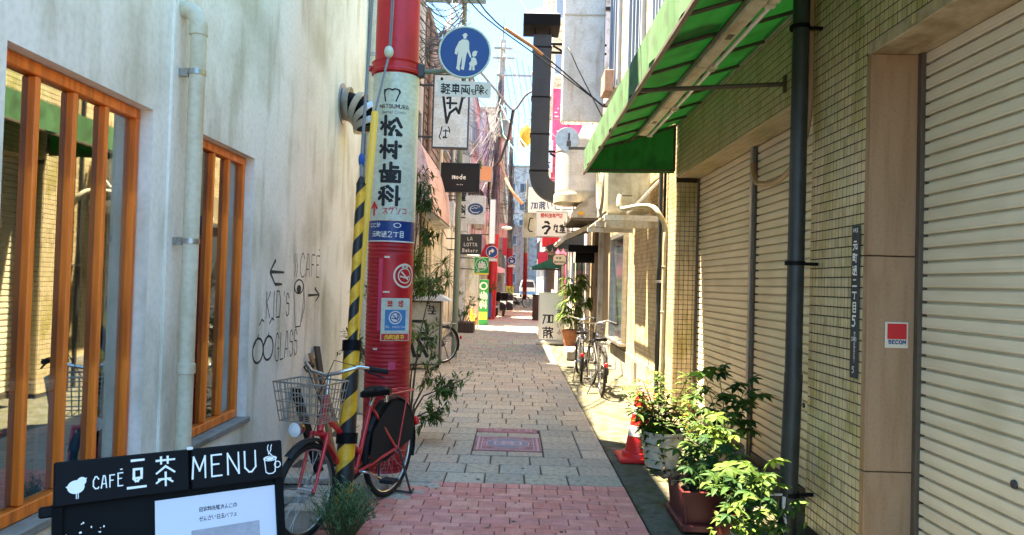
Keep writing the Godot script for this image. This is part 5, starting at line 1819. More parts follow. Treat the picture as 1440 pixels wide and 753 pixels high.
func make_bikes():
	bicycle("red_bicycle", "red step-through bicycle with a wire basket and black skirt guards by the red pole", V(-0.83, 0.0, 5.15), turn_to(-0.34, -0.955), {"paint": "bike_red", "rear": 0.335, "front": 0.275, "base": 0.96, "basket": Vector3(0.25, 0.22, 0.34), "skirt": true, "rack_paint": "bike_red", "steer": -0.03, "bar": 0.25, "guard": "bike_black", "basket_paint": "steel"})
	bicycle("black_bicycle", "black bicycle with a chrome handlebar parked nearest on the tiled wall side", V(1.24, 0.0, 10.1), turn_to(-0.02, 1.0), {"basket": Vector3(0.26, 0.24, 0.34), "basket_paint": "dark_metal", "stand": "side", "steer": 0.1, "bar": 0.26})
	bicycle("black_bicycle", "black bicycle parked second in line, ahead of the nearest one by the tiled wall", V(1.08, 0.0, 11.4), turn_to(0.06, 1.0), {"stand": "double", "steer": -0.2, "bar": 0.25})
	bicycle("black_bicycle", "black bicycle parked behind the cream lettered stand sign on the cafe side", V(-1.25, 0.0, 13.5), turn_to(-0.75, -0.66), {"stand": "side", "rear": 0.34, "guard": "bike_black"})
	bicycle("yellow_bicycle", "small yellow child's bicycle among the pots beyond the cream shop", V(-1.22, 0.0, 23.6), turn_to(-0.3, 1.0), {"paint": "bike_yellow", "rear": 0.22, "front": 0.22, "base": 0.8, "rack": false, "stand": "side", "guard": "bike_yellow", "case": "bike_yellow"})
	bicycle("grey_bicycle", "distant bicycle parked against the third red pole", V(-0.05, 0.0, 44.5), turn_to(0.8, 0.6), {"stand": "side"})

# ---------------------------------------------------------------- facades
# side: -1 stands left of the lane and faces +x, 1 stands right and faces -x
func facade(called: String, label: String, side: float, x: float, d0: float, d1: float, y1: float, wall: String, floors: Array, cols: Array, ww: float, wh: float, frame: String = "frame_grey", glass: String = "far_glass", deep: float = 6.0) -> Node3D:
	var t := thing(called, label, "building", V(x, 0, (d0 + d1) / 2))
	var w := Mb.new()
	w.bx(x, x + side * deep, -0.06, y1, d0, d1)
	put("wall", w, M[wall], t)
	var c := Mb.new()
	c.bx(x - side * 0.05, x + side * deep, y1, y1 + 0.12, d0 - 0.03, d1 + 0.03, 0.01)
	put("roof_edge", c, M.concrete, t)
	if floors.is_empty(): return t
	var f := Mb.new()
	for s in [-1.0, 1.0]:
		f.obox(Vector3(-side * 0.02, 0, s * (ww / 2 + 0.02)), Basis(), Vector3(0.035, wh / 2 + 0.04, 0.025))
		f.obox(Vector3(-side * 0.02, s * (wh / 2 + 0.02), 0), Basis(), Vector3(0.035, 0.025, ww / 2))
	f.obox(Vector3(-side * 0.015, 0, 0), Basis(), Vector3(0.02, wh / 2, 0.018))
	f.obox(Vector3(-side * 0.05, -wh / 2 - 0.06, 0), Basis(), Vector3(0.07, 0.02, ww / 2 + 0.08))
	var fm := f.mesh()
	var g := Mb.new()
	g.obox(Vector3(-side * 0.006, 0, 0), Basis(), Vector3(0.008, wh / 2, ww / 2))
	var gm := g.mesh()
	for y in floors:
		for d in cols:
			var wn := piece("window", fm, M[frame], t, Transform3D(Basis(), V(x, y, d) - t.position))
			piece("pane", gm, M[glass], wn)
	return t

func every(a: float, b: float, s: float) -> Array:
	var out: Array = []
	while a <= b:
		out.append(a)
		a += s
	return out

func make_left_row():
	facade("rendered_house", "grey rendered house just beyond the cafe, behind the red pole", -1, -1.98, 8.62, 15.3, 7.5, "grey_wall", [4.2], [10.2, 12.4, 14.2], 1.0, 1.2)
	# brown and cream shop
	var t := facade("brown_brick_shop", "brown brick upper floor over a cream shop front with closed shutters", -1, -1.95, 15.35, 23.8, 7.1, "brown_wall", [5.6], [17.3, 19.8, 22.3], 1.1, 1.3)
	var c := Mb.new()
	c.bx(-1.95, -1.86, -0.05, 3.0, 15.36, 23.75, 0.01)
	put("cream_front", c, M.cream_wall, t)
	for d in [16.2, 18.7, 21.2]:
		var s := Mb.new()
		s.bx(-1.86, -1.83, 0.1, 2.4, d, d + 2.2, 0.005)
		var pn := put("shop_shutter", s, M.ivory, t)
		for k in 3:
			var l := Mb.new()
			l.bx(-1.835, -1.82, 0.15, 2.35, d + 0.1 + 0.7 * k, d + 0.7 + 0.7 * k, 0.004)
			put("panel", l, M.cream_wall, pn)
	for j in 19:
		var l := Mb.new()
		l.bx(-1.965, -1.935, 3.2 + 0.18 * j, 3.215 + 0.18 * j, 15.36, 23.78)
		put("brick_ledge", l, M.grout, t)
	var cp := Mb.new()
	cp.bx(-1.95, -1.55, 2.75, 3.05, 15.4, 17.8, 0.02)
	put("white_lintel", cp, M.white_wall, t)
	for q in [[-1.88, 15.6], [-1.86, 18.0], [-1.86, 21.6]]:
		var p := Mb.new()
		p.tube([V(q[0], 0.0, q[1]), V(q[0], 7.0, q[1])], 0.05, -1, 10)
		put("drainpipe", p, M.pale_pipe if q[1] > 17 else M.brown_wall, t)
	facade("plaster_house", "grey house past the brown brick shop", -1, -1.72, 27.3, 32.6, 9.0, "grey_wall", [2.6, 5.0, 7.4], [28.4, 30.0, 31.6], 1.0, 1.2)
	facade("grey_block", "tall grey block behind the second red pole", -1, -1.55, 34.8, 40.0, 9.6, "grey_wall", [3.0, 5.6, 8.0], [35.6, 37.3, 39.0], 1.1, 1.3)
	facade("cream_block", "cream block behind the third red pole", -1, -1.25, 41.7, 52.0, 11.0, "cream_wall", [2.8, 5.2, 7.6, 9.8], [43.5, 46.0, 48.5, 51.0], 1.2, 1.3)
	facade("pale_tower", "pale tower on the cafe side far down the lane", -1, -0.9, 53.0, 75.0, 14.0, "pinkgrey_wall", every(3, 13, 2.7), every(55, 74, 3.1), 1.5, 1.4)
	# pink canopy by the climbing vine
	var k := thing("pink_canopy", "faded pink fabric canopy on the house wall beyond the red pole", "awning", V(-1.6, 2.7, 13.0))
	var m := Mb.new()
	var prof: Array = []
	for i in 9:
		var a := PI / 2 * i / 8
		prof.append(Vector2(-1.97 + 0.62 * sin(a), 2.85 + 1.15 * cos(a)))
	prof.append(Vector2(-1.35, 2.62))
	for i in prof.size() - 1:
		m.quad(V(prof[i].x, prof[i].y, 11.6), V(prof[i + 1].x, prof[i + 1].y, 11.6), V(prof[i + 1].x, prof[i + 1].y, 15.2), V(prof[i].x, prof[i].y, 15.2), Vector3(1, 0.5, 0))
	put("canopy", m, M.pink_cloth, k)
	m = Mb.new()
	for i in prof.size() - 1:
		m.flat(V(-1.97, 2.62, 11.6), V(prof[i].x, prof[i].y, 11.6), V(prof[i + 1].x, prof[i + 1].y, 11.6), Vector3(0, 0, 1))
	put("end_panel", m, M.pink_cloth, k)
	var arms := Mb.new()
	arms.tube([V(-1.97, 2.62, 11.65), V(-1.35, 2.62, 11.65), V(-1.35, 2.62, 15.15)], 0.015, -1, 6)
	put("frame", arms, M.dark_metal, k)
	# posts and signs hung over the lane on the left
	var gp := thing("green_pole", "slim green-grey pole with a crossarm, carrying the small black sign", "pole", V(-1.1, 0, 14.6))
	m = Mb.new()
	m.tube([V(-1.13, 0, 14.6), V(-1.13, 7.8, 14.6)], 0.06, 0.055, 14)
	put("shaft", m, M.pole_green, gp)
	m = Mb.new()
	m.bar(V(-1.9, 7.05, 14.5), V(-0.7, 7.05, 14.5), 0.07, 0.09)
	put("crossarm", m, M.pole_green, gp)
	var s: Array = signboard("hanging_sign", "white vertical sign with bold black brush characters beyond the red pole", -1.38, -0.82, 3.68, 4.86, 12.0, 0.12, "white", "dark_metal")
	var w := Mb.new()
	strokes(w, "10112539476677848180", 0.07, 0.40, 0.44, 0.72, 0.042, s[1][0], s[1][1])
	strokes(w, "3453 3565 4246", 0.07, 0.40, 0.44, 0.72, 0.036, s[1][0], s[1][1])
	strokes(w, "302517 1729 4383 626867 57486878 8092 9294", 0.08, 0.13, 0.19, 0.2, 0.018, s[1][0], s[1][1])
	put("lettering", w, M.ink, s[0])
	wall_bracket(s[0], 12.05, -1.37, -2.0, [3.85, 4.7])
	s = signboard("hanging_sign", "small black sign with white lettering on the slim green-grey pole", -1.47, -0.73, 3.25, 3.80, 14.4, 0.08, "sign_black", "slate", "", 0.0, 0.012)
	w = Mb.new()
	words(w, "mode", 0.22, 0.25, 0.06, 0.085, 0.016, s[1][0], s[1][1], 1.15)
	words(w, "mode", 0.31, 0.13, 0.02, 0.022, 0.004, s[1][0], s[1][1], 1.6)
	put("lettering", w, M.chalk, s[0])
	s = signboard("hanging_sign", "white box sign with a dark blue oval emblem", -1.29, -0.78, 2.99, 3.72, 19.0, 0.14, "white", "")
	w = Mb.new()
	fill(w, disc_pts(0.26, 0.38, 0.15, 1.35, 28), s[1])
	put("oval_field", w, M.sign_navy, s[0])
	w = Mb.new()
	ring(w, 0.26, 0.38, 0.085, 0.014, s[1], 1.5, 0.002, 0.6, 5.6, 20)
	strokes(w, "0525 2543 4355 5573", 0.16, 0.34, 0.2, 0.12, 0.014, s[1][0], s[1][1], 0.0026)
	words(w, "OTTO", 0.17, 0.27, 0.03, 0.03, 0.006, s[1][0], s[1][1], 1.4, false, 0.0026)
	put("emblem", w, M.white, s[0])
	wall_bracket(s[0], 19.07, -1.28, -1.9, [3.15, 3.6])
	var rb := thing("round_shop_sign", "brown round shop sign above the white oval-emblem sign", "sign", V(-1.05, 3.72, 19.4))
	w = Mb.new()
	w.lathe(V(-1.05, 3.74, 19.4), [Vector2(0, 0.03), Vector2(0.22, 0.03), Vector2(0.22, -0.03), Vector2(0, -0.03)], 28, Basis(Vector3(1, 0, 0), PI / 2))
	put("disc", w, M.dark_wood, rb)
	w = Mb.new()
	w.tube([V(-1.27, 3.74, 19.4), V(-1.95, 3.74, 19.4)], 0.015)
	put("bracket", w, M.dark_metal, rb)
	w = Mb.new()
	var rf := face(V(-1.05, 3.74, 19.368), Vector3.RIGHT, Vector3.UP)
	words(w, "CAFE", -0.14, -0.03, 0.05, 0.07, 0.01, rf[0], rf[1], 1.4)
	put("lettering", w, M.sign_beige, rb)
	s = signboard("hanging_sign", "dark grey bakery sign with white hand lettering", -1.48, -0.89, 2.23, 2.78, 20.0, 0.06, "slate", "")
	w = Mb.new()
	words(w, "LA", 0.2, 0.39, 0.06, 0.085, 0.012, s[1][0], s[1][1], 1.3)
	words(w, "LOTTA", 0.11, 0.23, 0.06, 0.085, 0.012, s[1][0], s[1][1], 1.25)
	words(w, "Bakery", 0.08, 0.07, 0.055, 0.085, 0.012, s[1][0], s[1][1], 1.3)
	put("lettering", w, M.chalk, s[0])
	wall_bracket(s[0], 20.03, -1.47, -1.9, [2.35, 2.65])
	s = signboard("vertical_sign", "tall white vertical dental sign fixed to the brown wall", -1.78, -1.42, 3.0, 5.3, 22.0, 0.16, "white", "frame_grey")
	w = Mb.new()
	words(w, "松村歯科", 0.05, 1.75, 0.26, 0.26, 0.05, s[1][0], s[1][1], 1.6, true)
	put("lettering", w, M.ink, s[0])
	t = thing("white_screen_wall", "white sheet screen standing beside the cream shop beyond the pots", "screen", V(-1.3, 0, 23.6))
	w = Mb.new()
	w.bx(-1.56, -1.14, 0.35, 2.38, 24.2, 24.26, 0.01)
	put("sheet", w, M.white_wall, t)
	w = Mb.new()
	for x in [-1.57, -1.13]: w.tube([V(x, 0, 24.23), V(x, 2.42, 24.23)], 0.025)
	put("post_frame", w, M.steel, t)
	s = signboard("dental_box_sign", "square green sign with a round white tooth character on a yellow base", -1.25, -0.80, 1.73, 2.28, 23.4, 0.2, "sign_green", "")
	w = Mb.new()
	ring(w, 0.225, 0.32, 0.18, 0.016, s[1])
	strokes(w, G["歯"], 0.115, 0.22, 0.22, 0.2, 0.035, s[1][0], s[1][1])
	words(w, "のり", 0.08, 0.07, 0.08, 0.06, 0.015, s[1][0], s[1][1], 2.4)
	put("lettering", w, M.white, s[0])
	w = Mb.new()
	fill(w, rect_pts(0.0, 0.0, 0.45, 0.05), s[1])
	put("base_band", w, M.sign_yellow, s[0])
	wall_bracket(s[0], 23.5, -1.24, -1.9, [1.9, 2.25])
	s = signboard("dental_stand_sign", "upright green stand sign with white characters and a yellow foot", -1.20, -0.86, 0.0, 1.58, 25.6, 0.25, "sign_green", "")
	w = Mb.new()
	ring(w, 0.17, 1.36, 0.09, 0.05, s[1])
	words(w, "歯科", 0.05, 0.92, 0.24, 0.24, 0.045, s[1][0], s[1][1], 1.35, true)
	put("lettering", w, M.white, s[0])
	w = Mb.new()
	fill(w, rect_pts(0.02, 0.2, 0.32, 0.46), s[1], 0.0016)
	put("yellow_panel", w, M.sign_yellow, s[0])
	t = thing("blue_banner", "blue cloth banner on a thin pole next to the upright green stand sign", "banner", V(-0.95, 0, 29.0))
	w = Mb.new()
	w.bx(-1.06, -0.84, 0.1, 1.1, 28.99, 29.01)
	put("cloth", w, M.banner_blue, t)
	w = Mb.new()
	w.tube([V(-1.07, 0, 29.0), V(-1.07, 1.2, 29.0)], 0.012)
	put("pole", w, M.steel, t)
	# stand sign with the brush character
	s = signboard("stand_sign", "cream stand sign with black brush characters half hidden by leaves", -1.76, -1.22, 0.1, 1.13, 12.4, 0.3, "ivory", "dark_metal")
	w = Mb.new()
	strokes(w, "0333 3363 6376 7678 7858 5849", 0.03, 0.47, 0.4, 0.36, 0.05, s[1][0], s[1][1])
	strokes(w, "0028 2848 3078 5090", 0.05, 0.1, 0.38, 0.32, 0.06, s[1][0], s[1][1])
	strokes(w, G["勢"], 0.34, 0.84, 0.13, 0.15, 0.018, s[1][0], s[1][1])
	put("lettering", w, M.ink, s[0])
	w = Mb.new()
	for e in [[-0.24, 0.0], [0.24, 0.0], [-0.24, -0.3], [0.24, -0.3]]: w.ball(Vector3(e[0], -0.06, e[1]), Vector3(0.02, 0.04, 0.04), 10, 6)
	put("castor_set", w, M.rubber, s[0])
	t = thing("sign_canopy", "pale blue-white curved canopy lid on top of the cream stand sign", "canopy", V(-1.42, 1.14, 12.5))
	w = Mb.new()
	for i in 10:
		var a0 := lerpf(-1, 1, i / 10.0)
		var a1 := lerpf(-1, 1, (i + 1) / 10.0)
		for z in [[12.3, 12.85]]:
			w.quad(V(-1.46 + 0.42 * a0, 1.30 - 0.13 * a0 * a0, z[0]), V(-1.46 + 0.42 * a1, 1.30 - 0.13 * a1 * a1, z[0]), V(-1.46 + 0.42 * a1, 1.30 - 0.13 * a1 * a1, z[1]), V(-1.46 + 0.42 * a0, 1.30 - 0.13 * a0 * a0, z[1]), Vector3.UP)
			w.quad(V(-1.46 + 0.42 * a0, 1.30 - 0.13 * a0 * a0, z[0]), V(-1.46 + 0.42 * a1, 1.30 - 0.13 * a1 * a1, z[0]), V(-1.46 + 0.42 * a1, 1.165, z[0]), V(-1.46 + 0.42 * a0, 1.165, z[0]), Vector3(0, 0, 1))
	put("lid", w, M.crate_blue if false else M.white, t)
	# plants further along
	t = bush("dracaena", "tall spiky dragon tree in front of the cream shop front", "plant", V(-1.55, 0, 15.5), [[V(-1.5, 1.75, 15.5), Vector3(0.02, 0.02, 0.02), 14]], 0.05, 0.01, 0.4, 141, 0.022)
	w = Mb.new()
	w.tinted = true
	rng.seed = 142
	for q in [V(-1.48, 1.85, 15.5), V(-1.62, 1.45, 15.4), V(-1.40, 1.55, 15.6)]:
		for i in 34:
			var dir := Vector3(rnd(-1, 1), rnd(-0.3, 1.0), rnd(-1, 1)).normalized()
			w.col = green(rnd(0.25, 0.75))
			w.leaf(q, dir, Vector3(0.1, 1, 0.1).normalized(), rnd(0.28, 0.45), 0.03, 0.5)
	put("blade_leaves", w, M.leaf, t, "stuff")
	bush("potted_bush", "loose green bush in a brown trough at the foot of the cream shop", "potted plant", V(-1.5, 0.2, 22.0), [[V(-1.45, 0.6, 21.8), Vector3(0.25, 0.25, 0.4), 190], [V(-1.3, 0.85, 22.2), Vector3(0.3, 0.3, 0.4), 160], [V(-1.65, 1.2, 22.3), Vector3(0.2, 0.3, 0.3), 110]], 0.09, 0.03, 0.42, 151, 0.02, 0.1)
	t = thing("plant_trough", "brown trough holding the loose green bush by the cream shop", "planter", V(-1.45, 0, 22.0))
	w = Mb.new()
	w.bx(-1.8, -1.12, 0.0, 0.3, 21.6, 22.5, 0.02)
	put("box", w, M.dark_wood, t)
	bush("street_shrub", "small shrub in front of the second red pole", "plant", V(-0.95, 0, 27.6), [[V(-0.85, 1.35, 28.6), Vector3(0.3, 0.3, 0.3), 140], [V(-1.0, 0.8, 27.4), Vector3(0.25, 0.3, 0.3), 80]], 0.11, 0.04, 0.25, 161, 0.02, 0.1)
	bush("street_shrub", "green bush by the striped awning past the parked scooters", "plant", V(-0.3, 0, 40.0), [[V(-0.15, 0.9, 40.0), Vector3(0.4, 0.5, 0.4), 160]], 0.15, 0.05, 0.2, 162, 0.02, 0.1)
	bush("hanging_plant", "bright plant in the brackets over the oval-emblem sign", "plant", V(-1.3, 5.0, 20.5), [[V(-1.05, 4.75, 20.4), Vector3(0.15, 0.12, 0.15), 40]], 0.14, 0.05, 0.6, 163, 0.01, 0.1)

func red_pole(x: float, d: float, r: float, h_red: float, h: float, label: String, lean: float = 0.0):
	var t := thing("utility_pole", label, "utility pole", V(x, 0, d))
	var b := Mb.new()
	b.tube([V(x, 0, d), V(x + lean * h_red / h, h_red, d)], r, r * 0.97, 20)
	put("red_wrap", b, M.pole_wrap, t)
	b = Mb.new()
	b.tube([V(x + lean * h_red / h, h_red, d), V(x + lean, h, d)], r * 0.93, r * 0.6, 18)
	put("shaft", b, M.pole_grey, t)
	return t

func make_far_poles():
	var t: Node3D = red_pole(-0.9, 30.0, 0.2, 3.45, 11.4, "second red-wrapped utility pole, tall and grey above, behind the green dental signs", 0.2)
	for q in [[11.0, -0.35, 0.4], [10.6, -0.4, 0.5], [9.9, -0.2, 1.2]]:
		var b := Mb.new()
		b.bar(V(-0.7 + q[1], q[0], 29.8), V(-0.7 + q[2], q[0], 29.8), 0.06, 0.07)
		var a := put("crossarm", b, M.pole_grey, t)
		for k in 3:
			var n := Mb.new()
			n.lathe(V(-0.7 + lerpf(q[1], q[2], k / 2.0), q[0] + 0.03, 29.8), [Vector2(0.03, 0), Vector2(0.06, 0.04), Vector2(0.03, 0.08), Vector2(0.055, 0.12), Vector2(0.02, 0.16), Vector2(0, 0.17)], 10)
			put("insulator", n, M.white, a)
	var tip := Mb.new()
	tip.tube([V(-0.7, 11.4, 30), V(-0.69, 12.4, 30)], 0.04, 0.015, 8)
	put("tip_rod", tip, M.pole_grey, t)
	var tr := Mb.new()
	tr.lathe(V(-0.5, 7.3, 29.7), [Vector2(0, 0), Vector2(0.26, 0), Vector2(0.28, 0.05), Vector2(0.28, 0.7), Vector2(0.2, 0.78), Vector2(0, 0.8)], 18)
	put("transformer", tr, M.pole_grey, t)
	red_pole(-0.21, 43.0, 0.19, 3.5, 10.0, "third red-wrapped utility pole beside the striped awning", -0.15)
	red_pole(1.05, 68.0, 0.19, 4.3, 11.0, "farthest red-wrapped utility pole near the parked van")
	for q in [["round blue turn-right arrow sign on the second red pole", -0.9, 2.72, 29.7, "18143363 517355"], ["round blue pedestrian sign on the third red pole", -0.13, 2.78, 42.7, "3040 2565 3538 6568 7585"]]:
		var s := thing("road_sign", q[0], "road sign", V(q[1], q[2], q[3]))
		var b := Mb.new()
		b.lathe(V(q[1], q[2], q[3]), [Vector2(0, 0.01), Vector2(0.23, 0.01), Vector2(0.23, -0.01), Vector2(0, -0.01)], 28, Basis(Vector3(1, 0, 0), PI / 2))
		put("disc", b, M.sign_blue, s)
		b = Mb.new()
		b.torus(V(q[1], q[2], q[3]), Basis(), 0.23, 0.015, 30, 6)
		put("rim", b, M.white, s)
		var f := face(V(q[1], q[2], q[3] - 0.012), Vector3.RIGHT, Vector3.UP)
		b = Mb.new()
		strokes(b, q[4], -0.12, -0.13, 0.24, 0.26, 0.055, f[0], f[1])
		put("arrow", b, M.white, s)
		b = Mb.new()
		b.bx(q[1] - 0.22, q[1] + 0.22, q[2] - 0.38, q[2] - 0.26, q[3] - 0.01, q[3] + 0.01, 0.004)
		put("plate", b, M.white, s)
		b = Mb.new()
		b.bar(V(q[1], q[2], q[3] + 0.01), V(q[1] - 0.1, q[2], q[3] + 0.2), 0.04, 0.04)
		put("bracket", b, M.steel, s)
	var ps := thing("pink_sign", "slanted pink sign behind the turn-right arrow sign", "sign", V(-1.15, 2.4, 31.0))
	var pb := Mb.new()
	pb.prism(PackedVector2Array([Vector2(-0.35, 0), Vector2(0.35, 0.1), Vector2(0.25, 0.75), Vector2(-0.05, 0.55)]), Transform3D(Basis(), V(-1.15, 2.45, 30.4)), 0.05)
	put("board", pb, M.pink_sign, ps)
	pb = Mb.new()
	pb.bar(V(-1.2, 2.7, 30.45), V(-1.75, 2.7, 30.45), 0.04, 0.04)
	put("bracket", pb, M.steel, ps)
	var yn := thing("yellow_notice", "small yellow notice strapped to the third red pole", "sign", V(-0.2, 0.95, 42.79))
	pb = Mb.new()
	pb.bx(-0.42, 0.03, 0.9, 1.3, 42.76, 42.79, 0.004)
	put("plate", pb, M.sign_yellow, yn)
	pb = Mb.new()
	var f2 := face(V(-0.42, 0.9, 42.757), Vector3.RIGHT, Vector3.UP)
	words(pb, "小心", 0.05, 0.12, 0.14, 0.2, 0.025, f2[0], f2[1], 1.3)
	put("lettering", pb, M.ink, yn)
	var aw := thing("striped_awning", "pink and white striped shop awning past the scooters", "awning", V(-0.8, 1.95, 36.0))
	for i in 12:
		var b := Mb.new()
		b.quad(V(-1.5, 2.5, 34.4 + i * 0.28), V(-0.45, 2.15, 34.4 + i * 0.28), V(-0.45, 2.15, 34.68 + i * 0.28), V(-1.5, 2.5, 34.68 + i * 0.28), Vector3.UP)
		b.quad(V(-0.45, 2.15, 34.4 + i * 0.28), V(-0.45, 1.95, 34.4 + i * 0.28), V(-0.45, 1.95, 34.68 + i * 0.28), V(-0.45, 2.15, 34.68 + i * 0.28), Vector3.RIGHT)
		put("stripe", b, M.stripe_pink if i % 2 else M.pale_awning, aw)
	var eb := Mb.new()
	eb.flat(V(-1.5, 2.5, 34.4), V(-0.45, 2.15, 34.4), V(-0.45, 1.95, 34.4), Vector3(0, 0, 1))
	eb.flat(V(-1.5, 2.5, 34.4), V(-1.5, 1.95, 34.4), V(-0.45, 1.95, 34.4), Vector3(0, 0, 1))
	put("end_panel", eb, M.stripe_pink, aw)
	for q in [["parked_scooter", "black scooter with a top box parked by the upright green stand sign", -0.72, 32.6], ["parked_scooter", "second black scooter parked farther out in the lane", -0.42, 33.6]]:
		scooter(q[0], q[1], V(q[2], 0, q[3]))
	# van across the end of the lane
	var v := thing("parked_van", "white van with a pale blue lower stripe at the far end of the lane", "van", V(1.5, 0, 79.0))
	var b := Mb.new()
	var side := PackedVector2Array([Vector2(0.72, 0.28), Vector2(2.34, 0.28), Vector2(2.36, 0.95), Vector2(2.18, 1.75), Vector2(1.98, 1.88), Vector2(1.08, 1.88), Vector2(0.88, 1.75), Vector2(0.70, 0.95)])
	b.prism(side, Transform3D(Basis(), V(0, 0, 78.0)), 3.4)
	put("body", b, M.van_paint, v)
	b = Mb.new()
	b.prism(PackedVector2Array([Vector2(0.84, 1.05), Vector2(2.22, 1.05), Vector2(2.08, 1.66), Vector2(0.98, 1.66)]), Transform3D(Basis(), V(0, 0, 77.985)), 0.012)
	put("windscreen", b, M.far_glass, v)
	b = Mb.new()
	b.bx(0.74, 2.32, 0.32, 0.62, 77.96, 77.99, 0.01)
	put("bumper", b, M.van_blue, v)
	for x in [0.82, 2.06]:
		b = Mb.new()
		b.bx(x, x + 0.2, 0.72, 0.9, 77.97, 77.995, 0.01)
		put("headlight", b, M.lens, v)
	for x in [0.74, 2.16]:
		for d in [78.7, 80.8]:
			b = Mb.new()
			b.lathe(V(x, 0.3, d), [Vector2(0, 0), Vector2(0.3, 0), Vector2(0.3, 0.18), Vector2(0, 0.18)], 20, Basis(Vector3(0, 0, 1), -PI / 2))
			put("wheel", b, M.rubber, v)
	var lampt := thing("lane_lamp", "flat white lamp head on an arm from the second red pole", "street lamp", V(-0.3, 3.4, 26.0))
	b = Mb.new()
	b.ball(V(-0.28, 3.42, 26.0), Vector3(0.19, 0.06, 0.16), 16, 8)
	put("lamp_head", b, M.white, lampt)
	b = Mb.new()
	b.tube([V(-0.4, 3.44, 26.2), V(-0.8, 3.6, 29.8)], 0.02)
	put("arm", b, M.steel, lampt)
	var ye := thing("yellow_shop_sign", "yellow lantern-shaped sign hanging behind the black duct", "sign", V(0.3, 6.3, 26.0))
	b = Mb.new()
	b.ball(V(0.28, 6.7, 26.0), Vector3(0.22, 0.42, 0.2), 16, 10)
	put("lantern", b, M.hazard_yellow, ye)
	b = Mb.new()
	b.tube([V(0.28, 7.1, 26), V(0.28, 7.3, 26), V(2.1, 7.3, 26)], 0.015)
	put("hook", b, M.dark_metal, ye)

func scooter(called: String, label: String, at: Vector3):
	var t := thing(called, label, "scooter", at, "black scooters parked in the lane")
	t.set_meta("local", 1)
	for z in [-0.6, 0.6]:
		var w := Mb.new()
		w.torus(Vector3(0, 0.26, z), Basis(Vector3.UP, PI / 2), 0.19, 0.065, 24, 10)
		w.lathe(Vector3(0.03, 0.26, z), [Vector2(0, 0), Vector2(0.13, 0.0), Vector2(0.13, 0.06), Vector2(0, 0.06)], 16, Basis(Vector3(0, 0, 1), PI / 2))
		put("wheel", w, M.rubber, t)
	var b := Mb.new()
	b.prism(PackedVector2Array([Vector2(0.72, 0.34), Vector2(0.70, 0.55), Vector2(0.52, 0.70), Vector2(0.0, 0.68), Vector2(-0.1, 0.42), Vector2(-0.38, 0.36), Vector2(-0.52, 0.95), Vector2(-0.60, 0.92), Vector2(-0.62, 0.45), Vector2(-0.4, 0.24), Vector2(0.4, 0.24)]), Transform3D(Basis(Vector3.UP, -PI / 2), Vector3(0.14, 0, 0)), 0.28)
	put("body", b, M.bike_black, t)
	b = Mb.new()
	b.obox(Vector3(0, 0.73, 0.28), Basis(), Vector3(0.14, 0.05, 0.33), 0.03)
	put("saddle", b, M.rubber, t)
	b = Mb.new()
	b.obox(Vector3(0, 0.92, 0.74), Basis(), Vector3(0.21, 0.16, 0.19), 0.04)
	put("top_box", b, M.black, t)
	b = Mb.new()
	b.tube([Vector3(-0.34, 1.02, -0.38), Vector3(0, 0.98, -0.55), Vector3(0.34, 1.02, -0.38)], 0.018, -1, 8)
	put("handlebar", b, M.dark_metal, t)
	b = Mb.new()
	b.obox(Vector3(0, 0.45, 0.84), Basis(), Vector3(0.09, 0.05, 0.004))
	put("number_plate", b, M.white, t)
	b = Mb.new()
	b.obox(Vector3(0, 0.62, 0.80), Basis(), Vector3(0.07, 0.04, 0.02), 0.01)
	put("tail_light", b, M.red_lens, t)

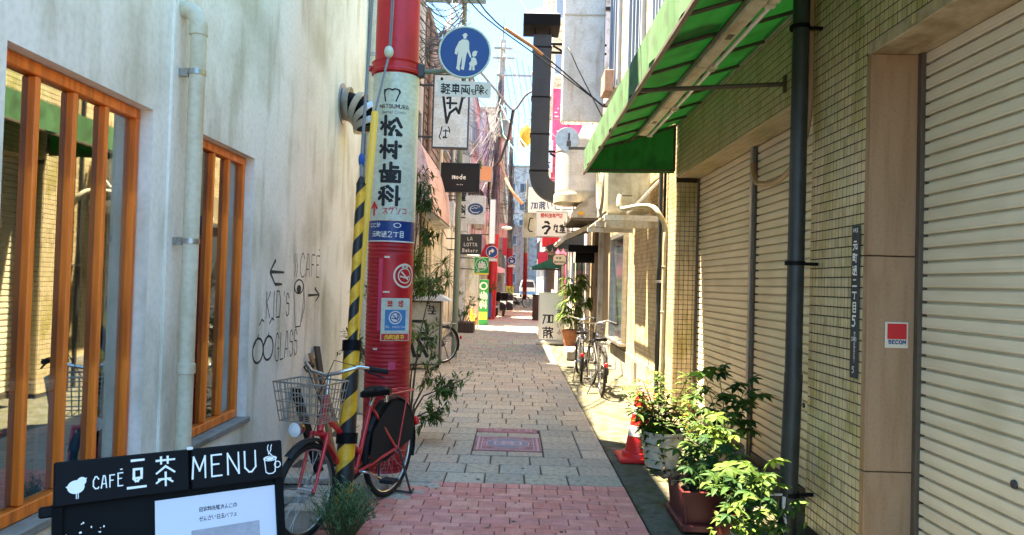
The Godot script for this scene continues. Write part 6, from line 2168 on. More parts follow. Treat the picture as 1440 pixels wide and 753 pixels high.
# ---------------------------------------------------------------- right side beyond the shop
func make_right_row():
	rng.seed = 201
	var x := 1.88
	var t := facade("tiled_block", "tall block faced with cream brick tiles in the sun, beyond the green awning", 1, x + 0.001, 8.92, 15.5, 13.0, "grout_light", [], [], 1, 1)
	var a := Mb.new()
	tile_field(a, x, 0.42, 2.9, 8.96, 12.15, 0.108, 0.062, 0.006, true)
	tile_field(a, x, 2.9, 4.6, 8.96, 15.4, 0.108, 0.062, 0.006, true)
	tile_field(a, x, 0.42, 2.9, 14.05, 14.5, 0.108, 0.062, 0.006, true)
	put("brick_tile_field", a, M.tile_sun, t, "stuff")
	var up := Mb.new()
	up.tinted = true
	up.col = Color(0.60, 0.49, 0.31)
	for j in 40:
		for i in 30:
			var d := 8.98 + 0.218 * i + (0.109 if j % 2 else 0.0)
			if d < 15.3: up.bx(x - 0.004, x + 0.006, 4.62 + 0.2 * j, 4.81 + 0.2 * j, d, d + 0.21, 0.002, 0)
	put("upper_tile_field", up, M.tile_sun, t, "stuff")
	var pl := Mb.new()
	pl.bx(x - 0.02, x + 0.006, 0.0, 0.42, 8.96, 15.4, 0.006)
	put("plinth", pl, M.concrete, t)
	for q in [[12.2, 14.0, 0.55, 2.42], [13.6, 14.9, 5.2, 8.6], [11.0, 12.4, 5.0, 12.0], [9.4, 10.2, 5.0, 12.0]]:
		var f := Mb.new()
		for d in [q[0], q[1] - 0.09]: f.bx(x - 0.07, x + 0.004, q[2], q[3], d, d + 0.09, 0.004)
		f.bx(x - 0.07, x + 0.004, q[3] - 0.07, q[3], q[0] + 0.09, q[1] - 0.09)
		f.bx(x - 0.12, x + 0.004, q[2] - 0.05, q[2], q[0] - 0.04, q[1] + 0.04, 0.004)
		if q[3] > 5.0:
			for k in 3: f.bx(x - 0.05, x, q[2], q[3], lerpf(q[0], q[1], 0.25 + 0.25 * k) - 0.03, lerpf(q[0], q[1], 0.25 + 0.25 * k) + 0.03)
		var w := put("window", f, M.steel if q[3] < 5.0 else M.frame_grey, t)
		var g := Mb.new()
		g.bx(x - 0.012, x - 0.008, q[2], q[3] - 0.07, q[0] + 0.09, q[1] - 0.09)
		put("pane", g, M.far_glass, w)
	var bx := Mb.new()
	bx.bx(x - 0.3, x - 0.13, 5.1, 5.5, 13.6, 14.2, 0.01)
	put("window_box", bx, M.brown_wall, t)
	var grid := Mb.new()
	grid.bx(x - 0.028, x - 0.02, 0.08, 0.36, 11.0, 11.2, 0.004)
	put("meter_hatch", grid, M.rail, t)
	# air-conditioning units on a bracket shelf
	for i in 2:
		var d := 9.55 + 1.15 * i
		var ac := thing("air_conditioner", ["large ivory air-conditioning unit on the wall shelf nearest the green awning", "second ivory air-conditioning unit behind the first on the wall shelf"][i], "air conditioner", V(1.5, 2.42, d), "air conditioners on the tiled wall")
		var b := Mb.new()
		var xf := 1.16 + 0.15 * i
		b.bx(xf, 1.74, 2.43, 3.35, d, d + 0.95, 0.03)
		put("case", b, M.ivory, ac)
		b = Mb.new()
		b.torus(V(xf - 0.005, 2.89, d + 0.5), Basis(Vector3.UP, PI / 2), 0.36, 0.03, 32, 6)
		for k in 6: b.torus(V(xf - 0.02, 2.89, d + 0.5), Basis(Vector3.UP, PI / 2), 0.06 * k + 0.02, 0.004, 28, 4)
		for k in 8: b.tube([V(xf - 0.02, 2.89, d + 0.5), V(xf - 0.02, 2.89 + 0.36 * sin(k * PI / 4), d + 0.5 + 0.36 * cos(k * PI / 4))], 0.004, -1, 4)
		put("fan_grille", b, M.offwhite, ac)
		b = Mb.new()
		b.bx(1.36, 1.68, 2.47, 2.72, d - 0.006, d + 0.002, 0.004)
		put("service_panel", b, M.ivory, ac)
		b = Mb.new()
		b.bx(1.36, 1.5, 2.66, 2.675, d - 0.009, d - 0.005)
		put("panel_handle", b, M.rail, ac)
	var sh := thing("wall_shelf", "white steel bracket shelf carrying the air-conditioning units", "bracket", V(1.5, 2.3, 10.0))
	for d in [9.45, 10.5, 11.6]:
		var b := Mb.new()
		b.bar(V(1.14, 2.37, d), V(1.85, 2.37, d), 0.05, 0.07)
		if d < 10: b.bar(V(1.42, 2.41, d - 0.03), V(1.83, 2.86, d - 0.03), 0.05, 0.03)
		put("bracket", b, M.white, sh)
	var b2 := Mb.new()
	for xx in [1.2, 1.7]: b2.bar(V(xx, 2.415, 9.4), V(xx, 2.415, 11.7), 0.06, 0.02)
	b2.bx(1.15, 1.85, 2.24, 2.33, 9.42, 9.46, 0.004)
	put("shelf_rail", b2, M.offwhite, sh)
	var h := thing("insulated_hose", "thick cream insulated hose from the air conditioner down the tiled pilaster", "hose", V(1.8, 0, 9.0))
	var hm := Mb.new()
	var path := Curve3D.new()
	for p in [[V(1.34, 2.66, 9.5), Vector3.ZERO], [V(1.33, 2.5, 9.42), Vector3(0.03, -0.05, 0)], [V(1.58, 2.50, 9.2), Vector3(0.15, 0, 0.05)], [V(1.78, 2.35, 9.02), Vector3(0.08, -0.12, 0)], [V(1.83, 2.0, 8.97), Vector3(0, -0.2, 0)], [V(1.825, 0.2, 8.97), Vector3(0, -0.2, 0)]]:
		path.add_point(p[0], -p[1], p[1])
	var pts: Array = []
	for p in path.tessellate(5, 3): pts.append(p)
	hm.tube(pts, 0.032, -1, 12)
	put("hose", hm, M.ivory, h)
	for y in [1.2, 1.75]:
		var cl := Mb.new()
		cl.torus(V(1.827, y, 8.97), Basis(Vector3(1, 0, 0), PI / 2), 0.033, 0.005, 16, 6)
		put("clip", cl, M.ivory, h)
	for q in [["black wall pipe next to the cream hose", 1.80, 9.16, 0.028, "dark_pipe"], ["second, thinner black wall pipe next to the cream hose", 1.83, 9.06, 0.018, "black"]]:
		var p := thing("wall_pipe", q[0], "pipe", V(q[1], 0, q[2]))
		var m := Mb.new()
		m.tube([V(q[1], 0.05, q[2]), V(q[1], 4.8, q[2])], q[3], -1, 12)
		put("pipe", m, M[q[4]], p)
		m = Mb.new()
		m.bx(q[1] - 0.04, x, 1.55, 1.58, q[2] - 0.04, q[2] + 0.04, 0.003)
		put("clip", m, M.steel, p)
	# blank projecting panel, drum, duct
	t = thing("blank_sign_panel", "tall blank pale grey projecting sign panel high on the tiled block", "sign", V(1.3, 4.8, 15.1))
	var m1 := Mb.new()
	m1.bx(0.88, 1.73, 4.82, 9.4, 15.0, 15.3, 0.02)
	put("panel", m1, M.blank_panel, t)
	for y in [7.0, 9.1]:
		m1 = Mb.new()
		m1.bx(0.875, 1.735, y, y + 0.03, 14.985, 15.0)
		put("seam_strip", m1, M.offwhite, t)
	m1 = Mb.new()
	for y in [5.2, 7.2, 9.0]: m1.bar(V(1.7, y, 15.15), V(1.9, y, 15.15), 0.08, 0.08)
	put("bracket", m1, M.rail, t)
	for i in 7:
		m1 = Mb.new()
		m1.ball(V(0.93 + 0.12 * i, 4.79, 15.05), Vector3(0.022, 0.028, 0.022), 8, 6)
		put("bulb", m1, M.clear, t)
	t = thing("white_drum", "big white round drum on a beige collar above the hood canopy", "tank", V(1.32, 3.2, 15.6))
	m1 = Mb.new()
	m1.lathe(V(1.33, 3.42, 15.7), [Vector2(0.49, 0), Vector2(0.50, 0.04), Vector2(0.50, 1.08), Vector2(0.47, 1.12), Vector2(0, 1.13)], 36)
	put("drum", m1, M.white, t)
	m1 = Mb.new()
	m1.lathe(V(1.33, 3.2, 15.7), [Vector2(0, 0), Vector2(0.52, 0), Vector2(0.53, 0.02), Vector2(0.53, 0.16), Vector2(0.515, 0.22), Vector2(0.3, 0.222)], 36)
	m1.bar(V(1.4, 3.3, 15.7), V(1.9, 3.3, 15.7), 0.3, 0.12)
	put("collar", m1, M.ivory, t)
	m1 = Mb.new()
	m1.lathe(V(1.33, 4.30, 15.7), [Vector2(0.502, 0), Vector2(0.51, 0), Vector2(0.51, 0.03), Vector2(0.502, 0.03)], 36)
	put("hoop", m1, M.offwhite, t)
	t = thing("round_metal_sign", "blank round grey metal disc on a bracket in front of the white drum", "sign", V(0.98, 4.1, 14.6))
	m1 = Mb.new()
	m1.lathe(V(0.99, 4.38, 14.62), [Vector2(0, 0.01), Vector2(0.235, 0.01), Vector2(0.24, 0), Vector2(0.235, -0.02), Vector2(0, -0.02)], 36, Basis(Vector3(1, 0, 0), PI / 2))
	put("disc", m1, M.steel, t)
	m1 = Mb.new()
	m1.bx(1.0, 1.04, 4.3, 4.5, 14.57, 14.6, 0.004)
	m1.bx(0.98, 1.06, 4.24, 4.34, 14.55, 14.6, 0.004)
	m1.bar(V(1.02, 4.2, 14.6), V(1.95, 4.2, 14.6), 0.05, 0.05)
	put("bracket", m1, M.dark_metal, t)
	t = thing("exhaust_duct", "black square kitchen exhaust duct with a grey-topped rain cap, bending into the white drum", "duct", V(0.5, 3.4, 17.0))
	m1 = Mb.new()
	m1.bx(0.30, 0.72, 4.05, 7.2, 16.8, 17.2, 0.006)
	put("shaft", m1, M.duct, t)
	m1 = Mb.new()
	var prev: Array = []
	for i in 11:
		var an := PI / 2 * i / 10
		var c := Vector2(0.98, 4.05)
		var inr := 0.26
		var our := 0.68
		var ring2: Array = []
		for e in [[inr, 16.8], [our, 16.8], [our, 17.2], [inr, 17.2]]: ring2.append(V(c.x - e[0] * cos(an), c.y - e[0] * sin(an), e[1]))
		if i > 0:
			for k in 4: m1.quad(prev[k], ring2[k], ring2[(k + 1) % 4], prev[(k + 1) % 4], (prev[k] + ring2[(k + 1) % 4]) / 2 - V(c.x - 0.47 * cos(an), c.y - 0.47 * sin(an), 17.0))
		prev = ring2
	m1.bx(0.98, 1.9, 3.37, 3.79, 16.8, 17.2)
	put("elbow", m1, M.duct, t)
	for y in [4.06, 4.9, 5.75, 6.9]:
		m1 = Mb.new()
		m1.bx(0.285, 0.735, y, y + 0.035, 16.785, 17.215, 0.004)
		put("flange", m1, M.black, t)
	m1 = Mb.new()
	m1.bx(0.06, 0.90, 7.34, 7.60, 16.58, 17.42, 0.01)
	for e in [[0.34, 16.84], [0.68, 16.84], [0.34, 17.16], [0.68, 17.16]]: m1.bar(V(e[0], 7.18, e[1]), V(e[0], 7.36, e[1]), 0.025, 0.025)
	put("rain_cap", m1, M.black_matt, t)
	m1 = Mb.new()
	m1.lathe(V(0.48, 7.60, 17.0), [Vector2(0.6, 0), Vector2(0, 0.30)], 4, Basis(Vector3.UP, PI / 4))
	put("cap_roof", m1, M.steel, t)
	for y in [7.05, 6.85, 4.55]:
		m1 = Mb.new()
		m1.bar(V(0.7, y, 17.0), V(2.0, y, 17.0), 0.045, 0.045)
		if y != 6.85: m1.bar(V(0.76, y - 0.04, 17.0), V(1.4, y - 0.4, 17.0), 0.04, 0.04)
		put("bracket", m1, M.black, t)
	# recessed entrance with its canopies
	t = thing("recessed_shopfront", "dark recessed shop entrance with pale posts and a tiled side wall", "building", V(2.0, 0, 17.0))
	m1 = Mb.new()
	m1.bx(3.2, 7, -0.05, 6.2, 15.55, 24.0)
	m1.bx(1.92, 3.2, 3.0, 6.2, 15.55, 24.0)
	put("wall", m1, M.pinkgrey_wall, t)
	m1 = Mb.new()
	m1.tinted = true
	m1.col = Color(0.58, 0.47, 0.3)
	m1.bx(1.92, 3.2, -0.05, 3.0, 18.3, 18.5)
	put("side_wall", m1, M.tile_sun, t)
	m1 = Mb.new()
	m1.bx(3.1, 3.18, 0.1, 2.7, 15.6, 18.2)
	var dk := put("door_front", m1, M.dark_wood, t)
	m1 = Mb.new()
	m1.bx(3.06, 3.1, 0.3, 2.2, 16.4, 17.2, 0.005)
	put("door_pane", m1, M.shop_glass, dk)
	for q in [[15.62, 1.87], [16.6, 1.9]]:
		m1 = Mb.new()
		m1.bx(q[1] - 0.08, q[1] + 0.08, 0.0, 3.0, q[0], q[0] + 0.16, 0.01)
		put("post", m1, M.offwhite if q[0] < 16 else M.brown_wall, t)
	m1 = Mb.new()
	m1.bx(1.9, 3.2, 0.0, 0.12, 15.6, 18.3, 0.01)
	put("threshold", m1, M.concrete, t)
	for i in 5:
		m1 = Mb.new()
		m1.bx(1.92, 1.98, 0.02 if i < 4 else 0.0, 3.0 if i != 2 else 2.4, 18.6 + 1.1 * i, 19.5 + 1.1 * i, 0.01)
		var bay := put("shop_bay", m1, [M.dark_wood, M.white_wall, M.shop_glass, M.brown_wall, M.ivory][i], t)
		m1 = Mb.new()
		m1.bx(1.905, 1.92, 0.9, 2.2, 18.75 + 1.1 * i, 19.35 + 1.1 * i, 0.004)
		put("pane", m1, M.far_glass, bay)
	t = thing("hood_canopy", "white box-shaped metal hood canopy over the recessed entrance", "canopy", V(1.6, 2.8, 15.0))
	m1 = Mb.new()
	var pr := PackedVector2Array([Vector2(1.93, 2.86), Vector2(1.12, 2.86), Vector2(1.13, 2.94), Vector2(1.27, 3.12), Vector2(1.66, 3.34), Vector2(1.93, 3.38)])
	m1.prism(pr, Transform3D(Basis(), V(0, 0, 14.95)), 2.3)
	put("hood", m1, M.offwhite, t)
	for i in 9:
		m1 = Mb.new()
		m1.bx(1.16, 1.9, 2.80, 2.858, 14.97 + 0.25 * i, 15.0 + 0.25 * i)
		put("slat", m1, M.rail, t)
	m1 = Mb.new()
	m1.lathe(V(1.33, 2.95, 14.945), [Vector2(0, 0.004), Vector2(0.05, 0.004), Vector2(0.05, 0)], 16, Basis(Vector3(1, 0, 0), PI / 2) * Basis.from_scale(Vector3(1.3, 1, 0.8)))
	put("badge", m1, M.hazard_yellow, t)
	t = thing("dark_canopy", "dark retractable canopy with a pale front roll under the white hood", "awning", V(1.4, 2.5, 17.0))
	m1 = Mb.new()
	m1.quad(V(1.02, 2.46, 15.9), V(1.95, 2.84, 15.9), V(1.95, 2.84, 18.1), V(1.02, 2.46, 18.1), Vector3.UP)
	put("cloth", m1, M.awning_dark, t)
	m1 = Mb.new()
	m1.tube([V(1.02, 2.45, 15.85), V(1.02, 2.45, 18.15)], 0.05, -1, 12)
	m1.bar(V(1.02, 2.47, 15.88), V(1.7, 2.80, 15.88), 0.05, 0.10)
	put("front_roll", m1, M.pale_awning, t)
	m1 = Mb.new()
	m1.bar(V(1.2, 2.3, 16.4), V(1.95, 2.3, 16.4), 0.1, 0.16)
	put("folding_arm", m1, M.black, t)
	m1 = Mb.new()
	m1.bar(V(1.4, 2.2, 16.9), V(1.95, 2.2, 16.9), 0.06, 0.4)
	put("folding_arm", m1, M.black, t)
	# signs
	for q in [["white eel restaurant sign board with large black brush kana and red top line", 0.54, 1.30, 2.69, 3.30, 18.5, 0], ["second cream sign board just behind the eel restaurant sign", 0.22, 0.72, 2.70, 3.32, 19.2, 1]]:
		var s: Array = signboard("hanging_sign", q[0], q[1], q[2], q[3], q[4], q[5], 0.14, "sign_white" if q[6] == 0 else "ivory", "frame_grey", "", 0.0, 0.012)
		var w := Mb.new()
		if q[6] == 0:
			strokes(w, G["う"], 0.13, 0.07, 0.26, 0.32, 0.055, s[1][0], s[1][1])
			words(w, "な重", 0.42, 0.1, 0.14, 0.2, 0.028, s[1][0], s[1][1], 1.15)
			put("lettering", w, M.ink, s[0])
			w = Mb.new()
			words(w, "鰻料理専門店", 0.1, 0.47, 0.08, 0.1, 0.0125, s[1][0], s[1][1], 1.18)
			put("red_lettering", w, M.red_ink, s[0])
		else:
			strokes(w, "5020 2007 0729 2959", 0.12, 0.15, 0.2, 0.34, 0.03, s[1][0], s[1][1])
			put("lettering", w, M.ink, s[0])
		wall_bracket(s[0], q[5] + 0.07, 1.1, 1.95, [q[3] + 0.15, q[4] - 0.12])
	var s2: Array = signboard("hanging_sign", "pale blue-white sign board with brush characters partly behind the duct elbow", 0.35, 1.26, 3.42, 4.10, 20.0, 0.12, "sign_white", "")
	var w2 := Mb.new()
	words(w2, "加藤いこ", 0.08, 0.1, 0.16, 0.2, 0.025, s2[1][0], s2[1][1], 1.3)
	put("lettering", w2, M.sign_navy, s2[0])
	wall_bracket(s2[0], 20.06, 1.2, 1.95, [3.55, 3.9])
	s2 = signboard("hanging_sign", "tall white sign with a blue numeral on the pink building", 0.98, 1.36, 5.75, 6.95, 28.0, 0.14, "white", "")
	w2 = Mb.new()
	words(w2, "5", 0.08, 0.12, 0.2, 0.26, 0.06, s2[1][0], s2[1][1])
	put("lettering", w2, M.sign_blue, s2[0])
	wall_bracket(s2[0], 28.07, 1.3, 2.1, [6.0, 6.7])
	var sc := thing("scalloped_awning", "small dark blue-grey awning with a scalloped edge behind the eel sign", "awning", V(1.2, 2.35, 20.6))
	w2 = Mb.new()
	w2.quad(V(0.9, 2.55, 20.4), V(1.95, 2.95, 20.4), V(1.95, 2.95, 23.0), V(0.9, 2.55, 23.0), Vector3.UP)
	w2.quad(V(0.9, 2.55, 20.4), V(1.95, 2.95, 20.4), V(1.95, 2.5, 20.4), V(0.9, 2.5, 20.4), Vector3(0, 0, 1))
	put("cloth", w2, M.awning_dark, sc)
	for i in 7:
		w2 = Mb.new()
		var pp := PackedVector2Array()
		for j in 7: pp.append(Vector2(0.975 + 0.15 * i - 0.075 * cos(PI * j / 6), 2.5 - 0.11 * sin(PI * j / 6)))
		w2.prism(pp, Transform3D(Basis(), V(0, 0, 20.395)), 0.004)
		put("scallop", w2, M.awning_dark, sc)
	var oc := thing("octagon_sign", "cream octagonal hanging sign with a dark rim below the scalloped awning", "sign", V(1.23, 2.0, 20.0))
	for q in [[1.0, "dark_wood", 0.0, 0.05], [0.86, "sign_beige", -0.004, 0.004]]:
		var op := PackedVector2Array()
		for e in [[0.2, 0.09], [0.12, 0.155], [-0.12, 0.155], [-0.2, 0.09], [-0.2, -0.09], [-0.12, -0.155], [0.12, -0.155], [0.2, -0.09]]: op.append(Vector2(1.23 + e[0] * q[0], 2.16 + e[1] * q[0]))
		w2 = Mb.new()
		w2.prism(op, Transform3D(Basis(), V(0, 0, 19.97 + q[2])), q[3])
		put("rim" if q[2] == 0.0 else "face", w2, M[q[1]], oc)
	w2 = Mb.new()
	var of := face(V(1.06, 2.05, 19.964), Vector3.RIGHT, Vector3.UP)
	words(w2, "MARUSHOKU", 0.02, 0.02, 0.026, 0.05, 0.008, of[0], of[1], 1.35)
	words(w2, "料理", 0.08, 0.13, 0.05, 0.05, 0.008, of[0], of[1], 1.5)
	put("lettering", w2, M.ink, oc)
	w2 = Mb.new()
	w2.tube([V(1.23, 2.32, 20.0), V(1.23, 2.42, 20.0), V(1.95, 2.42, 20.0)], 0.01)
	put("hanger", w2, M.dark_metal, oc)
	# stand sign, palm, step, bollard
	s2 = signboard("stand_sign", "white stand sign with black brush characters next to the potted palm", 0.66, 1.27, 0.12, 1.27, 18.3, 0.22, "sign_white", "steel", "", 0.0, 0.012)
	w2 = Mb.new()
	words(w2, "加藤", 0.10, 0.40, 0.24, 0.26, 0.03, s2[1][0], s2[1][1], 1.35, true)
	words(w2, "理料い小", 0.45, 0.62, 0.1, 0.12, 0.014, s2[1][0], s2[1][1], 1.35, true)
	put("lettering", w2, M.ink, s2[0])
	w2 = Mb.new()
	w2.obox(Vector3(0, -0.07, -0.1), Basis(), Vector3(0.36, 0.04, 0.2), 0.015)
	put("base", w2, M.white, s2[0])
	t = thing("potted_palm", "tall broadleaf lady palm in a terracotta pot beside the white stand sign", "potted plant", V(1.44, 0, 17.5))
	t.set_meta("local", 1)
	w2 = Mb.new()
	w2.lathe(Vector3.ZERO, [Vector2(0, 0), Vector2(0.19, 0.0), Vector2(0.25, 0.36), Vector2(0.27, 0.37), Vector2(0.27, 0.43), Vector2(0.24, 0.43), Vector2(0.23, 0.37)], 28)
	put("pot", w2, M.terracotta, t)
	w2 = Mb.new()
	w2.lathe(Vector3.ZERO, [Vector2(0.235, 0.37), Vector2(0, 0.38)], 20)
	put("soil", w2, M.soil, t)
	rng.seed = 211
	w2 = Mb.new()
	w2.tinted = true
	for i in 34:
		var an := i * 2.4
		var hh := rnd(0.55, 1.8)
		var rr := rnd(0.05, 0.36)
		var c := Vector3(cos(an) * rr, hh, sin(an) * rr)
		if i < 12:
			var st := Mb.new()
			st.tube([Vector3(cos(an) * 0.08, 0.37, sin(an) * 0.08), Vector3(c.x * 0.5, hh * 0.7, c.z * 0.5), c], 0.009, 0.006, 6)
			put("cane", st, M.green_stem, t)
		var tone := rnd(0.25, 1.0)
		for j in 13:
			var a2 := lerpf(-1.7, 1.7, j / 12.0)
			var dir := (Basis(Vector3.UP, -an) * Vector3(cos(a2), rnd(-0.5, 0.2), sin(a2))).normalized()
			w2.col = green(clampf(tone + rnd(-0.1, 0.1), 0, 1))
			w2.leaf(c, dir, Vector3.UP, rnd(0.24, 0.36), 0.04, rnd(0.3, 0.7))
	put("palm_fronds", w2, M.leaf, t, "stuff")
	t = thing("entrance_step", "grey concrete step block in front of the recessed entrance", "step", V(1.45, 0, 15.2))
	for k in 2:
		w2 = Mb.new()
		w2.bx(1.10 + 0.32 * k, 1.41 + 0.32 * k, 0.0, 0.17, 14.7, 15.9, 0.01)
		put("block", w2, M.concrete, t)
	t = thing("wooden_bollard", "dark brown square wooden litter post standing at the lane's edge", "post", V(0.98, 0, 30.0))
	for i in 5:
		w2 = Mb.new()
		w2.bx(0.80 + 0.074 * i, 0.868 + 0.074 * i, 0.0, 1.0, 29.9, 29.93, 0.006)
		put("board", w2, M.dark_wood, t)
	w2 = Mb.new()
	w2.bx(0.80, 1.17, 0.0, 0.98, 29.935, 30.3, 0.01)
	put("core", w2, M.dark_wood, t)
	w2 = Mb.new()
	w2.bx(0.78, 1.19, 1.0, 1.05, 29.88, 30.32, 0.01)
	put("top", w2, M.black, t)
	# clutter on the far facades
	for q in [[-1.9, 2.9, 18.6, "white", "small white air-conditioning unit on the brown brick shop"], [-1.66, 3.6, 29.2, "ivory", "small cream air-conditioning unit on the grey house past the brick shop"], [-1.48, 4.4, 36.4, "white", "small white air-conditioning unit on the tall grey block"], [1.98, 3.6, 26.0, "white", "small white air-conditioning unit on the low white shop block"], [1.95, 6.2, 32.0, "ivory", "small cream air-conditioning unit high on the pink building"]]:
		var sd := signf(q[0])
		var xa: float = q[0] - sd * 0.36
		var u := thing("air_conditioner", q[4], "air conditioner", V(q[0], q[1], q[2]))
		var k := Mb.new()
		k.bx(xa, q[0], q[1], q[1] + 0.6, q[2], q[2] + 0.85, 0.02)
		put("case", k, M[q[3]], u)
		k = Mb.new()
		k.torus(V(xa - sd * 0.01, q[1] + 0.3, q[2] + 0.42), Basis(Vector3.UP, PI / 2), 0.22, 0.03, 20, 5)
		put("fan_grille", k, M.frame_grey, u)
		k = Mb.new()
		k.tube([V(q[0] - sd * 0.1, q[1] + 0.1, q[2] - 0.02), V(q[0] - sd * 0.06, q[1] - 0.5, q[2] - 0.05), V(q[0] - sd * 0.05, q[1] - 1.6, q[2] - 0.05)], 0.03)
		put("pipe_sleeve", k, M.ivory, u)
	for q in [["long narrow blank white sign hanging before the second red pole", -0.98, -0.78, 3.0, 4.7, 28.6, "sign_white", -1.75], ["small blank orange sign high on the cafe side before the second red pole", -1.25, -0.85, 5.0, 5.5, 25.5, "orange_sleeve", -1.9], ["blank cream sign board on the tall grey block", -1.0, -0.4, 3.8, 4.5, 37.5, "ivory", -1.5], ["blank red sign board on the cream block past the third red pole", -0.75, -0.15, 3.2, 4.6, 46.0, "pink_sign", -1.3], ["tall blank white sign board far along the cream block", -0.6, -0.2, 4.8, 7.0, 50.0, "sign_white", -1.2], ["blank pale green sign board on the low white shop block", 1.1, 1.7, 4.3, 4.9, 26.5, "teal_cable", 2.05], ["tall blank white sign board on the block of flats", 1.3, 1.75, 3.6, 6.2, 37.2, "sign_white", 2.6], ["blank red sign board low on the block of flats", 1.35, 1.9, 2.5, 3.3, 42.0, "pink_sign", 2.6]]:
		var sn: Array = signboard("hanging_sign", q[0], q[1], q[2], q[3], q[4], q[5], 0.14, q[6], "frame_grey")
		wall_bracket(sn[0], q[5] + 0.07, q[2] if q[7] > 0 else q[1], q[7], [lerpf(q[3], q[4], 0.2), lerpf(q[3], q[4], 0.8)])
	# far right: pink shop, flats with balconies, more blocks
	facade("shop_block", "low white shop block past the recessed entrance", 1, 2.05, 24.1, 28.6, 6.2, "white_wall", [2.2, 4.6], [25.2, 27.4], 1.1, 1.3)
	t = facade("pink_building", "bright pink shop building with curly white lettering past the black duct", 1, 2.02, 28.7, 36.0, 9.5, "pink_wall", [4.2], [31.0, 33.8], 1.2, 1.3)
	w2 = Mb.new()
	w2.bx(1.35, 2.02, 5.6, 9.2, 28.9, 29.2, 0.02)
	put("sign_fin", w2, M.pink_wall, t)
	w2 = Mb.new()
	var ff := face(V(1.35, 5.6, 28.895), Vector3.RIGHT, Vector3.UP)
	strokes(w2, "8163 4242 2424 1606 0818 2818 4667 8888", 0.1, 2.4, 0.5, 0.7, 0.06, ff[0], ff[1])
	strokes(w2, "2050 5082 8264 6426 2629 8979", 0.1, 1.3, 0.45, 0.6, 0.05, ff[0], ff[1])
	put("curly_lettering", w2, M.white, t)
	w2 = Mb.new()
	w2.bx(1.2, 2.02, 3.1, 4.3, 32.0, 32.3, 0.02)
	put("red_box_sign", w2, M.pole_red, t)
	for i in 3:
		w2 = Mb.new()
		w2.bx(1.98, 2.03, 0.0, 2.6, 29.2 + 2.2 * i, 30.9 + 2.2 * i, 0.01)
		put("shop_front", w2, [M.dark_wood, M.shop_glass, M.white_wall][i], t)
	t = thing("small_green_awning", "small dark green wedge awning on the pink building's shop front", "awning", V(1.3, 2.15, 31.5))
	w2 = Mb.new()
	w2.quad(V(0.75, 2.2, 30.8), V(1.99, 2.75, 30.8), V(1.99, 2.75, 33.0), V(0.75, 2.2, 33.0), Vector3.UP)
	w2.flat(V(0.75, 2.2, 30.8), V(1.99, 2.75, 30.8), V(1.99, 2.15, 30.8), Vector3(0, 0, 1))
	w2.flat(V(0.75, 2.2, 30.8), V(0.75, 2.12, 30.8), V(1.99, 2.15, 30.8), Vector3(0, 0, 1))
	w2.quad(V(0.75, 2.2, 30.8), V(0.75, 2.1, 30.8), V(0.75, 2.1, 33.0), V(0.75, 2.2, 33.0), Vector3(-1, 0, 0))
	put("cloth", w2, M.small_green, t)
	w2 = Mb.new()
	w2.tube([V(0.78, 2.12, 30.9), V(1.99, 2.12, 30.9)], 0.02)
	w2.tube([V(0.78, 2.12, 32.9), V(1.99, 2.12, 32.9)], 0.02)
	put("arm", w2, M.dark_metal, t)
	t = facade("balcony_flats", "tall pinkish block of flats with rows of pale balconies facing the lane", 1, 2.6, 36.2, 58.0, 27.0, "pinkgrey_wall", every(4.4, 26, 2.8), every(38, 57, 3.6), 1.8, 1.7)
	for y in every(3.4, 26, 2.8):
		for d in every(36.5, 55, 5.4):
			w2 = Mb.new()
			w2.bx(1.75, 2.6, y, y + 0.16, d, d + 5.0, 0.01)
			var bal := put("balcony", w2, M.white_wall, t)
			w2 = Mb.new()
			for k in 10: w2.bx(1.76, 1.79, y + 0.16, y + 1.1, d + 0.02 + 0.5 * k, d + 0.44 + 0.5 * k)
			w2.bx(1.75, 1.80, y + 1.1, y + 1.16, d, d + 5.0)
			w2.bx(1.78, 2.6, y + 0.16, y + 1.1, d, d + 0.03)
			put("railing", w2, M.frame_grey, bal)
	facade("grey_tower", "grey tower on the duct side far down the lane", 1, 3.0, 58.2, 96.0, 13.0, "grey_wall", every(3, 12, 2.9), every(60, 95, 3.6), 1.8, 1.5)
	# blocks that close the lane
	for q in [["end_block", "grey concrete office block closing the far end of the lane", -9.0, 4.2, 118.0, 20.0, "grey_wall"], ["end_block", "pale block with close-set windows, right of the grey block at the lane's end", 4.4, 14.0, 122.0, 26.0, "white_wall"], ["end_block", "low red-brown block in front of the grey office block at the lane's end", -4.0, 2.2, 112.0, 10.0, "brown_wall"]]:
		var e := thing(q[0], q[1], "building", V((q[2] + q[3]) / 2, 0, q[4]))
		w2 = Mb.new()
		w2.bx(q[2], q[3], -0.06, q[5], q[4], q[4] + 9)
		put("wall", w2, M[q[6]], e)
		w2 = Mb.new()
		w2.bx(q[2] - 0.1, q[3] + 0.1, q[5], q[5] + 0.3, q[4] - 0.1, q[4] + 9)
		put("roof_edge", w2, M.concrete, e)
		var wf := Mb.new()
		wf.obox(Vector3(0, -0.72, 0.05), Basis(), Vector3(0.85, 0.05, 0.06))
		wf.obox(Vector3(0, 0.70, 0.03), Basis(), Vector3(0.8, 0.04, 0.04))
		for k in [-0.76, 0.0, 0.76]: wf.obox(Vector3(k, 0, 0.03), Basis(), Vector3(0.04, 0.7, 0.04))
		var wfm := wf.mesh()
		var wg := Mb.new()
		wg.obox(Vector3(0, 0, 0.006), Basis(), Vector3(0.74, 0.68, 0.01))
		var wgm := wg.mesh()
		for y in every(2.2, q[5] - 1.2, 2.9):
			for xx in every(q[2] + 1.2, q[3] - 1.0, 2.3):
				var wn := piece("window", wfm, M.frame_grey, e, Transform3D(Basis(), V(xx, y, q[4]) - e.position))
				piece("pane", wgm, M.far_glass, wn)

